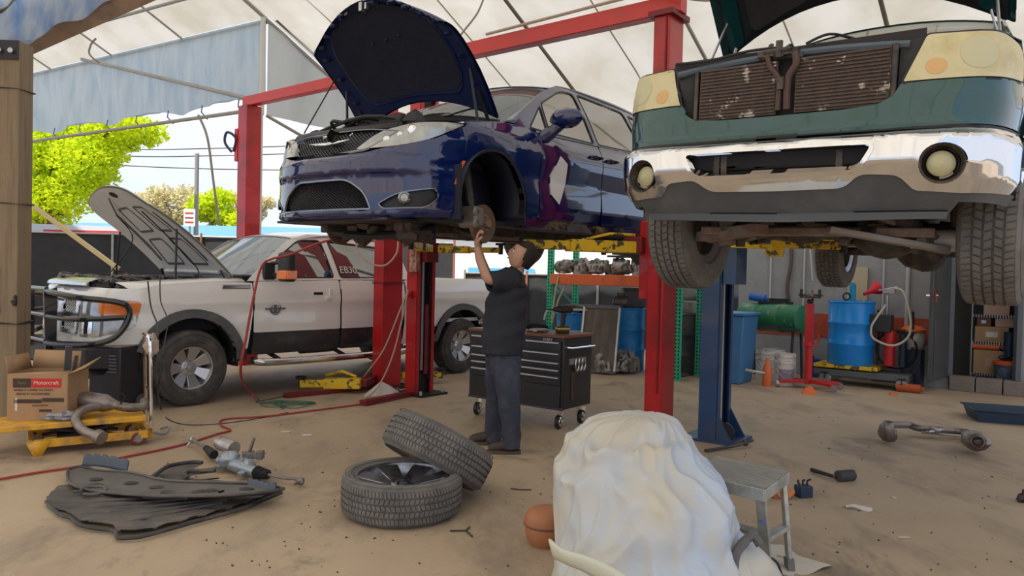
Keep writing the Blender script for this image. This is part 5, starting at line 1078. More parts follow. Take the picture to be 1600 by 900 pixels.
# near column
n4 = L2(P4, lift); solidcol(lift, n4, .17, .29, 4.0, redp)
q = MB(); q.box((n4.x-.09, n4.y-.05, 1.95), (.02, .06, 3.9)); obj('column_flange', q, redp, lift)
q = MB(); q.box((n4.x-.02, n4.y, .012), (.4, .40, .024)); obj('base_plate', q, chn, lift)
q = MB(); q.box((n4.x-.12, n4.y, 1.66), (.13, .26, .75)); obj('carriage', q, redp, lift, bev=.01)
q = MB(); q.tube([(n4.x+.05, n4.y-.155, .4), (n4.x+.05, n4.y-.155, 3.95)], .008, 6); obj('air_line', q, dred, lift)
q = MB(); q.box((n4.x, n4.y, 3.98), (.26, .36, .05)); obj('top_plate', q, dred, lift)
q = MB(); q.tube(cat_([(n4.x-2.2, n4.y-.1, 4.19), (n4.x-1.2, n4.y-.12, 4.20), (n4.x-.2, n4.y-.14, 4.20), (n4.x+.12, n4.y-.17, 4.1), (n4.x+.3, n4.y-.2, 4.25), (n4.x+.16, n4.y-.2, 4.12), (n4.x+.5, n4.y-.3, 3.95), (n4.x+1.0, n4.y-.3, 3.9)], 5), .016, 6); obj('hose', q, rope, lift)
beamr = mat('red_beam_paint', (.60, .035, .03), .4, var=.15, coat=.2, dirt_or_tint=(.4, .05, .04), dsc=3, dth=.65)
q = MB(); q.box((n4.x/2, 0+n4.y/2, 4.08), (n4.x+.3, .14, .17)); obj('overhead_beam', q, beamr, lift, bev=.008)
q = MB(); q.box((0, 0, 3.86), (.12, .12, .34)); obj('beam_riser', q, redp, lift)
# second lift, sharing the beam line, half hidden by the white truck
lift2 = thing('two_post_lift', 'red two-post lift around the white pickup, arms lowered to the floor', 'vehicle lift', P2, RZV)
solidcol(lift2, (0, 0, 0), .18, .34, 3.55, redp)
n1 = L2(P1, lift2); solidcol(lift2, (n1.x, n1.y), .24, .26, 4.0, redp)
q = MB(); q.box((n1.x/2+.05, n1.y/2, 4.08), (abs(n1.x)+.35, .13, .15)); obj('overhead_beam', q, beamr, lift2, bev=.008)
q = MB(); q.box((0, 0, 3.78), (.12, .12, .48)); obj('beam_riser', q, redp, lift2)
q = MB(); q.tube(cat_([(n1.x-.25, n1.y-.15, 3.3), (n1.x-.36, n1.y-.2, 3.45), (n1.x-.30, n1.y-.2, 3.6), (n1.x-.14, n1.y-.15, 3.5), (n1.x-.2, n1.y-.15, 3.3)], 5), .02, 6); obj('coiled_hose', q, mat('navy_hose', (.03, .05, .12), .5), lift2)
q = MB(); q.box((n1.x-.15, n1.y-.1, 3.4), (.08, .08, .5)); obj('side_bracket', q, redp, lift2)
q = MB(); q.box((0, 0, .012), (.5, .55, .024)); obj('base_plate', q, chn, lift2)
q = MB(); q.blob((.05, -.2, 1.93), .06, 10, .2, 2, (1.6, .5, .7)); obj('blue_rag', q, mat('blue_cloth', (.08, .2, .5), .8), lift2)
for z in (1.36, 1.34): q = MB(); q.tube([(-.10, -.18, z), (.10, -.18, z-.01), (.10, .18, z), (-.1, .18, z)], .006, 5, closed=True); obj('wire_band', q, dred, lift2)
def arm(parent, a, b, w0=.13, w1=.10, h=.085, split=.5, lab=None, pad=True):
    a = Vector(a); b = Vector(b); m = a.lerp(b, split); q = MB(); q.bar(a, m, w0, h); q.bar(a.lerp(m, .85), b, w1*.8, h*.75)
    o = obj('swing_arm', q, yel, parent, lab, bev=.006)
    if pad:
        q = MB(); q.cyl(b+Vector((0, 0, -.05)), b+Vector((0, 0, .06)), .028, 12); q.cyl(b+Vector((0, 0, .06)), b+Vector((0, 0, .085)), .065, 16); obj('lift_pad', q, chn, o)
    return o
s1 = L2(v2w(van, (-.80, .70, .02)), lift); s2 = L2(v2w(van, (-2.35, .70, .02)), lift); s3 = L2(v2w(van, (-.80, -.70, .02)), lift); s4 = L2(v2w(van, (-2.35, -.70, .02)), lift)
zc = 1.78
c4 = Vector((n4.x-.2, n4.y, zc))
arm(lift, c4+Vector((0, -.1, 0)), Vector((s1.x, s1.y, zc)), .17, .12, .11, .62); arm(lift, c4+Vector((0, .1, 0)), Vector((s2.x, s2.y, zc)))
arm(lift, (.2, -.1, zc), Vector((s3.x, s3.y, zc))); arm(lift, (.2, .1, zc), Vector((s4.x, s4.y, zc)))
q = MB(); q.box((n4.x-.22, n4.y-.14, zc+.02), (.2, .14, .16)); obj('arm_knuckle', q, dred, lift, bev=.01)
q = MB(); q.tube([c4+Vector((-.02, -.15, .12)), c4+Vector((-.22, -.28, .13)), c4.lerp(Vector((s1.x, s1.y, zc)), .55)+Vector((0, 0, .05))], .014, 6); obj('arm_restraint', q, yel, lift)
q = MB(); q.box((.15, 0, 1.74), (.08, .20, .24)); obj('carriage', q, dred, lift)
# lowered arms
e1 = L2(G(470, 600, .09), lift2); k1 = L2(G(556, 600, .1), lift2)
q = MB(); q.bar((-.12, -.1, .12), (k1.x+.1, k1.y, .12), .14, .10); obj('arm_knuckle', q, dred, lift2, bev=.01)
arm(lift2, (k1.x+.1, k1.y, .12), (e1.x, e1.y, .10), .17, .13, .12, .6)
q = MB(); q.tube([(k1.x, k1.y, .19), (k1.x-.2, k1.y-.05, .24), (k1.x-.45, k1.y-.1, .17)], .022, 6); obj('arm_restraint', q, yel, lift2)
e2 = L2(G(694, 582, .1), lift2); arm(lift2, (-.0, .25, .12), (.25, .75, .12), .15, .12)
q = MB(); a_, b_ = L2(G(445, 618, .03), lift2), L2(G(580, 604, .03), lift2); q.bar(a_, b_, .09, .05); obj('floor_channel', q, dred, lift2)
q = MB(); a_, b_ = L2(G(567, 630, .03), lift), L2(G(640, 615, .03), lift); q.bar(a_, b_, .10, .06); obj('floor_channel', q, dred, lift)
# hoses on the columns
def hose(nm, pts, r, m, lab, cat='hose', n=6): q = MB(); q.tube(cat_(pts, n), r, 6); return tag(obj(nm, q, m), lab, cat)
hose('air_hose', [at(556, 372, 9.1), at(560, 395, 9.1), at(580, 412, 9.1), at(603, 414, 9.1), at(620, 395, 9.1), at(622, 372, 9.2)], .012, rope, 'pale hose hanging in a loop across the red column behind the white truck')
hose('air_hose', [at(638, 452, 8.75), at(625, 485, 8.75), at(600, 545, 8.9), at(575, 580, 9.1), G(556, 605)], .010, rope, 'pale hose draped from the open red channel down to the floor on the left')
hose('air_hose', [at(637, 455, 8.72), at(628, 500, 8.7), at(612, 560, 8.75), at(590, 605, 8.8), G(560, 632)], .010, rope, 'second pale hose hanging from the same red channel, reaching the floor nearer us')
# blue lift under the green truck
bluel = mat('blue_lift_paint', (.015, .055, .16), .35, var=.3, dirt_or_tint=(.04, .06, .10), dsc=3, dth=.55, coat=.3)
lift3 = thing('two_post_lift', 'dark blue two-post lift holding up the green pickup', 'vehicle lift', P5, RZV)
q = MB(); q.box((-.075, 0, 1.45), (.02, .32, 2.9)); q.box((0, -.16, 1.45), (.17, .02, 2.9)); q.box((0, .16, 1.45), (.17, .02, 2.9)); q.box((.085, -.13, 1.45), (.02, .05, 2.9)); q.box((.085, .13, 1.45), (.02, .05, 2.9)); obj('column', q, bluel, lift3)
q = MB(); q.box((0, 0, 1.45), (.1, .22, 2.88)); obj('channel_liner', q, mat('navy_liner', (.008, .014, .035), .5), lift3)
q = MB(); q.box((.098, -.085, 1.45), (.006, .03, 2.9)); obj('track_strip', q, mat('pale_track', (.45, .46, .48), .4, .4), lift3)
q = MB(); q.box((.02, 0, .012), (.52, .48, .024)); obj('base_plate', q, bluel, lift3)
for s in (-1, 1): q = MB(); q.add([(.09, s*.17, .02), (.24, s*.17, .02), (.09, s*.17, .28), (.09, s*.15, .02), (.24, s*.15, .02), (.09, s*.15, .28)], [(0, 1, 2), (5, 4, 3), (0, 3, 4, 1), (1, 4, 5, 2), (2, 5, 3, 0)]); obj('gusset', q, bluel, lift3)
q = MB(); q.lathe([(0, .03), (.09, .03), (.09, 0), (0, 0)], 20, MX((.16, -.12, .1), (PI/2, 0, 0))); obj('cable_pulley', q, chn, lift3)
q = MB(); q.box((.16, 0, 1.75), (.12, .26, .6)); obj('carriage', q, bluel, lift3)
zt = 1.86
f1 = L2(v2w(gtruck, (-.9, -.46, .4)), lift3); f2 = L2(v2w(gtruck, (-2.9, -.46, .4)), lift3); 
arm(lift3, (.2, -.12, zt), (f1.x, f1.y, zt)); arm(lift3, (.2, .12, zt), (f2.x, f2.y, zt))
a_ = L2(at(1150, 380, 6.2), lift3); b_ = L2(at(1318, 384, 5.3), lift3)
arm(lift3, a_, b_, .12, .09, .08, .3, 'long yellow arm reaching under the truck')
q = MB(); q.lathe([(0, -.05), (.06, -.05), (.075, 0), (.06, .05), (0, .05)], 16, Matrix.Translation(a_.lerp(b_, .40)+Vector((0, 0, -.05)))); q.box(a_.lerp(b_, .25)+Vector((0, 0, .05)), (.16, .1, .08)); obj('arm_knuckle', q, yel, lift3)
n6 = L2(Vector((1.93, 6.93, 0))+V*3.25, lift3); q = MB(); q.box((n6.x, n6.y, 1.45), (.17, .32, 2.9)); obj('column', q, bluel, lift3)
# ================================================================ MECHANIC
def person():
    O = G(790, 706); O.y = 6.25; O.z = 0
    t = thing('person', 'man in dark t-shirt and jeans reaching both arms up to the raised minivan hub', 'person', O)
    J = lambda px, py, Y: at(px, py, Y)-O
    skin = mat('skin', (.58, .33, .23), .5, var=.08, vs=12); shirt = mat('charcoal_cotton', (.026, .028, .036), .85, var=.2, vs=9, bump=.6, bs=14); jean = mat('dark_jeans', (.038, .042, .066), .85, var=.3, vs=8, bump=.6, bs=16, dirt_or_tint=(.08, .085, .11), dsc=5, dth=.58)
    # continuous body by skin modifier
    V_ = [J(787, 545, 6.28), J(790, 510, 6.28), J(795, 470, 6.28), J(802, 440, 6.28), J(808, 424, 6.27), J(813, 412, 6.25), J(816, 402, 6.24),
          J(800, 437, 6.12), J(762, 438, 6.00), J(749, 405, 6.00), J(746, 392, 5.99), J(744, 384, 5.98),
          J(793, 437, 6.44), J(766, 440, 6.52), J(753, 407, 6.28), J(750, 394, 6.20), J(748, 386, 6.17),
          J(795, 560, 6.17), J(797, 628, 6.12), J(801, 680, 6.15), J(797, 694, 6.14),
          J(780, 558, 6.38), J(776, 625, 6.42), J(771, 675, 6.46), J(768, 685, 6.45)]
    R = [.07, .10, .12, .10, .055, .052, .055, .055, .045, .036, .028, .03, .055, .045, .036, .028, .03, .05, .045, .025, .02, .05, .045, .025, .02]
    E = [(0, 1), (1, 2), (2, 3), (3, 4), (4, 5), (5, 6), (3, 7), (7, 8), (8, 9), (9, 10), (10, 11), (3, 12), (12, 13), (13, 14), (14, 15), (15, 16), (0, 17), (17, 18), (18, 19), (19, 20), (0, 21), (21, 22), (22, 23), (23, 24)]
    me = bpy.data.meshes.new('body'); me.from_pydata([tuple(v) for v in V_], E, []); o = bpy.data.objects.new('body', me); COL.objects.link(o); o.parent = t
    k = o.modifiers.new('skin', 'SKIN'); k.use_smooth_shade = True
    for i, r in enumerate(R): me.skin_vertices[0].data[i].radius = (r, r)
    me.skin_vertices[0].data[0].use_root = True
    k = o.modifiers.new('sub', 'SUBSURF'); k.levels = 2; k.render_levels = 2; me.materials.append(skin)
    # hands
    for h, (w0, dx, Y) in enumerate(((J(745, 386, 5.985), 1, 5.98), (J(749, 388, 6.175), 1, 6.17))):
        q = MB(); q.blob(w0+Vector((0, 0, .035)), .042, 12, .05, h, (.55, 1, 1.1))
        for f in range(4):
            b = w0+Vector((0, -.032+.021*f, .07)); ln = (.062, .075, .07, .055)[f]; q.tube(cat_([b, b+Vector((.008, 0, ln*.5)), b+Vector((.028, 0, ln*.8)), b+Vector((.05, 0, ln*.72))], 3), [.0095]*7+[.0085, .008, .007], 7)
        b = w0+Vector((.0, -.035, .03)); q.tube(cat_([b, b+Vector((.02, -.02, .03)), b+Vector((.045, -.015, .05))], 3), [.012, .012, .011, .011, .01, .009, .008], 7); obj('hand', q, skin, t)
    # head, looking up to the left
    hc = J(814, 400, 6.235); HM = Matrix.Translation(hc) @ RZ(math.radians(188)) @ RY(math.radians(-24))      # local +x = face
    q = MB(); q.sph((0, 0, 0), 1, 28)
    for i, (x, y, z) in enumerate(q.v):
        X_ = x*.098; Y_ = y*.076; Z_ = z*.118
        if x > 0 and z < 0: X_ *= (1-.12*(-z)); Y_ *= 1-.35*(-z)*x
        if x < 0 and z < -.2: X_ *= 1-.35*(-z); Y_ *= .9
        if x > .3: X_ = min(X_, .088+.0*z)
        X_ += .034*math.exp(-((y/.17)**2+((z+.10)/.16)**2))*(x > 0)+.010*math.exp(-((y/.4)**2+((z-.25)/.10)**2))*(x > 0)-.011*math.exp(-(((abs(y)-.40)/.18)**2+((z-.06)/.10)**2))*(x > 0)
        X_ += .012*math.exp(-((y/.28)**2+((z+.46)/.06)**2))*(x > 0)+.010*math.exp(-((y/.28)**2+((z+.60)/.06)**2))*(x > 0)+.016*math.exp(-((y/.3)**2+((z+.85)/.12)**2))*(x > 0)
        q.v[i] = (X_, Y_, Z_)
    hd = MB(); hd.add(q.v, q.f, HM); head = obj('head', hd, skin, t)
    e = MB()
    for s in (-1, 1): e.lathe([(0, -.012), (.018, -.008), (.024, 0), (.02, .006), (.01, .002), (0, .002)], 14, HM @ MX((-.008, s*.076, -.005), (-PI/2*s, 0, 0)) @ Matrix.Diagonal((.8, 1.3, 1, 1)))
    obj('ear', e, skin, head)
    for s in (-1, 1):
        e = MB(); e.sph((0, 0, 0), .0125, 10, M=HM @ Matrix.Translation((.079, s*.031, .008))); ob = obj('eye', e, mat('eye_white', (.7, .68, .66), .2), head)
        e = MB(); e.sph((0, 0, 0), .006, 8, M=HM @ Matrix.Translation((.0895, s*.031, .010))); obj('iris', e, mat('iris_brown', (.04, .02, .01), .2), head)
        e = MB(); e.tube([HM @ Vector((.088, s*.016, .028)), HM @ Vector((.090, s*.03, .033)), HM @ Vector((.078, s*.048, .029))], .0035, 5); obj('eyebrow', e, mat('hair', (.022, .015, .012), .7), head)
    e = MB(); e.tube([HM @ Vector((.087, -.022, -.060)), HM @ Vector((.099, 0, -.061)), HM @ Vector((.087, .022, -.060))], .0042, 6); obj('mouth', e, mat('lips', (.38, .15, .12), .5), head)
    hr = MB(); hr.sph((0, 0, 0), 1, 30); keep = []
    from mathutils import noise
    for i, (x, y, z) in enumerate(hr.v):
        n = 1+.10*noise.noise(Vector((x, y, z))*5)+.05*noise.noise(Vector((x, y, z))*13); hr.v[i] = (x*.104*n-.022, y*.086*n, z*.128*n+.010)
    hf = [f for f in hr.f if all((hr.v[i][2] > .055 or hr.v[i][0] < (.010 if abs(hr.v[i][1]) > .05 else .03)) and hr.v[i][2] > (-.045 if hr.v[i][0] > -.03 else -.085) for i in f)]
    h2 = MB(); h2.add(hr.v, hf, HM); obj('hair', h2, mat('hair', (.022, .015, .012), .7), head, sol=.012)
    # clothes as ring lofts
    def rings(name, R_, m, n=28, amp=.008, par=t, sol=.006, fold=11):
        mb = MB(); K = cat_([r[0] for r in R_], 5); A = cat_([(r[1], r[2], 0) for r in R_], 5); N = len(K)
        vs = []
        for i, (c, a) in enumerate(zip(K, A)):
            tg = (K[min(i+1, N-1)]-K[max(i-1, 0)]).normalized(); y = Vector((0, 1, 0)); y = (y-tg*tg.dot(y)).normalized(); x = y.cross(tg)
            for j in range(n):
                g = 2*PI*j/n; w_ = 1+amp/.15*(noise.noise(Vector((i*.35, math.cos(g)*1.6, math.sin(g)*1.6+fold)))+.5*math.sin(i*1.3+3*math.sin(g+fold)))
                vs.append(c+x*math.cos(g)*a.x*w_+y*math.sin(g)*a.y*w_)
        fs = [(i*n+j, i*n+(j+1) % n, (i+1)*n+(j+1) % n, (i+1)*n+j) for i in range(N-1) for j in range(n)]
        mb.add(vs, fs); return obj(name, mb, m, par, sol=sol)
    sh = rings('t_shirt', [(J(785, 552, 6.28), .178, .195), (J(787, 525, 6.28), .184, .195), (J(790, 495, 6.28), .182, .19), (J(794, 465, 6.28), .168, .20), (J(797, 445, 6.28), .155, .205), (J(801, 434, 6.28), .125, .19), (J(806, 426, 6.27), .075, .10), (J(809, 422, 6.27), .058, .062)], shirt, 36, .012)
    for k, (a, b, c_, yy) in enumerate((((803, 437), (783, 438), (764, 440), (6.17, 6.08, 6.02)), ((800, 438), (780, 439), (766, 441), (6.40, 6.46, 6.50)))):
        rings('sleeve', [(J(*a, yy[0]), .095, .085), (J(*b, yy[1]), .088, .078), (J(*c_, yy[2]), .078, .072)], shirt, 20, .01, sh)
    q = MB(); q.add([J(819, 440, 6.12)+Vector(p) for p in ((0, 0, 0), (.02, .05, 0), (.028, .05, -.16), (.008, 0, -.16))], [(0, 1, 2, 3)])
    lg = rings('jeans', [(J(799, 698, 6.15), .075, .072), (J(799, 672, 6.13), .078, .075), (J(796, 630, 6.13), .088, .085), (J(793, 590, 6.17), .105, .10), (J(789, 560, 6.22), .135, .13), (J(786, 540, 6.27), .145, .155)], jean, 24, .016)
    rings('jean_leg', [(J(770, 690, 6.46), .072, .07), (J(772, 665, 6.45), .076, .075), (J(775, 625, 6.42), .086, .085), (J(778, 585, 6.36), .105, .10), (J(783, 555, 6.30), .13, .13)], jean, 24, .016, lg, fold=5)
    q = MB(); q.tube(cat_([J(768, 552, 6.12), J(785, 556, 6.09), J(800, 553, 6.10)], 4), .006, 5); obj('belt_line', q, black, lg)
    for (a, Y, tx) in (((800, 700), 6.15, -1), ((768, 690), 6.46, -1)):
        g = J(*a, Y); q = MB()
        so = [(.07, -.045), (.075, .0), (.07, .045), (-.05, .05), (-.16, .048), (-.21, .02), (-.215, -.01), (-.17, -.045), (-.05, -.05)]
        q.prism(rp(so, .02), .0, .028, MX((g.x, g.y, 0), (0, 0, .05))); s_ = obj('shoe_sole', q, mat('sole_brown', (.10, .07, .05), .8), t)
        q = MB(); q.tube(cat_([(g.x+.045, g.y, .10), (g.x+.01, g.y, .085), (g.x-.07, g.y, .065), (g.x-.14, g.y, .05), (g.x-.195, g.y, .035)], 4), [.05, .052, .054, .055, .054, .052, .05, .047, .045, .044, .043, .042, .041, .040, .036, .030, .02], 14); q.cyl((g.x+.01, g.y, .05), (g.x+.005, g.y, .17), .056, 16, .06); obj('shoe_upper', q, mat('dark_brown_leather', (.06, .043, .035), .6, var=.3, bump=.2), s_)
    M = Matrix.Translation(J(823, 455, 6.17)) @ RZ(math.radians(48)) @ RX(PI/2) @ RZ(-PI/2)
    return t
person()
# ================================================================ TOOL CHEST
tcx = G(735, 650); a0 = tcx+V*(-.08)+U*.06
tcm = mat('chest_black', (.014, .015, .019), .38, var=.2, coat=.3); 
ch = thing('tool_chest', 'black rolling tool chest with silver drawer handles and wooden top', 'tool chest', a0+V*.60+U*.25, RZV)
q = MB(); q.box((0, 0, .545), (1.20, .50, .69)); obj('body', q, tcm, ch, bev=.006)
q = MB(); q.box((0, 0, .905), (1.23, .53, .03)); obj('wooden_top', q, mat('red_brown_top', (.22, .09, .045), .5, var=.2, stretch=(2, 20, 1)), ch, bev=.004)
hm_ = mat('drawer_handle', (.62, .62, .64), .3, .9)
rows = [(.815, .10), (.715, .085), (.635, .065), (.565, .065), (.480, .095)]
for z, h in rows:
    for x, w_ in ((-.29, .56), (.29, .56)) if z > .80 else ((-.29, .56), (.29, .56)):
        q = MB(); q.box((x, -.258, z), (w_, .018, h-.006)); d = obj('drawer', q, tcm, ch, bev=.003)
        q = MB(); q.box((x, -.275, z+h/2-.022), (w_-.03, .022, .016)); obj('handle', q, hm_, d, bev=.004)
q = MB(); q.box((0, -.258, .32), (1.14, .018, .21)); obj('lower_panel', q, tcm, ch, bev=.004)
q = MB(); q.box((0, -.25, .205), (1.2, .02, .03)); obj('bottom_rail', q, mat('rail_grey', (.05, .05, .06), .4), ch)
text('brand_lettering', 'HUSKY', .035, hm_, ch, MX((.42, -.270, .868), (PI/2, 0, 0)), .002)
q = MB(); q.tube([(.60, -.2, .80), (.66, -.2, .80), (.66, .2, .80), (.60, .2, .80)], .012, 8); obj('side_handle', q, chrome, ch)
for x, y in ((-.52, -.2), (-.52, .2), (.52, -.2), (.52, .2)):
    q = MB(); q.lathe([(0, -.02), (.062, -.022), (.068, -.012), (.068, .012), (.062, .022), (0, .02)], 24, MX((x, y, .07), (0, PI/2, .3))); c = obj('caster', q, black, ch)
    q = MB(); q.lathe([(.02, .024), (.045, .026), (.05, .022)], 16, MX((x, y, .07), (0, PI/2, .3))); q.lathe([(.02, -.024), (.045, -.026), (.05, -.022)], 16, MX((x, y, .07), (0, PI/2, .3))); q.box((x, y, .185), (.09, .09, .012)); q.bar((x+.03, y+.01, .18), (x+.03, y, .07), .006, .05); q.bar((x-.03, y-.01, .18), (x-.03, y, .07), .006, .05); obj('caster_fork', q, chrome, c)
q = MB(); q.box((.607, -.02, .66), (.012, .30, .06)); obj('side_rail', q, steel, ch)
q = MB(); q.box((.604, -.1, .42), (.008, .03, .28)); obj('side_slot', q, mat('slot_brown', (.10, .05, .04), .6), ch)
def onchest(x, y, z=.921): return (RZ(RZV) @ Vector((x, y, z)))+ch.location
for k in range(3):
    q = MB(); q.tube(cat_([(0, -.05+.04*k, 0), (.0, -.06+.04*k, -.07), (0, -.03+.04*k, -.12), (0, 0+.04*k, -.06), (0, -.05+.04*k, 0)], 4), .010, 6); o = obj('pliers', q, steel, loc=(RZ(RZV) @ Vector((.625, -.02+.02*k, .68)))+ch.location); o.rotation_euler.z = RZV; tag(o, ('chrome pliers hanging nearest us on the side of the black tool chest', 'middle pair of pliers hanging on the side of the black tool chest', 'farthest pair of pliers hanging on the side of the black tool chest')[k], 'pliers', 'pliers on the chest side')
t = thing('cordless_drill', 'black and yellow cordless drill standing on the right end of the tool chest', 'drill', onchest(.42, -.02), .3)
q = MB(); q.box((0, 0, .035), (.12, .085, .07)); obj('battery', q, mat('tool_black', (.03, .028, .022), .5), t, bev=.008)
q = MB(); q.box((0, 0, .045), (.125, .09, .02)); obj('battery_band', q, mat('tool_yellow', (.75, .45, .03), .5), t, bev=.004)
q = MB(); q.tube([(.0, 0, .07), (.012, 0, .20)], [.022, .028], 10); obj('grip', q, MATS['tool_black'], t)
q = MB(); q.tube([(-.10, 0, .235), (-.04, 0, .235), (.08, 0, .235), (.10, 0, .235)], [.018, .034, .036, .025], 14); q.cyl((-.17, 0, .235), (-.10, 0, .235), .008, 8); obj('motor_housing', q, MATS['tool_black'], t)
q = MB(); q.blob((0, 0, .02), .06, 14, .3, 3, (1.6, 1, .3)); o = obj('rag', q, mat('white_rag', (.55, .55, .52), .9), loc=onchest(.18, -.1)); tag(o, 'small pale rag on the tool chest left of the drill', 'rag')
q = MB(); q.blob((0, 0, .035), .08, 14, .25, 5, (1.5, 1, .45)); o = obj('work_gloves', q, mat('glove_black', (.02, .02, .024), .8), loc=onchest(.06, .04)); tag(o, 'black work gloves bunched on the chest beside the man', 'gloves')
t = thing('spray_can', 'white and blue spray can standing on the left end of the tool chest', 'can', onchest(-.33, .05))
q = MB(); q.lathe([(0, 0), (.032, 0), (.033, .01), (.033, .15), (.02, .17), (0, .17)], 20); obj('can_body', q, mat('can_white', (.65, .67, .72), .3), t)
q = MB(); q.lathe([(.0335, .05), (.0335, .12)], 20); obj('can_label', q, mat('can_blue', (.05, .12, .5), .4), t)
q = MB(); q.lathe([(0, .215), (.022, .21), (.025, .17), (0, .17)], 16); obj('can_cap', q, MATS['can_blue'], t)
t = thing('impact_gun', 'grey air impact gun lying on the left end of the tool chest', 'air tool', onchest(-.47, -.12), .5)
q = MB(); q.tube([(-.1, 0, .06), (-.04, 0, .06), (.06, 0, .06), (.09, 0, .06)], [.02, .045, .05, .035], 14); obj('gun_body', q, alu, t)
q = MB(); q.tube([(.04, 0, .05), (.07, -.12, .04)], .022, 10); obj('gun_grip', q, black, t)
q = MB(); q.blob((0, 0, .06), .09, 14, .25, 9, (1.3, 1, .7)); o = obj('tool_pouch', q, mat('pouch_black', (.02, .02, .022), .8), loc=onchest(-.50, .17)); tag(o, 'black tool pouch at the far left corner of the tool chest', 'pouch')
# ================================================================ BACK OF THE SHOP
blued = mat('blue_drum_plastic', (.02, .26, .66), .38, var=.12, vs=3, dirt_or_tint=(.03, .11, .28), dsc=5, dth=.62)
def drum(lab, loc, r, h, m, rz=0, cap=True, top=True):
    t = thing('drum', lab, 'drum', loc, rz); q = MB()
    pr = [(0, 0), (r*.96, 0), (r, .02)]
    for z in (h*.33, h*.66): pr += [(r, z-.03), (r+.012, z-.012), (r+.012, z+.012), (r, z+.03)]
    pr += [(r, h-.03), (r+.012, h-.015), (r+.008, h), (r-.015, h), (r-.02, h-.02), (0, h-.02)]
    q.lathe(pr, 40); obj('drum_body', q, m, t)
    q = MB(); q.cyl((r*.55, 0, h-.02), (r*.55, 0, h+.012), .035, 12); obj('bung_cap', q, steel, t); return t
gu = mat('green_rack_paint', (.03, .52, .28), .45, var=.15, dirt_or_tint=(.2, .25, .15), dsc=7, dth=.64); orr = mat('orange_rack_beam', (.80, .16, .05), .42, var=.1, dirt_or_tint=(.5, .12, .05), dsc=4, dth=.64)
S0 = at(858, 500, 12.1); S0.z = 0; ra = 0
t = thing('pallet_rack', 'pallet rack with green perforated uprights and orange beam at the back', 'rack', S0, RZV)
lr = ((at(1088, 500, 11.2)-S0).dot(V))
def upright(x, y, h):
    q = MB(); q.box((x, y, h/2), (.11, .01, h)); q.box((x-.035, y+.03, h/2), (.008, .06, h)); q.box((x+.035, y+.03, h/2), (.008, .06, h)); o = obj('upright', q, gu, t)
    q = MB()
    for k in range(int(h/.055)): q.box((x-.026, y-.007, .05+k*.055), (.018, .006, .028)); q.box((x+.026, y-.007, .05+k*.055), (.018, .006, .028))
    obj('slot_holes', q, dark, o, stuff=True)
for x in (0, lr): upright(x, 0, 2.0 if x == 0 else 1.95); upright(x, .75, 2.0 if x == 0 else 1.95)
bz = 1.52
for y in (-.03, .78): q = MB(); q.box((lr/2, y, bz-.085), (lr-.07, .05, .17)); obj('rack_beam', q, orr, t, bev=.01)
q = MB(); q.box((lr/2, .37, bz-.01), (lr-.1, .74, .02)); obj('shelf_deck', q, mat('ply_deck', (.3, .22, .14), .8, var=.2), t)
for (za, zb_) in ((.3, .9), (.9, .3)): pass
q = MB(); q.bar((0, .02, .25), (0, .72, .9), .03, .02); q.bar((0, .72, 1.0), (0, .02, 1.4), .03, .02); obj('upright_brace', q, gu, t)
def onrack(x, y, z): return (RZ(RZV) @ Vector((x, y, z)))+S0
def casting(nm, lab, loc, s, seed, m, cat='engine part', grp=None, rot=None):
    r = random.Random(seed); q = MB()
    k = seed % 3
    if k == 0:
        q.cyl((-s*.5, 0, s*.45), (s*.5, 0, s*.45), s*.42, 16); q.cyl((-s*.62, 0, s*.45), (-s*.5, 0, s*.45), s*.26, 12); q.cyl((s*.5, 0, s*.45), (s*.68, 0, s*.45), s*.16, 10); q.box((0, s*.2, s*.85), (s*.5, s*.2, s*.2)); q.tube(cat_([(0, -s*.4, s*.5), (s*.2, -s*.55, s*.7), (s*.4, -s*.3, s*.9)], 4), s*.09, 8)
        for i in range(8): a = i*PI/4; q.cyl((-s*.56, s*.34*math.cos(a), s*.45+s*.34*math.sin(a)), (-s*.46, s*.34*math.cos(a), s*.45+s*.34*math.sin(a)), s*.06, 6)
    elif k == 1:
        q.box((0, 0, s*.35), (s*1.1, s*.6, s*.5))
        for i in range(4): q.cyl((-s*.4+i*s*.27, 0, s*.5), (-s*.4+i*s*.27, -s*.1, s*.82), s*.11, 10); q.tube(cat_([(-s*.4+i*s*.27, -s*.25, s*.4), (-s*.4+i*s*.27, -s*.5, s*.5), (-s*.35+i*s*.2, -s*.55, s*.25)], 4), s*.08, 7)
        q.cyl((-s*.4, -s*.5, s*.2), (s*.45, -s*.5, s*.2), s*.10, 10)
    else:
        q.lathe([(0, 0), (s*.5, 0), (s*.5, s*.12), (s*.3, s*.2), (s*.25, s*.55), (s*.12, s*.6), (s*.12, s*.85), (0, s*.85)], 18)
        for i in range(6): a = i*PI/3; q.box((s*.36*math.cos(a), s*.36*math.sin(a), s*.25), (s*.12, s*.12, s*.4), rz=a)
        q.tube(cat_([(0, 0, s*.6), (s*.4, .0, s*.8), (s*.6, s*.1, s*.4)], 4), s*.08, 8)
    for i in range(5): q.blob((r.uniform(-.4, .4)*s, r.uniform(-.25, .25)*s, s*r.uniform(.3, .8)), s*r.uniform(.1, .2), 8, .3, seed+i)
    o = obj(nm, q, m, loc=loc, bev=0); o.rotation_euler = rot or (0, 0, RZV+r.uniform(-.7, .7)); tag(o, lab, cat, grp); return o
cgrey = mat('pale_casting', (.50, .47, .44), .55, .5, var=.35, vs=9, bump=.4, bs=30, dirt_or_tint=(.10, .08, .07), dsc=8, dth=.55); cdk = mat('dark_casting', (.20, .18, .165), .55, .5, var=.4, vs=9, bump=.4, bs=30, dirt_or_tint=(.35, .32, .28), dsc=8, dth=.6)
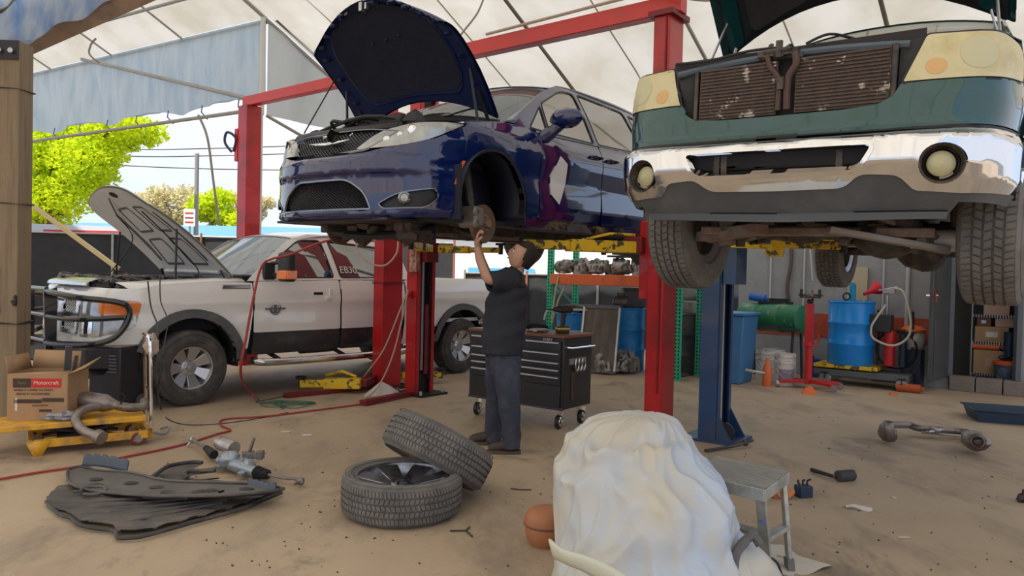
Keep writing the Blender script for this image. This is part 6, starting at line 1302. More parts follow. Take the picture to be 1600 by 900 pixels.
descs = ['pale round-bodied casting at the far left end of the orange shelf', 'dark block with stubby pipes, second from the left on the orange shelf', 'disc-based grey casting, third from the left on the orange shelf', 'dark round casting, fourth from the left on the orange shelf', 'pale block with four outlets, fifth from the left on the orange shelf', 'squat dark disc casting left of the middle of the orange shelf', 'pale round casting at the middle of the orange shelf',
         'dark block with pipes just right of the middle of the orange shelf', 'pale casting with a flat round base on the right half of the orange shelf', 'dark round casting on the right half of the orange shelf, beside the red column', 'pale block partly hidden behind the near red column', 'dark disc casting seen right of the near red column']
for i, dsc_ in enumerate(descs):
    casting('engine_part', dsc_, onrack(.16+i*(lr-.3)/11, .16+.10*(i % 2), bz), .25+.03*((i*7) % 3), i, cgrey if i % 2 == 0 else cdk, grp='salvaged engine parts on the orange shelf')
q = MB(); q.box((0, 0, .02), (.55, .4, .03)); q.box((.05, 0, .07), (.5, .36, .05)); o = obj('metal_tray', q, mat('black_tray', (.03, .03, .035), .5), loc=onrack(1.28, .3, bz+.27)); o.rotation_euler.z = RZV; tag(o, 'flat black tray lying over the castings beside the red column', 'tray')
def fl(px, py, Y): p = at(px, py, Y); p.z = 0; return p
d1 = fl(897, 500, 12.35); dr1 = drum('blue drum with a white label behind the cordless drill', d1, .29, .88, blued)
q = MB(); q.lathe([(.304, .38), (.304, .6)], 12, None, -2.6, -.9); obj('drum_label', q, mat('label_white', (.62, .64, .64), .6, dirt_or_tint=(.3, .35, .4), dsc=9, dth=.6), dr1)
q = MB(); q.blob((0, 0, .07), .15, 14, .3, 4, (1.5, 1, .5)); tag(obj('scrap_heap', q, cdk, loc=d1+Vector((0, 0, .88))), 'lump of dirty metal scrap on the blue drum with the label', 'scrap')
d2 = fl(979, 500, 11.9); drum('bright blue drum just left of the near red column', d2, .29, 1.0, blued)
q = MB(); q.cyl((0, 0, .0), (0, 0, .16), .07, 16); q.cyl((-.1, -.1, .1), (.1, -.1, .1), .085, 16); q.cyl((-.12, -.1, .1), (-.10, -.1, .1), .06, 16); q.box((.05, .05, .12), (.2, .14, .22)); o = obj('compressor_part', q, cdk, loc=d2+Vector((-.12, 0, 1.0)), bev=.005); tag(o, 'dark round compressor part on top of the bright blue drum', 'engine part')
q = MB(); q.box((0, 0, .14), (.34, .3, .28)); q.box((0, 0, .3), (.36, .32, .04)); o = obj('grey_case', q, mat('grey_case_m', (.12, .12, .12), .5), loc=d2+Vector((.12, .1, 1.0)), bev=.01); tag(o, 'dark grey case on the bright blue drum, against the red column', 'case')
d3 = fl(1057, 500, 11.6); drum('black drum between the red and the blue columns', d3, .33, .95, mat('black_drum', (.045, .043, .045), .5, var=.2, dirt_or_tint=(.09, .085, .08), dsc=4, dth=.55))
for i, (px, lb, mm) in enumerate(((1042, 'blue crate with pale side on the black drum, nearer the red column', mat('crate_blue', (.03, .10, .38), .5)), (1074, 'dusty grey crate on the black drum, beside the green upright', mat('crate_grey', (.30, .29, .27), .7, var=.3)))):
    p = fl(px, 500, 11.55); p.z = .955; t = thing('crate', lb, 'crate', p, RZV); q = MB(); q.box((0, 0, .09), (.26, .24, .18)); obj('crate_body', q, mm, t, bev=.008)
    q = MB(); q.box((0, -.125, .11), (.14, .012, .10)); obj('crate_label', q, mat('dusty_panel', (.4, .4, .38), .7), t)
p = fl(1052, 500, 11.15); q = MB(); q.bar((0, 0, 0), (.06, .02, 1.45), .09, .04); tag(obj('blue_post', q, mat('bright_blue_paint', (.03, .22, .55), .4), loc=p), 'narrow bright blue steel post leaning in front of the black drum', 'post')
# radiators
def radiator(lab, p, w_, h, tilt, m):
    t = thing('radiator', lab, 'radiator', p); t.rotation_euler = (tilt, 0, RZV+.25)
    q = MB(); q.box((0, 0, h/2), (w_-.06, .035, h-.08)); obj('core', q, m, t)
    for z in (.04, h-.04): q = MB(); q.box((0, 0, z), (w_, .06, .07)); obj('tank', q, mat('radiator_tank', (.12, .12, .125), .5, .3), t, bev=.008)
    for x in (-w_/2+.015, w_/2-.015): q = MB(); q.box((x, -.01, h/2), (.03, .05, h-.1)); obj('side_rail', q, alu, t)
    return t
cm_ = mat('radiator_core', (.13, .11, .095), .7, .2, var=.3, vs=3, bump=.2, bs=80, dirt_or_tint=(.2, .17, .14), dsc=3, dth=.58, stretch=(3, 1, .6))
radiator('large dirty radiator leaning beside the bright blue drum', fl(934, 500, 11.3), .60, 1.08, math.radians(-13), cm_)
casting('cylinder_head', 'pale aluminium cylinder head on the floor in front of the radiator', G(945, 583), .34, 4, cgrey, 'engine part', rot=(0, 0, .4))
o = casting('engine_block', 'grey engine block with dark bores on the floor beside the red column', G(968, 582)+Vector((.05, .0, .0)), .42, 1, cgrey, 'engine part', rot=(0, 0, RZV))
for k in range(4): q = MB(); q.cyl((-.15+.1*k, -.16, .22), (-.15+.1*k, -.23, .19), .038, 12); obj('bore', q, dark, o)
def bumper(lab, pix, m, h=.22):
    pts = [G(a, b) for a, b in pix]; K = cat_(pts, 6); q = MB(); n = len(K)-1
    q.grid(lambda i, j: tuple(K[int(round(i*n))]+Vector((0, .25*math.sin(PI*j*.8), h*j*(1-.3*abs(i-.5))+.01))), n, 6); o = obj('bumper_cover', q, m, sol=.012); tag(o, lab, 'car bumper'); return o
bumper('dark grey bumper cover lying on the floor between the columns', [(1030, 588), (1052, 589), (1075, 588), (1098, 582)], mat('bumper_grey', (.10, .105, .115), .45))
bumper('pale grey bumper cover end sticking up behind the dark one', [(1062, 572), (1078, 568), (1092, 566), (1102, 560)], mat('bumper_pale', (.34, .33, .31), .5), .13)
tag(hose('x', [at(862, 500, 11.9), at(868, 455, 11.9), at(876, 425, 11.95), at(885, 440, 11.9), at(872, 470, 11.9), at(862, 505, 11.9)], .015, mat('pale_green_hose', (.40, .45, .30), .6), 'x'), 'pale green hose looped over the rack upright behind the chest', 'hose'); bpy.data.objects['x'].name = 'garden_hose'
q = MB(); q.tube(cat_([at(850, 500, 11.6), at(858, 484, 11.6), at(895, 484, 11.6), at(920, 486, 11.6), at(928, 500, 11.6)], 5), .018, 6); tag(obj('pale_pipe', q, mat('pale_pipe', (.5, .5, .44), .5)), 'thin pale bent pipe above the drill, behind the tool chest', 'pipe')
# wheelie bin, green half drum, buckets
p = fl(1143, 560, 10.8); t = thing('wheelie_bin', 'blue plastic bin standing behind the blue column', 'bin', p, RZV); q = MB(); q.add([(-.22, -.25, 0), (.22, -.25, 0), (.22, .25, 0), (-.22, .25, 0), (-.28, -.3, .98), (.28, -.3, .98), (.28, .3, .98), (-.28, .3, .98)], [(3, 2, 1, 0), (4, 5, 6, 7), (0, 1, 5, 4), (1, 2, 6, 5), (2, 3, 7, 6), (3, 0, 4, 7)]); obj('bin_body', q, mat('bin_blue', (.06, .20, .42), .5, var=.15), t, bev=.02)
q = MB(); q.box((0, 0, 1.0), (.62, .66, .04)); obj('bin_lid', q, MATS['bin_blue'], t, bev=.01)
gc = (at(1163, 495, 11.7), at(1256, 497, 10.8)); c = (gc[0]+gc[1])/2; ln = (gc[1]-gc[0]).length
t = thing('green_drum', 'chipped green drum lying sideways on a stand by the grey wall', 'drum', (c.x, c.y, 0), math.atan2((gc[1]-gc[0]).y, (gc[1]-gc[0]).x)); rr = .21
gdm = mat('green_drum_paint', (.02, .17, .075), .45, var=.2, dirt_or_tint=(.30, .30, .18), dsc=5, dth=.62, dsoft=.03)
q = MB(); q.lathe([(rr, -ln/2)]+[(rr+(.012 if abs(z_) in (.2,) else 0), z_) for z_ in (-.22, -.2, -.18, .18, .2, .22)]+[(rr, ln/2)], 24, MX((0, 0, c.z+.14), (0, PI/2, 0)), -PI/2-.0, PI/2) if False else q.lathe([(rr, -ln/2), (rr, -.22), (rr+.014, -.2), (rr, -.18), (rr, .18), (rr+.014, .2), (rr, .22), (rr, ln/2)], 24, MX((0, 0, c.z+.16), (0, PI/2, 0)), -PI/2, PI/2)
zq = c.z; q = MB(); q.lathe([(0, -ln/2), (rr-.015, -ln/2), (rr, -ln/2+.01), (rr, -.22), (rr+.014, -.2), (rr, -.18), (rr, .18), (rr+.014, .2), (rr, .22), (rr, ln/2-.01), (rr-.015, ln/2), (0, ln/2)], 28, MX((0, 0, zq), (0, PI/2, 0)))
obj('drum_shell', q, gdm, t)
for s in (-1, 1):
    for y in (-.15, .15): q = MB(); q.bar((s*ln*.4, y, 0), (s*ln*.4, y*.6, zq-.15), .03, .03); obj('stand_leg', q, mat('stand_dark', (.05, .05, .055), .6), t)
q = MB(); q.bar((-ln*.4, -.15, .12), (ln*.4, -.15, .12), .03, .03); obj('stand_rail', q, MATS['stand_dark'], t)
q = MB(); q.bar((-ln/2, -.2, zq-.14), (ln/2+.1, -.2, zq-.14), .02, .03); obj('rim_bar', q, MATS['stand_dark'], t)
q = MB(); q.cyl((-.12, 0, 0), (.12, 0, .0), .06, 14); q.cyl((.12, 0, 0), (.16, 0, 0), .03, 10); o = obj('blue_canister', q, mat('canister_blue', (.03, .14, .5), .4), loc=at(1184, 465, 11.45)); o.rotation_euler = (0, .12, RZV); tag(o, 'blue canister lying on top of the green drum', 'canister')
q = MB(); q.box((0, 0, 0), (.46, .22, .035)); q.box((.05, 0, .04), (.3, .03, .05)); o = obj('drain_pan', q, black, loc=at(1212, 473, 11.3)); o.rotation_euler.z = RZV; tag(o, 'flat black pan resting on the green drum, right of the blue canister', 'pan')
pail = mat('white_pail', (.74, .72, .66), .5, var=.12, dirt_or_tint=(.30, .26, .2), dsc=6, dth=.62)
def bucket(lab, p, r=.15, h=.36, m=None, lab2=None, lid=False):
    t = thing('bucket', lab, 'bucket', p); q = MB(); m = m or pail
    q.lathe([(0, .0), (r*.86, 0), (r*.98, h*.85), (r*1.03, h*.86), (r*1.03, h*.92), (r, h*.93), (r, h), (r*.93, h), (r*.85, .02), (0, .02)], 28); obj('bucket_body', q, m, t)
    q = MB(); q.tube([(r*math.cos(a), -r*math.sin(a)*1.06-.005, h*.86-.22*math.sin(a)) for a in [PI*k/12 for k in range(13)]], .004, 5); obj('bail_handle', q, steel, t)
    if lab2: q = MB(); q.lathe([(r*.925, h*.25), (r*.965, h*.65)], 14, None, -2.5, -.7); obj('bucket_label', q, lab2, t)
    if lid: q = MB(); q.lathe([(0, h+.015), (r, h+.015), (r*1.08, h), (r*1.08, h-.04)], 28); obj('bucket_lid', q, mat('orange_lid', (.65, .11, .04), .5), t)
    return t
bl = mat('pail_label', (.30, .30, .34), .6, var=.3, vs=20)
b1 = G(1203, 597); b2 = G(1230, 603); 
bucket('white pail behind the orange bottle, left of the red jack', b1+Vector((0, .2, 0))); bucket('white pail with a grey printed label beside the red jack', b2+Vector((0, .12, 0)), lab2=bl)
bucket('white pail stacked in the left-hand pail', b1+Vector((0, .2, .10)), .148, .34); bucket('white pail stacked in the labelled pail', b2+Vector((0, .12, .11)), .148, .34)
bucket('greyish pail standing behind the labelled pail', b2+Vector((.02, .62, 0)), .16, .46)
t = thing('oil_bottle', 'tall orange bottle standing in front of the white pails', 'bottle', G(1198, 603)); q = MB(); q.lathe([(0, 0), (.062, 0), (.066, .02), (.064, .24), (.03, .33), (.018, .40), (0, .40)], 18); obj('bottle_body', q, mat('orange_plastic', (.75, .17, .05), .45), t)
q = MB(); q.tube([G(1165, 578, .25), G(1195, 584, .22)], .02, 8); tag(obj('steel_tube', q, steel), 'short steel tube lying between the bin and the pails', 'pipe')
# red transmission jack
jp = G(1262, 606); t = thing('transmission_jack', 'red upright transmission jack on wheeled legs beside the blue drum', 'jack', jp, RZV+.1)
jr = mat('jack_red', (.55, .02, .02), .38, var=.15, coat=.2); zc_ = 1.27
q = MB(); q.cyl((0, 0, .06), (0, 0, .62), .055, 16); q.cyl((0, 0, .6), (0, 0, .64), .075, 16); q.box((0, 0, .9), (.10, .10, .56)); obj('jack_column', q, jr, t)
q = MB(); q.cyl((0, 0, 1.1), (0, 0, zc_), .022, 12); obj('ram', q, steel, t)
q = MB(); q.box((0, 0, zc_), (.22, .14, .02)); q.box((-.12, 0, zc_+.05), (.02, .12, .12)); q.box((.12, 0, zc_+.05), (.02, .12, .12)); q.cyl((-.16, 0, zc_+.03), (.16, 0, zc_+.03), .012, 8); q.blob((0, 0, zc_-.06), .05, 8, .3, 3); obj('saddle', q, grease, t)
for k, a in enumerate((.35, PI-.35, PI+.5, -.5)):
    q = MB(); q.bar((0, 0, .1), (.40*math.cos(a), .40*math.sin(a), .085), .07, .045); l_ = obj('jack_leg', q, jr, t, bev=.004)
    q = MB(); q.lathe([(0, -.02), (.045, -.02), (.05, 0), (.045, .02), (0, .02)], 16, MX((.42*math.cos(a), .42*math.sin(a), .05), (PI/2, 0, k))); obj('caster', q, steel, l_)
q = MB(); q.tube(cat_([(.07, -.03, .68), (.13, -.05, .75), (.12, -.05, .62), (.02, -.09, .6), (-.07, -.07, .63)], 5), .012, 6); obj('pump_handle', q, jr, t)
casting('pump_head', 'small dirty pump part resting on the jack saddle', jp+Vector((0, 0, zc_+.015)), .11, 2, cgrey, 'engine part')
q = MB(); q.add([(-.09, -.03, 0), (.1, -.05, 0), (.07, .07, .0), (-.07, .06, 0), (-.05, -.02, .09), (.05, -.01, .1), (.03, .03, .11)], [(0, 1, 5, 4), (1, 2, 6, 5), (2, 3, 4, 6), (3, 0, 4), (4, 5, 6), (0, 3, 2, 1)]); tag(obj('orange_wedge', q, mat('neon_orange', (.85, .18, .04), .5), loc=G(1263, 616)), 'crumpled bright orange piece on the floor in front of the red jack', 'litter')
q = MB(); q.box((0, 0, .14), (.2, .14, .28)); q.cyl((0, 0, .28), (0, 0, .33), .03, 10); o = obj('jerry_can', q, mat('can_deep_blue', (.03, .09, .33), .5), loc=G(1279, 592)+Vector((0, .25, 0)), bev=.02); tag(o, 'small blue jerry can between the red jack and the blue drum', 'can')
# blue drum on the yellow-decked cart
kp = G(1328, 604); t = thing('drum_cart', 'low grey cart with yellow deck carrying the big blue drum', 'cart', kp+U*.30, RZV)
q = MB(); q.box((-.08, 0, .27), (.86, .62, .05)); obj('cart_deck', q, yel, t, bev=.006)
q = MB(); q.box((.12, -.02, .18), (1.26, .55, .09)); obj('cart_frame', q, mat('cart_grey', (.13, .14, .15), .5, .2), t, bev=.006)
for k, (x, y) in enumerate(((-.35, -.27), (-.35, .27), (.66, -.27), (.66, .27))):
    q = MB(); q.lathe([(0, -.025), (.075, -.028), (.085, -.015), (.085, .015), (.075, .028), (0, .025)], 22, MX((x, y, .088), (PI/2, 0, 0))); w_ = obj('caster', q, steel, t); q = MB(); q.box((x, y, .165), (.1, .09, .02)); q.bar((x, y-.035, .16), (x, y-.035, .088), .04, .006); obj('caster_fork', q, chn, w_)
dp = kp+U*.30-V*.08; dp.z = .295; bd_ = drum('big bright blue drum standing on the yellow cart deck', dp, .31, .92, mat('bright_blue_drum', (.01, .27, .78), .33, var=.08, coat=.2), 0)
q = MB(); q.lathe([(.02, 0), (.03, .1), (.10, .22), (.105, .24)], 20); o = obj('red_funnel', q, mat('funnel_red', (.75, .02, .03), .4), sol=.004, loc=dp+Vector((.16, -.02, 1.02))); o.rotation_euler = (0, 1.1, 0); tag(o, 'red funnel lying on top of the big blue drum', 'funnel')
q = MB(); q.cyl((0, 0, 0), (0, 0, .24), .045, 16); q.cyl((0, 0, .24), (0, 0, .27), .03, 12); tag(obj('blue_bottle', q, mat('bottle_blue', (.01, .28, .5), .4), loc=dp+Vector((.03, .05, .92))), 'tall blue bottle standing on the big blue drum', 'bottle')
q = MB(); q.lathe([(.05, -.012), (.062, 0), (.05, .012), (.038, 0), (.05, -.012)], 16, RX(PI/2)); tag(obj('black_ring', q, black, loc=dp+Vector((-.08, 0, .985))), 'black rubber ring standing on the blue drum left of the bottle', 'ring')
# fluid pump caddy with hoses
pp = G(1394, 607); t = thing('fluid_pump_cart', 'fluid pump trolley with looping pale hose right of the blue drum', 'pump cart', (pp.x, pp.y, 0), RZV)
for x in (-.22, .22): q = MB(); q.tube([(x, .1, .06), (x, .1, 1.02), (x, .06, 1.1)], .018, 8); obj('frame_post', q, MATS['stand_dark'], t)
for z in (.28, .78): q = MB(); q.bar((-.22, .1, z), (.22, .1, z), .03, .03); obj('frame_rail', q, MATS['stand_dark'], t)
q = MB(); q.cyl((-.05, 0, .32), (-.05, 0, .82), .075, 16); obj('red_cylinder', q, jr, t)
q = MB(); q.cyl((.12, 0, .32), (.12, 0, .78), .05, 14); obj('oil_cylinder', q, mat('cyl_navy', (.02, .03, .06), .4), t)
q = MB(); q.box((-.16, -.02, .92), (.28, .2, .24)); obj('pump_tray', q, mat('tray_dark', (.03, .035, .04), .5), t, bev=.01)
q = MB(); q.cyl((-.1, 0, 1.0), (-.1, 0, 1.32), .02, 10); q.box((-.08, 0, 1.38), (.16, .06, .07)); q.cyl((-.22, 0, 1.38), (.03, 0, 1.44), .014, 8); obj('pump_handle', q, steel, t, bev=.004)
q = MB(); q.tube(cat_([(.0, -.05, 1.42), (.12, -.08, 1.36), (.22, -.1, 1.0), (.20, -.12, .75), (.02, -.16, .62), (-.22, -.18, .7), (-.26, -.18, .85), (-.20, -.14, 1.0), (-.10, -.08, 1.18)], 7), .016, 8); obj('clear_hose', q, mat('clear_hose', (.55, .52, .42), .4), t)
q = MB(); q.tube([(0.02+.26*math.cos(a), .08, .55+.27*math.sin(a)) for a in [2*PI*k/28 for k in range(28)]], .016, 8, closed=True); obj('black_hose', q, black, t)
q = MB(); q.box((.02, -.03, .12), (.5, .35, .04)); obj('base_tray', q, MATS['stand_dark'], t)
sp_ = G(1425, 607); sp_.z = 0
t = thing('sack_bin', 'orange-topped white bag hanging over a dark bin beside the door', 'bag', sp_, RZV)
q = MB(); q.box((0, 0, .28), (.26, .26, .56)); obj('bin_body', q, mat('navy_bin', (.02, .03, .06), .5), t, bev=.02)
q = MB(); q.blob((0, 0, .68), .19, 18, .10, 3, (.85, .8, 1.0)); obj('white_bag', q, mat('dirty_white_bag', (.5, .46, .42), .6, var=.2, bump=.4, bs=10), t)
q = MB(); q.blob((.0, -.01, .84), .17, 16, .10, 5, (.95, .8, .35)); obj('orange_bag_top', q, mat('neon_orange', (.85, .18, .04), .5), t)
q = MB(); q.cyl((-.15, 0, .06), (.14, 0, .06), .06, 14); q.cyl((.14, 0, .06), (.18, 0, .06), .03, 10); o = obj('orange_canister', q, mat('dull_orange', (.5, .10, .03), .5), loc=G(1420, 613)); o.rotation_euler.z = RZV; tag(o, 'dull orange canister lying on the floor by the door edge', 'canister')
q = MB(); q.box((0, 0, .012), (.1, .06, .02)); tag(obj('orange_scrap', q, MATS['neon_orange'], loc=G(1396, 617)), 'tiny neon orange scrap on the floor under the pump trolley wheel', 'litter')
# hanging things on the wall
q = MB(); c_ = onwall(1230); q.tube(cat_([W(c_, wbv-.03, 2.3), W(c_+.02, wbv-.05, 1.8), W(c_-.03, wbv-.05, 1.4), W(c_, wbv-.04, 1.15)], 5), .03, 8); tag(obj('wall_cable', q, mat('brown_cable', (.12, .09, .08), .7)), 'thick dark cable bundle hanging down the grey wall above the green drum', 'cable')
q = MB(); c_ = onwall(1262); q.tube(cat_([W(c_-.06, wbv-.03, 2.3), W(c_, wbv-.05, 1.9), W(c_+.04, wbv-.05, 1.5)], 5), .014, 8); tag(obj('white_hose', q, MATS['conduit']), 'white hose hanging on the wall above the red jack', 'hose')
q = MB(); c_ = onwall(1336); q.box(W(c_, wbv-.04, 1.35), (.28, .03, .75), rz=RZV); tag(obj('beige_board', q, mat('beige_board', (.55, .47, .30), .7)), 'beige board against the wall behind the blue drum', 'board')
# ---- storeroom shelf with boxes
sa, sb = onwall(1494)+.02, onwall(1550); swd = sb-sa+.12
t = thing('wire_shelf', 'black wire shelving unit inside the storeroom opening', 'shelf', W(sa+swd/2+.10, wbv+.62), RZV)
zs = [at(1520, y, (W(sa, wbv+.4)).y).z for y in (590, 538, 499, 466)]; zs = [max(.12, zs[0])]+zs[1:]
for x in (-swd/2, swd/2):
    for y in (-.2, .2): q = MB(); q.cyl((x, y, 0), (x, y, 1.95), .014, 8); obj('shelf_post', q, mat('shelf_post_m', (.25, .26, .28), .35, .6), t)
for z in [.20, .66, 1.05, 1.34, 1.72]:
    q = MB(); q.box((0, 0, z), (swd, .42, .025)); s_ = obj('shelf_board', q, MATS['stand_dark'], t)
    q = MB()
    for k in range(16): q.box((-swd/2+.02+k*(swd-.04)/15, -.21, z), (.008, .008, .05))
    obj('wire_edge', q, steel, s_, stuff=True)
card = mat('cardboard', (.42, .26, .14), .8, var=.1, vs=4, dirt_or_tint=(.3, .18, .1), dsc=3, dth=.62); card2 = mat('pale_cardboard', (.45, .33, .25), .8, var=.15)
def onshelf(x, y, z): return (RZ(RZV) @ Vector((x, y, z)))+t.location
for lb, x, z, d_, mm in (('large brown carton on the lowest storeroom shelf', 0, .215, (swd*.88, .34, .34), card), ('brown carton with a white label on the second storeroom shelf', -.02, .675, (swd*.78, .32, .22), card), ('dark brown carton on top of the labelled one', -.12, .897, (swd*.32, .3, .13), mat('dark_card', (.16, .09, .06), .8)), ('small pale carton with red print beside the dark brown one', .13, .897, (swd*.42, .3, .13), card2), ('pale carton on the third storeroom shelf', .03, 1.065, (swd*.6, .3, .22), card2), ('dark carton on the fourth storeroom shelf', -.05, 1.355, (swd*.6, .3, .25), MATS['dark_card'] if 'dark_card' in MATS else card)):
    b = thing('carton', lb, 'box', onshelf(x, -.02, z), RZV); q = MB(); q.box((0, 0, d_[2]/2), d_); obj('carton_body', q, mm, b, bev=.004)
    q = MB(); q.box((0, -d_[1]/2-.003, d_[2]*.5), (d_[0]*.35, .004, d_[2]*.35)); obj('carton_label', q, mat('label_white', (.62, .64, .64), .6) if 'label' in lb else mat('faded_print', (.5, .3, .25), .7), b)
q = MB(); q.cyl((-.18, 0, .05), (.16, 0, .05), .05, 14); q.cyl((.16, 0, .05), (.22, 0, .05), .02, 10); o = obj('orange_bottle', q, mat('orange_plastic', (.75, .17, .05), .45), loc=onshelf(-.08, -.15, .56)); o.rotation_euler.z = RZV; tag(o, 'orange bottle lying on the big brown carton', 'bottle')
q = MB(); q.blob((0, 0, .04), .07, 10, .3, 8, (1.5, 1, .5)); o = obj('blue_rag', q, MATS['blue_cloth'], loc=onshelf(.18, -.12, .56)); tag(o, 'blue rag bunched on the right of the big brown carton', 'rag')
q = MB(); q.sph((0, 0, .05), .06, 12); o = obj('red_ball', q, mat('funnel_red', (.75, .02, .03), .4), loc=onshelf(-.1, -.1, 1.61)); tag(o, 'red ball-shaped object on the carton near the top of the storeroom shelf', 'ball')
bp_ = W(onwall(1571), wbv+.32, 0); bk = bucket('blue bucket with an orange lid at the right end of the opening', bp_, .17, .42, mat('bucket_navy', (.04, .08, .16), .45, dirt_or_tint=(.2, .22, .25), dsc=6, dth=.6), None, True)
t = thing('rubber_boot', 'dark blue rubber boot standing on the orange bucket lid', 'boot', bp_+Vector((0, 0, .44))); q = MB(); q.tube([(0, 0, .05), (0, 0, .16), (.01, 0, .40)], [.055, .06, .075], 16); q.blob((-.05, 0, .04), .06, 12, .05, 2, (1.5, .8, .65)); obj('boot_body', q, mat('boot_blue', (.02, .04, .08), .4), t)
q = MB(); q.box((0, 0, .06), (.6, .34, .12)); o = obj('black_crate', q, black, loc=W(onwall(1530), wbv+.30, 0), bev=.01); o.rotation_euler.z = RZV; tag(o, 'low black crate on the floor in front of the storeroom shelf', 'crate')
# ---- drip tray at the right edge
tp_ = G(1600, 664); t = thing('drip_tray', 'dark blue plastic drip tray at the right edge of the floor', 'tray', tp_+Vector((.02, .22, 0)), RZV+.35)
q = MB(); a_, b_ = .42, .26; 
q.add([(-a_*.9, -b_*.9, 0), (a_*.9, -b_*.9, 0), (a_*.9, b_*.9, 0), (-a_*.9, b_*.9, 0), (-a_, -b_, .13), (a_, -b_, .13), (a_, b_, .13), (-a_, b_, .13), (-a_*1.06, -b_*1.1, .13), (a_*1.06, -b_*1.1, .13), (a_*1.06, b_*1.1, .13), (-a_*1.06, b_*1.1, .13)], [(0, 1, 2, 3), (0, 4, 5, 1), (1, 5, 6, 2), (2, 6, 7, 3), (3, 7, 4, 0), (4, 8, 9, 5), (5, 9, 10, 6), (6, 10, 11, 7), (7, 11, 8, 4)]); obj('tray_body', q, mat('tray_navy', (.025, .05, .09), .45), t, sol=.008)
# ================================================================ FOREGROUND
# ---- two loose wheels
c1 = G(612, 832)+Vector((0, .385, 0)); 
make_wheel('loose_wheel', None, (c1.x, c1.y, .128), .375, .235, .295, 7, mat('dirty_alloy', (.36, .37, .40), .3, .85, var=.3, dirt_or_tint=(.10, .09, .085), dsc=7, dth=.55), treadn=80, hubr=.07, sp_w=.10, lugs=5, deep=.55, tyremat=dustrub, rows=5, rot=(0, 0, .3), top=True, lab='wheel with silver spokes lying flat on the floor', cat='wheel')
c2 = G(684, 704, .305); T_ = (Matrix.Rotation(math.radians(27), 4, 'Y') @ Matrix.Rotation(math.radians(-20), 4, 'X')).to_euler()
w2_ = make_wheel('loose_wheel', None, (c2.x, c2.y, c2.z), .375, .235, .295, 7, MATS['dirty_alloy'], treadn=80, hubr=.07, sp_w=.10, lugs=5, tyremat=dustrub, rows=5, rot=tuple(T_), top=True, lab='second wheel tilted and leaning on top of the flat wheel', cat='wheel')
# ---- yellow lift table cart
ang = math.radians(34); fr_ = at(229, 650, 6.15); ld = Vector((math.cos(ang), math.sin(ang), 0)); wd = Vector((-math.sin(ang), math.cos(ang), 0)); zt_ = fr_.z; Lc, Wc = 1.25, .46
cc = fr_-ld*Lc/2+wd*Wc/2; t = thing('lift_cart', 'yellow wheeled lift table cart carrying a carton and exhaust parts', 'cart', (cc.x, cc.y, 0), ang)
q = MB(); q.box((0, 0, zt_-.02), (Lc, Wc, .045)); obj('platform', q, yel2, t, bev=.006)
zf = zt_-.155
for y in (-1, 1): q = MB(); q.bar((-.18, y*(Wc/2-.03), zf), (Lc/2+.05, y*(Wc/2-.03), zf), .04, .065); obj('frame_rail', q, yel2, t, bev=.004)
for x in (-.18, Lc/2+.03): q = MB(); q.bar((x, -Wc/2+.01, zf), (x, Wc/2-.01, zf), .04, .065); obj('frame_end', q, yel2, t, bev=.004)
q = MB(); q.add([(-.22, -Wc/2-.012, zf+.03), (-.05, -Wc/2-.012, zf+.03), (-.12, -Wc/2-.012, zf-.11), (-.16, -Wc/2-.012, zf-.11)], [(0, 1, 2, 3)]); obj('caster_bracket', q, yel2, t, sol=.012)
for s in (-1, 1): q = MB(); q.bar((-.1, s*.15, zf+.0), (.45, s*.15, zt_-.05), .035, .02); q.bar((.45, s*.13, zf), (-.1, s*.13, zt_-.05), .035, .02); obj('scissor_arm', q, chn, t)
q = MB(); q.cyl((0.0, 0, zf), (.35, 0, zf+.04), .035, 12); obj('hydraulic_ram', q, chn, t)
for x, y in ((-.14, -Wc/2+.03), (-.14, Wc/2-.03), (Lc/2-.06, -Wc/2+.03), (Lc/2-.06, Wc/2-.03)):
    q = MB(); q.lathe([(0, -.018), (.05, -.02), (.058, -.01), (.058, .01), (.05, .02), (0, .018)], 24, MX((x, y, .06), (PI/2, 0, .2))); w_ = obj('caster', q, mat('caster_redbrown', (.20, .05, .035), .5), t)
    q = MB(); q.lathe([(0, -.024), (.032, -.024), (.034, -.018)], 16, MX((x, y, .06), (PI/2, 0, .2))); q.lathe([(0, .024), (.032, .024), (.034, .018)], 16, MX((x, y, .06), (PI/2, 0, .2))); q.box((x, y, zf-.04), (.07, .06, .012)); q.bar((x, y-.026, zf-.04), (x, y-.026, .06), .03, .005); obj('caster_hub', q, steel, w_)
hp_ = Vector((Lc/2+.05, 0, zf+.03)); q = MB()
zh = at(240, 524, 6.3).z
q.tube(cat_([(hp_.x, -.17, zf), (hp_.x-.02, -.15, zh-.10), (hp_.x-.03, -.13, zh-.02), (hp_.x-.03, -.10, zh), (hp_.x-.03, .10, zh), (hp_.x-.03, .13, zh-.02), (hp_.x-.02, .15, zh-.10), (hp_.x, .17, zf)], 5), .016, 8); obj('push_handle', q, chrome, t)
q = MB(); q.tube(cat_([(hp_.x+.02, -.06, zf-.02), (hp_.x+.12, -.05, zf-.05), (hp_.x+.16, 0, zf+.0), (hp_.x+.1, .05, zf-.02)], 4), .01, 6); obj('foot_pedal', q, steel, t)
def oncart(x, y, z=0): return (RZ(ang) @ Vector((x, y, z+zt_+.003)))+Vector((cc.x, cc.y, 0))
# rag on the handle
q = MB(); q.blob((0, 0, 0), .085, 16, .2, 6, (.65, .7, 1.15)); o = obj('hanging_rag', q, mat('brown_white_rag', (.52, .42, .34), .9, var=.3, vs=8, bump=.5, bs=14, dirt_or_tint=(.25, .14, .09), dsc=9, dth=.6)); o.location = at(237, 540, 6.32); tag(o, 'stained cloth draped over the chrome handle of the yellow cart', 'rag')
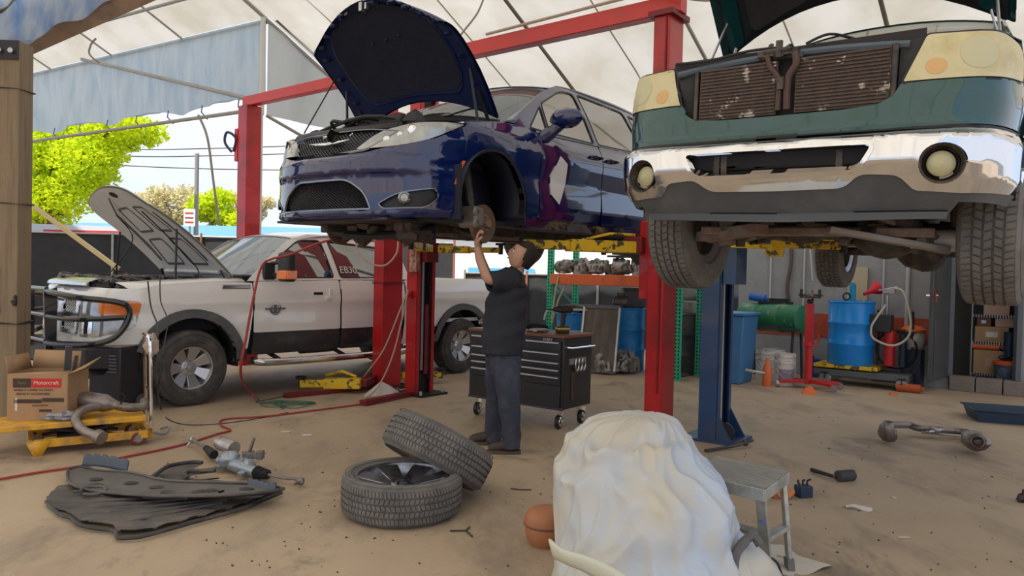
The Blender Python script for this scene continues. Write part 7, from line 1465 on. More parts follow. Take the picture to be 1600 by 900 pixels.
# carton
bp0 = at(52, 648, 5.85); t = thing('parts_carton', 'open brown carton with a red brand label on the yellow cart', 'box', (bp0.x, bp0.y+.2, zt_+.003), math.radians(8)); bw_, bd2, bh = .44, .38, .37
q = MB()
for p_, d_ in (((0, -bd2/2, bh/2), (bw_, .008, bh)), ((0, bd2/2, bh/2), (bw_, .008, bh)), ((-bw_/2, 0, bh/2), (.008, bd2, bh)), ((bw_/2, 0, bh/2), (.008, bd2, bh)), ((0, 0, .004), (bw_, bd2, .008))): q.box(p_, d_)
obj('carton_body', q, card, t)
for a_, b_ in (((-bw_/2, -bd2/2, bh), 0), ):
    q = MB(); q.add([(-bw_/2, -bd2/2, bh), (bw_/2, -bd2/2, bh), (bw_/2+.02, -bd2/2-.10, bh+.015), (-bw_/2+.02, -bd2/2-.06, bh-.03)], [(0, 1, 2, 3)]); 
q = MB(); q.add([(-bw_/2, bd2/2, bh), (bw_*.35, bd2/2, bh), (bw_*.33, bd2/2+.05, bh+.14), (-bw_/2, bd2/2+.05, bh+.15)], [(0, 1, 2, 3)]); obj('carton_flap', q, card, t, sol=.006)
q = MB(); q.add([(bw_/2, -bd2/2, bh), (bw_/2, bd2/2, bh), (bw_/2+.11, bd2/2-.02, bh+.10), (bw_/2+.12, -bd2/2+.02, bh+.05)], [(0, 1, 2, 3)]); obj('carton_flap', q, card, t, sol=.006)
q = MB(); q.add([(-bw_/2, -bd2/2, bh), (-bw_/2, bd2/2, bh), (-bw_/2-.03, bd2/2, bh+.13), (-bw_/2-.02, -bd2/2, bh+.14)], [(0, 1, 2, 3)]); obj('carton_flap', q, card, t, sol=.006)
q = MB(); q.add([(-bw_/2, -bd2/2, bh), (bw_/2, -bd2/2, bh), (bw_/2-.03, -bd2/2+.13, bh+.012), (-bw_/2+.03, -bd2/2+.13, bh-.04)], [(0, 1, 2, 3)]); obj('carton_flap', q, card, t, sol=.006)
yf = -bd2/2-.006; inkb = mat('carton_ink', (.07, .045, .035), .8); redl = mat('carton_red', (.62, .03, .03), .6); whl = mat('carton_white', (.7, .6, .55), .6)
q = MB(); q.box((-.115, yf, .30), (.13, .003, .072)); pr_ = obj('print_block', q, inkb, t)
q = MB(); q.box((.065, yf, .30), (.22, .003, .072)); obj('print_block', q, redl, t)
text('brand_lettering', 'Motorcraft', .042, whl, t, MX((.065, yf-.003, .302), (PI/2, 0, 0)), .001); text('oval_lettering', 'Ford', .03, mat('ink_tan', (.3, .2, .14), .7), t, MX((-.115, yf-.003, .30), (PI/2, 0, 0)), .001)
text('small_print', 'WHEN IT COMES TO PARTS', .023, inkb, t, MX((-.03, yf-.001, .243), (PI/2, 0, 0)), .0008); text('small_print', 'PIECES ET ACCESSOIRES', .023, inkb, t, MX((-.03, yf-.001, .212), (PI/2, 0, 0)), .0008)
for x, w_, z, h in ((-.07, .2, .155, .03), (.115, .16, .165, .03), (.06, .09, .08, .02), (-.155, .018, .13, .1)): q = MB(); q.box((x, yf, z), (w_, .003, h)); obj('print_block', q, inkb if h < .09 else whl, t)
for z in (.12,): text('small_print', 'AUTO PARTS', .02, inkb, t, MX((.02, yf-.001, z), (PI/2, 0, 0)), .0008)
xf = -bw_/2-.006
q = MB(); q.box((xf, -.05, .30), (.003, .2, .06)); obj('print_block', q, redl, t); q = MB(); q.box((xf, .0, .07), (.003, .26, .05)); obj('print_block', q, inkb, t)
q = MB(); q.bar((.10, .05, .1), (.17, -.02, .58), .05, .012); q.bar((.12, .05, .1), (.21, .02, .50), .03, .012); o = obj('wiper_blade', q, mat('grey_blade', (.08, .08, .085), .5), loc=t.location); tag(o, 'dark flat blade sticking up out of the open carton', 'car part')
# exhaust elbow on cart
pipem = mat('heat_stained_steel', (.30, .26, .235), .45, .7, var=.3, vs=9, bump=.15, bs=40, dirt_or_tint=(.10, .07, .06), dsc=6, dth=.58)
t = thing('exhaust_manifold', 'rusty exhaust pipe with catalytic converter lying on the yellow cart', 'exhaust part', oncart(.30, -.05), ang-.15)
q = MB(); q.tube([(-.22, .08, .14), (-.16, .06, .14), (-.12, .05, .13), (.04, 0, .10), (.08, -.01, .09), (.12, -.02, .085)], [.035, .045, .07, .075, .055, .035], 18); obj('converter', q, pipem, t)
q = MB(); q.tube(cat_([(-.20, .07, .14), (-.30, .12, .19), (-.30, .15, .26)], 5), .045, 12); q.cyl((-.30, .15, .235), (-.30, .15, .27), .065, 16); q.blob((-.27, .12, .22), .06, 10, .15, 2); obj('flange_pipe', q, mat('pale_flange', (.36, .31, .28), .5, .5, var=.3), t)
q = MB(); q.tube(cat_([(.10, -.02, .085), (.22, -.05, .06), (.32, -.02, .06), (.33, .06, .09)], 5), .038, 12); q.tube(cat_([(.05, -.02, .08), (-.10, -.12, .08), (-.16, -.20, .02), (-.10, -.28, -.06), (-.0, -.34, -.10)], 6), .036, 12); q.cyl((.0, -.33, -.10), (.04, -.37, -.115), .055, 14); obj('down_pipe', q, pipem, t)
q = MB(); q.tube(cat_([(.15, -.06, .10), (.19, -.1, .16), (.15, -.13, .20)], 4), .007, 6); obj('sensor_wire', q, black, t)
q = MB(); q.blob((0, 0, .03), .09, 16, .35, 6, (1.7, 1.0, .42), 3.5); o = obj('rag', q, mat('patterned_rag', (.32, .31, .33), .9, var=.7, vs=22, bump=.6, bs=18), loc=oncart(.02, -.10)); tag(o, 'crumpled grey rag on the yellow cart beside the carton', 'rag')
# charger
gp = G(190, 640); t = thing('battery_charger', 'black vented machine cabinet on wheels behind the yellow cart', 'charger', (gp.x+.05, gp.y-.15, 0), math.radians(-12))
q = MB(); q.box((0, 0, .38), (.36, .40, .60)); obj('cabinet', q, mat('cabinet_black', (.02, .021, .026), .4, var=.2), t, bev=.012)
q = MB(); q.box((0, 0, .69), (.36, .40, .012)); obj('cabinet_top', q, mat('cabinet_brown_top', (.22, .17, .13), .6), t)
for k in range(6): q = MB(); q.box((.06, -.204, .60-.032*k), (.15, .006, .012)); obj('vent_slot', q, mat('vent_grey', (.12, .12, .13), .5), t)
for x in (-.15, .20): q = MB(); q.lathe([(0, -.025), (.08, -.028), (.095, -.015), (.095, .015), (.08, .028), (0, .025)], 24, MX((x, .1, .095), (0, PI/2, 0))); obj('wheel', q, rubber, t); 
q = MB(); q.lathe([(0, .03), (.05, .03), (.052, .026)], 16, MX((.2, .1, .095), (0, PI/2, 0))); obj('hub_cap', q, steel, t)
# ---- cables and hoses on the floor
hose('red_air_hose', pathg([(-20, 752), (60, 738), (120, 729), (200, 713), (280, 696), (340, 678), (360, 672), (345, 664), (352, 655), (420, 650), (500, 640), (570, 631)]), .009, mat('red_hose', (.38, .04, .035), .5), 'long thin red air hose snaking across the floor from the left edge', n=8)
hose('red_air_hose', [at(560, 368, 8.3), at(505, 378, 8.0), at(452, 398, 7.95), at(424, 405, 7.9), at(408, 418, 7.8), at(395, 470, 7.6), at(384, 530, 7.5), at(376, 575, 7.5), G(380, 598, .25), G(392, 615, .08), G(404, 626, .02)], .013, MATS['red_hose'], 'red air hose hanging from the white truck mirror down to the floor', n=8)
q = MB(); q.cyl(G(399, 620, .05), G(407, 628, .015), .014, 8); tag(obj('hose_nozzle', q, steel), 'silver nozzle at the lower end of the hanging red hose', 'nozzle')
hose('black_cable', [at(231, 440, 7.55), at(236, 480, 7.1), at(248, 515, 6.7), at(243, 545, 6.6), at(252, 570, 6.5), at(247, 610, 6.6), G(252, 640), G(262, 655), G(290, 664), G(340, 663), G(400, 655), G(450, 645)], .008, black, 'black cable running from the white truck bay down across the floor', n=8)
hose('black_cable', [at(250, 432, 7.6), at(251, 470, 7.3), at(262, 500, 7.0), at(258, 530, 6.8), at(254, 555, 6.6)], .006, black, 'thinner black wire hanging in front of the white truck fender')
r = random.Random(5); gp0 = G(447, 634); hose('green_wire', [gp0+Vector((r.uniform(-.28, .28), r.uniform(-.22, .22), .01+.012*r.random())) for _ in range(20)], .005, mat('green_wire', (.04, .13, .08), .5), 'tangle of thin green wire on the floor beside the red base channel', 'wire', 6)
hose('black_cable', pathg([(400, 628), (440, 620), (480, 612), (530, 605), (562, 600)], .02), .006, black, 'thin dark cable along the floor towards the red column')
# ---- splash shields on the floor
lin = mat('undertray_plastic', (.062, .060, .062), .6, var=.25, vs=4, bump=.15, bs=60, dirt_or_tint=(.15, .13, .11), dsc=3, dth=.5); lind = mat('undertray_black', (.035, .035, .038), .5, var=.2, dirt_or_tint=(.12, .10, .085), dsc=4, dth=.6)
def floorpoly(name, pix, m, zf, parent=None, th=.008, step=.05, holes=()):
    P_ = [G(a, b) for a, b in pix]; pl = [(p.x, p.y) for p in P_]
    hs = [[(G(a, b).x, G(a, b).y) for a, b in h] for h in holes]
    return panel(name, rp(pl, .02, 2), lambda u, v: (u, v, zf(u, v)), m, parent, step=step, th=th, holes=hs)
t = thing('splash_shield', 'ribbed black underbody splash shield lying flat on the floor at left', 'car part', (0, 0, 0))
A_ = G(120, 770); B_ = G(420, 772); dx = (B_-A_).normalized(); nx_ = Vector((-dx.y, dx.x, 0))
def zrib(u, v): d = (Vector((u, v, 0))-A_).dot(nx_); return .02+.012*abs(math.sin(d*26))+.006*math.sin(u*5)
floorpoly('tray_sheet', [(72, 782), (90, 765), (112, 760), (150, 762), (215, 745), (440, 768), (372, 795), (300, 815), (240, 832), (212, 838), (182, 838), (178, 828), (150, 824), (122, 818), (112, 808), (92, 800), (78, 794)], lin, zrib, t)
for k in range(7):
    a_ = G(115+14*k, 775+8.2*k); b_ = G(352+8*k-k*k*1.5, 772+3.6*k) ; q = MB(); q.tube(cat_([a_+Vector((0, 0, .03)), a_.lerp(b_, .5)+Vector((0, 0, .035)), b_+Vector((0, 0, .03))], 5), .010, 6); obj('tray_rib', q, lin, t)
q = MB(); q.tube(cat_(pathg([(72, 784), (92, 803), (112, 810), (124, 820), (152, 826), (180, 830), (184, 840), (212, 840), (240, 834), (300, 817), (372, 797), (440, 770)], .022), 3), .011, 6); obj('tray_rim', q, lind, t)
q = MB(); q.tube(cat_(pathg([(126, 768), (132, 762), (160, 760), (164, 767), (150, 772), (130, 772)], .05), 4), .011, 6, closed=False); obj('tray_loop', q, lin, t)
t = thing('splash_shield', 'smooth dusty grey splash shield lying across the ribbed one', 'car part', (0, 0, 0))
Q = G(270, 762)
def zt2(u, v): return .075+.03*math.sin((u-Q.x)*2.1)+.01*math.sin(v*9)
tm = mat('dusty_grey_plastic', (.135, .125, .115), .6, var=.2, vs=5, dirt_or_tint=(.09, .085, .085), dsc=6, dth=.58)
def G2(px, py): return G(px, py, .075)
pl = [(105, 735), (112, 727), (130, 724), (160, 732), (205, 738), (260, 752), (330, 758), (400, 763), (444, 770), (420, 776), (360, 784), (290, 784), (235, 779), (180, 768), (140, 760), (110, 750)]
panel('tray_sheet', rp([(G2(a, b).x, G2(a, b).y) for a, b in pl], .03, 3), lambda u, v: (u, v, zt2(u, v)), tm, t, step=.05, th=.012, holes=[[(G2(a, b).x, G2(a, b).y) for a, b in ((340, 774), (350, 769), (352, 772), (343, 777))]])
for k, (a, b) in enumerate(((150, 745), (205, 752), (245, 760), (310, 772), (330, 772), (150, 752), (262, 770), (385, 770))):
    p = G2(a, b); q = MB(); q.blob((p.x, p.y, zt2(p.x, p.y)+.004), .035, 8, .15, k, (1.5, .8, .3)); obj('clip_recess', q, lind, t)
def upflap(lab, pix, h, m, par, n=5):
    K = cat_([G(a, b, .07) for a, b in pix], 5); N = len(K)-1; q = MB(); q.grid(lambda i, j: tuple(K[int(round(i*N))]+Vector((0, .03*j, h*j*(.8+.2*abs(math.sin(i*n*PI)))))), N, 4); return obj(lab, q, m, par, sol=.008)
upflap('upturned_edge', [(128, 728), (150, 729), (172, 732), (198, 738)], .085, mat('slate_plastic', (.07, .085, .11), .5), t); upflap('upturned_edge', [(385, 764), (400, 768), (415, 771), (430, 772)], .07, MATS['slate_plastic'], t)
q = MB(); q.tube(cat_([Vector((G2(a, b).x, G2(a, b).y, zt2(G2(a, b).x, G2(a, b).y)+.008)) for a, b in pl], 3, True), .009, 6, closed=True); obj('tray_rim', q, lin, t)
t = thing('splash_shield', 'narrow black curved shield strip behind the grey one', 'car part', (0, 0, 0))
floorpoly('tray_sheet', [(235, 746), (262, 728), (300, 722), (318, 724), (300, 734), (335, 733), (338, 738), (300, 742), (290, 750), (345, 757), (250, 752)], lin, lambda u, v: .03+.03*math.sin(u*6), t)
q = MB(); q.tube(cat_(pathg([(238, 747), (262, 729), (300, 722), (316, 723)], .07), 5), .014, 6); q.tube(cat_(pathg([(292, 748), (290, 740), (302, 736), (335, 735)], .05), 5), .014, 6); obj('tray_rim', q, lind, t)
# ---- steering rack
t = thing('steering_rack', 'aluminium steering rack with motor and tie rods on the floor', 'car part', (0, 0, 0))
R0, R1, R2, R3, R4 = G(322, 700, .06), G(345, 720, .06), G(400, 738, .06), G(470, 752, .04), G(300, 687, .06)
q = MB(); q.tube([R1, R1.lerp(R2, .5), R2], [.042, .048, .038], 14); q.blob(R1.lerp(R2, .25)+Vector((0, 0, .03)), .07, 14, .15, 3, (1.2, 1, .9)); obj('rack_housing', q, mat('rack_alloy', (.34, .38, .42), .4, .7, var=.2), t)
q = MB(); m_ = R1+Vector((.02, .08, .08)); q.cyl(m_+Vector((-.08, .06, .02)), m_+Vector((.06, -.03, .0)), .055, 18); q.cyl(m_+Vector((-.10, .075, .025)), m_+Vector((-.08, .06, .02)), .045, 18); obj('electric_motor', q, mat('motor_alloy', (.45, .45, .45), .35, .8, dirt_or_tint=(.2, .08, .06), dsc=6, dth=.62), t)
q = MB(); m_ = R1.lerp(R2, .45)+Vector((.06, .08, .06)); q.box(m_, (.09, .08, .05), rz=.4); q.cyl(m_, m_+Vector((.04, .0, .13)), .013, 8); q.box(m_+Vector((.08, .02, .0)), (.05, .06, .06)); obj('pinion_tower', q, cdk, t, bev=.005)
q = MB(); q.bar(R1+Vector((.03, .02, .03)), R1+Vector((.06, .09, .08)), .06, .05); q.bar(R1.lerp(R2, .45), R1.lerp(R2, .45)+Vector((.06, .08, .05)), .06, .05); q.bar(R1.lerp(R2, .2)+Vector((-.05, -.07, -.02)), R1.lerp(R2, .2), .05, .025); q.bar(R1.lerp(R2, .8)+Vector((-.04, -.07, -.02)), R1.lerp(R2, .8), .05, .025); q.blob(R1.lerp(R2, .75)+Vector((0, .02, .02)), .05, 10, .2, 8); obj('mount_lug', q, MATS['rack_alloy'], t, bev=.004)
def bellows(a, b, r0_, r1_): 
    q = MB(); n = 15; q.tube([Vector(a).lerp(Vector(b), i/n) for i in range(n+1)], [(r0_+(r1_-r0_)*i/n)*(1.12 if i % 2 else .92) for i in range(n+1)], 14); return obj('rubber_boot', q, black, t)
bellows(R2, R2.lerp(R3, .28)+Vector((0, 0, .0)), .045, .03); bellows(R0.lerp(R1, .55), R0, .035, .022)
q = MB(); q.tube(cat_([R2.lerp(R3, .28), R2.lerp(R3, .65), R3+Vector((-.06, .03, .01)), R3], 5), .012, 8); q.blob(R3, .028, 10, .1, 1); q.cyl(R3, R3+Vector((-.02, -.07, -.0)), .011, 8); obj('tie_rod', q, cdk, t)
q = MB(); q.tube([R0, R4], .014, 8); q.blob(R4, .028, 10, .1, 2); q.cyl(R4, R4+Vector((-.03, -.02, -.05)), .012, 8); obj('tie_rod', q, steel, t)
# ---- draped white cover over a hidden object
wc = mat('white_cover_cloth', (.47, .53, .62), .5, var=.05, vs=3, bump=.35, bs=9, dirt_or_tint=(.54, .50, .41), dsc=2.4, dth=.49, dsoft=.10, stretch=(1, 1, .6))  # bluish base and cream patches put the light's tint into the cloth colour
from mathutils import noise as mn
def cover():
    def depth(py): return None
    secs = []   # outline left and right pixel by height row, with a depth for the mass
    rowsp = [(646, 985, 1022, 3.75), (650, 952, 1048, 3.72), (660, 922, 1062, 3.70), (678, 900, 1074, 3.66), (688, 884, 1082, 3.62), (712, 880, 1096, 3.60), (730, 868, 1112, 3.57), (760, 868, 1134, 3.52), (800, 867, 1146, 3.46), (835, 865, 1150, 3.42), (870, 866, 1166, 3.36), (915, 862, 1188, 3.30), (965, 855, 1215, 3.26)]
    rr = []
    for py, xl, xr, Y in rowsp:
        a = at(xl, py, Y); b = at(xr, py, Y); c = (a+b)/2; rr.append((c, (b-a).length/2))
    K = cat_([Vector((c.x, c.y, c.z)) for c, r in rr], 9); Rk = cat_([Vector((r, 0, 0)) for c, r in rr], 9); N = len(K)-1; n = 200; q = MB(); vs = []
    def ridge(p): return 1-abs(mn.noise(p))*2.2
    for i in range(N+1):
        c = K[i]; r_ = Rk[i].x; ry = min(r_*.85, .42); f = i/N
        for j in range(n):
            g = 2*PI*j/n; cx, sy = math.cos(g), math.sin(g)
            p = Vector((cx*1.5+f*.9, sy*1.5-f*.5, f*1.7)); k1 = ridge(p+Vector((3, 1, 7))); k2 = ridge(p*2.3+Vector((1, 9, 2))); k3 = ridge(Vector((cx*4+f*3, sy*4, f*4.5)))
            w_ = .93+.13*max(0, k1)**2*min(1, .3+f*2)+.055*max(0, k2)**2*min(1, .3+f*2)+.022*k3
            w_ += .05*mn.noise(Vector((cx*1.3, sy*1.3, f*2.2)))
            if abs(sy) < .45: w_ = 1+(w_-1)*(.25+abs(sy))
            vs.append((c.x+r_*cx*w_, c.y+ry*sy*w_*1.05, max(.01, c.z+.03*(k2-.5)*min(1, f*4))))
    fs = [(i*n+(j+1) % n, i*n+j, (i+1)*n+j, (i+1)*n+(j+1) % n) for i in range(N) for j in range(n)]
    tc_ = len(vs); vs.append((K[0].x, K[0].y, K[0].z+.004)); fs += [(tc_, j, (j+1) % n) for j in range(n)]
    q.add(vs, fs); return q
t = thing('white_cover', 'large white cloth cover draped over a hidden bulky object in front', 'cover', (0, 0, 0))
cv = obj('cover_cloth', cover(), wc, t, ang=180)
def fold(pts, r, nm='cloth_fold', m=None):
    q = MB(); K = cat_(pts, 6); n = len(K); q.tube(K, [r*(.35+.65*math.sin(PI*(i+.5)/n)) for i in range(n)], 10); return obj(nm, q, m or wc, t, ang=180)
# hem band with tie at lower left, right hand tail of the sheet
q = MB(); A1_ = [at(858, 842, 2.98), at(880, 858, 2.93), at(915, 868, 2.9), at(955, 885, 2.88), (at(1000, 915, 2.86))]; B1_ = [at(866, 870, 3.0), at(885, 880, 2.95), at(915, 893, 2.92), at(945, 912, 2.9), at(985, 945, 2.88)]
K1, K2 = cat_(A1_, 5), cat_(B1_, 5); N1 = len(K1)-1; q.grid(lambda i, j: tuple(K1[int(round(i*N1))].lerp(K2[int(round(i*N1))], j)+Vector((0, -.015*math.sin(PI*j), 0))), N1, 4); obj('hem_band', q, mat('greenish_hem', (.60, .60, .48), .7, bump=.3, bs=12), t, sol=.012, ang=180)
q = MB(); T0 = [at(1112, 775, 3.52), at(1140, 800, 3.45), at(1162, 830, 3.40), at(1190, 862, 3.36), at(1225, 915, 3.33)]; T1 = [at(1080, 860, 3.25), at(1100, 880, 3.22), at(1120, 900, 3.2), at(1140, 925, 3.2), at(1160, 960, 3.2)]
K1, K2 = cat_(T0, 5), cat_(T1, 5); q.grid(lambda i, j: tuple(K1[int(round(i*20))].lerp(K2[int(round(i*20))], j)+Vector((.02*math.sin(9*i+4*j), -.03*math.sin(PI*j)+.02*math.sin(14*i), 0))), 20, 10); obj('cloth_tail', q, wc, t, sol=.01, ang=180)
q = MB(); q.tube(cat_([at(1165, 845, 3.28), at(1150, 865, 3.22), at(1146, 900, 3.2), at(1150, 940, 3.2)], 5), .022, 8); q.tube(cat_([at(1158, 850, 3.3), at(1176, 838, 3.32), at(1188, 852, 3.3)], 5), .02, 8); obj('grey_strap', q, mat('grey_strap', (.12, .11, .11), .7), t)
q = MB(); q.tube(cat_([at(1205, 872, 3.5), at(1215, 880, 3.5), at(1222, 900, 3.5)], 4), .006, 6); tag(obj('trailing_strap', q, black), 'thin black cord hanging beside the stool legs', 'cord')
# orange pot behind the cover
p = G(848, 862); t = thing('leather_case', 'orange-brown rounded case half hidden behind the white cover', 'case', (p.x+.02, p.y+.12, 0)); om = mat('orange_leather', (.40, .16, .075), .5, var=.2, vs=5, bump=.1)
q = MB(); q.lathe([(0, 0), (.085, 0), (.11, .04), (.118, .10), (.112, .115), (.122, .12), (.12, .15), (.105, .18), (.07, .20), (0, .205)], 32); obj('case_body', q, om, t)
q = MB(); q.lathe([(.119, .108), (.126, .117), (.119, .126)], 32); obj('case_seam', q, mat('orange_dark', (.22, .08, .04), .5), t)
# ---- step stool
alw = mat('worn_aluminium', (.52, .53, .50), .45, .6, var=.2, vs=9, bump=.1, dirt_or_tint=(.30, .30, .27), dsc=6, dth=.55)
t = thing('step_stool', 'worn aluminium folding step stool beside the white cover', 'step stool', (0, 0, 0)); zs_ = .56
c_ = [at(1190, 762, 3.56), at(1231, 737, 3.86), at(1112, 712, 4.12), at(1072, 733, 3.82)]
zs_ = sum(p.z for p in c_)/4
c_ = [G(1195, 765, zs_), G(1232, 737, zs_), G(1118, 712, zs_), G(1078, 738, zs_)]
ex, ey = (c_[0]-c_[3]).normalized(), (c_[1]-c_[0]).normalized()
q = MB()
q.add([p-Vector((0, 0, k)) for k in (0, .018) for p in c_], [(0, 1, 2, 3), (7, 6, 5, 4), (0, 4, 5, 1), (1, 5, 6, 2), (2, 6, 7, 3), (3, 7, 4, 0)]); obj('platform', q, alw, t)
for k in range(9): f = (k+.5)/9; q = MB(); q.bar(c_[3].lerp(c_[2], .08+.84*f)+Vector((0, 0, .002)), c_[0].lerp(c_[1], .08+.84*f)+Vector((0, 0, .002)), .012, .008); obj('tread_rib', q, mat('rib_grey', (.36, .35, .33), .5, .4), t)
for a, b in ((0, 1), (1, 2), (2, 3), (3, 0)): q = MB(); q.bar(c_[a]-Vector((0, 0, .03)), c_[b]-Vector((0, 0, .03)), .012, .06); obj('platform_rim', q, alw, t, bev=.003)
ft_ = [G(1197, 892), G(1236, 888), None, None]
def leg(a, b, w_=.05, d_=.022): q = MB(); q.bar(a, b, w_, d_); o = obj('leg', q, alw, t, bev=.004); q = MB(); q.bar(b, Vector(b)+(Vector(a)-Vector(b)).normalized()*.06, w_+.012, d_+.012); obj('rubber_foot', q, mat('grey_foot', (.16, .155, .15), .6), o); return o
la = c_[0]-ex*.03+ey*.015; lb_ = c_[1]-ex*.03-ey*.015
fa = G(1200, 905); fb_ = G(1234, 890); leg(la, fa); leg(lb_, fb_)
leg(c_[3]+ex*.03+ey*.015, G(1075, 880)); leg(c_[2]+ex*.03-ey*.015, G(1110, 850))
for f, nm in ((.56, 'rung_step'),): 
    q = MB(); q.bar(la.lerp(fa, f), lb_.lerp(fb_, f), .05, .022); obj(nm, q, alw, t, bev=.003)
q = MB(); q.bar(la.lerp(fa, .5)-ex*.35, la.lerp(fa, .5)-ex*.02, .07, .02); obj('lower_step', q, alw, t, bev=.003)
q = MB(); q.box(la.lerp(fa, .36)+Vector((0, -.016, 0)), (.03, .004, .02)); obj('blue_sticker', q, mat('sticker_blue', (.08, .14, .35), .5), t)
# white sheet under the stool
sh = MB(); ps = [(1178, 868), (1200, 852), (1222, 853), (1246, 870), (1282, 882), (1303, 888), (1270, 897), (1235, 900), (1205, 899), (1180, 890)]
o = panel('floor_sheet', rp([(G(a, b).x, G(a, b).y) for a, b in ps], .02, 3), lambda u, v: (u, v, .010+.006*math.sin(u*20)+.005*math.sin(v*25+u*8)), mat('cream_sheet', (.62, .58, .50), .7), step=.04, th=.003); tag(o, 'dirty cream sheet lying flat under the stool feet', 'sheet')
# ---- small things right of the stool
m0, m1 = G(1268, 734, .02), G(1308, 746, .03); t = thing('rubber_mallet', 'black rubber mallet lying on the open floor', 'mallet', (m1.x, m1.y, 0)); q = MB(); q.tube([m0-Vector((m1.x, m1.y, 0)), m0.lerp(m1, .4)-Vector((m1.x, m1.y, 0)), m1-Vector((m1.x, m1.y, 0))], [.016, .015, .012], 10); obj('handle', q, black, t); q = MB(); d_ = (G(1332, 746, .04)-G(1308, 748, .04)); q.cyl((0, -.01, .042), d_+Vector((0, -.01, .042)), .042, 20); obj('mallet_head', q, mat('mallet_grey', (.05, .05, .054), .7), t, bev=.004)
q = MB(); d2_ = m1-m0; q.tube([(m0.lerp(m1, .72))-Vector((m1.x, m1.y, 0)), m0.lerp(m1, .95)-Vector((m1.x, m1.y, 0))], .0125, 10); obj('handle_band', q, mat('band_red', (.35, .08, .05), .5), t)
p = G(1255, 776); t = thing('ignition_coil', 'small dark blue connector block on the floor right of the stool', 'car part', p, .3); q = MB(); q.box((0, 0, .04), (.10, .08, .08)); obj('coil_body', q, mat('coil_navy', (.02, .035, .07), .45), t, bev=.006); 
for x in (-.03, 0, .03): q = MB(); q.tube(cat_([(x, 0, .08), (x*1.3, .01, .105), (x*1.7, -.01, .12)], 3), .007, 6); obj('terminal', q, black, t)
p = G(1215, 778); q = MB(); q.grid(lambda i, j: (-.10+.2*i, -.05+.1*j, .03+.03*math.sin(7*i+3*j)+.015*math.sin(13*j)), 8, 6); tag(obj('orange_wrapper', q, mat('orange_card', (.55, .20, .07), .6), loc=p, sol=.006, ang=0), 'crumpled orange wrapper seen between the stool legs', 'litter')
p = G(1337, 794); q = MB(); q.grid(lambda i, j: (-.075+.15*i, -.03+.06*j-.05*i, .012+.012*math.sin(6*i+5*j)), 8, 5); tag(obj('paper_scrap', q, mat('paper_white', (.6, .56, .52), .8), loc=p, sol=.003, ang=0), 'curled white paper scrap on the floor below the mallet', 'litter')
for lb, px, py, w_, d_ in (('rectangular white paper slip on the floor near the lift base', 447, 675, .09, .05), ('round white paper disc on the floor right of the white slip', 480, 680, .09, .08), ('pale strip of tape on the floor below the paper scrap', 1413, 840, .07, .02), ('tiny white chip on the floor below the long pipe', 1397, 778, .03, .03), ('small white crumpled tissue beside the steering rack', 408, 735, .09, .06), ('white crumpled plastic at the foot of the red columns', 0, 0, 0, 0)):
    if w_ == 0: continue
    q = MB(); q.prism(rp([(-w_/2, -d_/2), (w_/2, -d_/2*.9), (w_/2*.9, d_/2), (-w_/2*.95, d_/2*.9)], .35*d_), .0, .004); tag(obj('paper_scrap', q, MATS['paper_white'], loc=G(px, py, .003)), lb, 'litter')
q = MB(); b_ = G(597, 618); q.add([(-.22, -.06, 0), (.2, -.08, 0), (.24, .1, 0), (-.18, .12, 0), (-.02, .02, .17), (.08, .04, .12)], [(0, 1, 4), (1, 5, 4), (1, 2, 5), (2, 3, 4, 5), (3, 0, 4), (0, 3, 2, 1)]); tag(obj('plastic_sheet', q, mat('cloudy_plastic', (.5, .46, .42), .4), loc=b_, ang=0), 'peaked crumple of cloudy plastic between the two red columns', 'litter')
q = MB(); q.tube(pathg([(703, 829), (728, 829), (738, 838)], .008), .005, 5); q.tube(pathg([(728, 829), (734, 823)], .008), .005, 5); tag(obj('twig', q, mat('twig_dark', (.06, .045, .035), .8)), 'small dark forked twig on the floor right of the flat wheel', 'litter')
q = MB(); q.tube(pathg([(798, 763), (812, 765), (830, 765)], .006), .004, 5); tag(obj('bent_wire', q, MATS['twig_dark']), 'thin dark straight wire on the floor right of the tilted wheel', 'litter')
p = G(1597, 785); q = MB(); q.blob((0, 0, .03), .035, 10, .25, 3); q.cyl((0, 0, .03), (.01, 0, .09), .01, 8); tag(obj('dark_fitting', q, mat('maroon_black', (.03, .015, .025), .4), loc=p), 'small dark fitting on the floor at the right edge', 'car part')
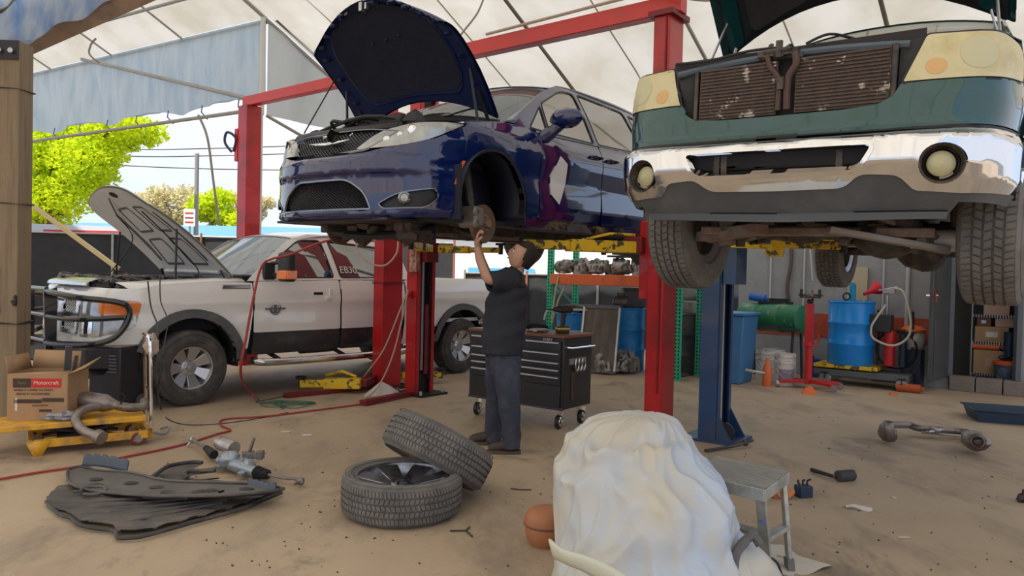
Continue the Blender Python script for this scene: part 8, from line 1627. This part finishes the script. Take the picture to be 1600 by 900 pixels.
q = MB(); q.tube(cat_([G(1102, 704, .02), G(1128, 700, .02), G(1152, 696, .03), G(1176, 688, .05)], 4), .014, 8); q.blob(G(1164, 692, .04), .03, 8, .3, 2); tag(obj('bent_lever', q, grease), 'dark bent lever on the floor at the foot of the blue column', 'car part')
# debris crumbs
q = MB(); r = random.Random(21)
for _ in range(200):
    px, py = r.uniform(250, 1590), r.uniform(650, 895)
    p = G(px, py); s_ = r.uniform(.003, .008)
    q.box((p.x, p.y, s_*.4), (s_*r.uniform(1, 2.4), s_, s_*.8), rz=r.uniform(0, 3))
o = obj('floor_debris', q, mat('crumbs', (.06, .045, .035), .9), stuff=True); tag(o, 'scattered dark crumbs and grit on the concrete floor', 'debris')
# ---- Y pipe on the floor
t = thing('exhaust_pipe', 'rusty exhaust crossover pipe with two converters on the open floor', 'exhaust part', (0, 0, 0))
a_, b_ = G(1390, 680, .10), G(1524, 696, .09)
q = MB(); q.tube(cat_([a_+Vector((.03, .08, .02)), a_+Vector((.07, .24, .04)), G(1418, 664, .10), G(1436, 669, .08), G(1475, 672, .07), G(1512, 676, .07), b_+Vector((.05, .14, .03))], 6), .034, 12); obj('cross_pipe', q, pipem, t)
q = MB(); q.tube([a_+Vector((.02, .10, .04)), a_+Vector((.01, .04, .02)), a_+Vector((0, -.02, -.02))], [.05, .07, .06], 16); q.blob(a_+Vector((.04, .14, -.01)), .085, 14, .1, 4, (.8, 1.2, .9)); obj('converter', q, pipem, t)
q = MB(); q.tube([a_+Vector((0, -.02, -.03)), a_+Vector((-.03, -.035, .06)), a_+Vector((-.035, -.04, .13))], [.05, .04, .045], 14, cap=False); obj('open_inlet', q, pipem, t, sol=.006)
q = MB(); q.blob(b_+Vector((.06, .10, .02)), .10, 16, .12, 6, (1, 1.5, .85)); obj('converter', q, pipem, t)
q = MB(); q.tube([b_+Vector((.05, .05, .0)), b_+Vector((.0, -.03, .03)), b_+Vector((-.02, -.06, .05))], [.06, .048, .05], 14, cap=False); obj('open_inlet', q, pipem, t, sol=.006)
q = MB(); q.tube([G(1440, 675, .05), G(1510, 683, .05)], .012, 8); q.blob(G(1460, 673, .08), .045, 10, .3, 3, (1.8, 1, .6)); obj('heat_shield_bar', q, steel, t)
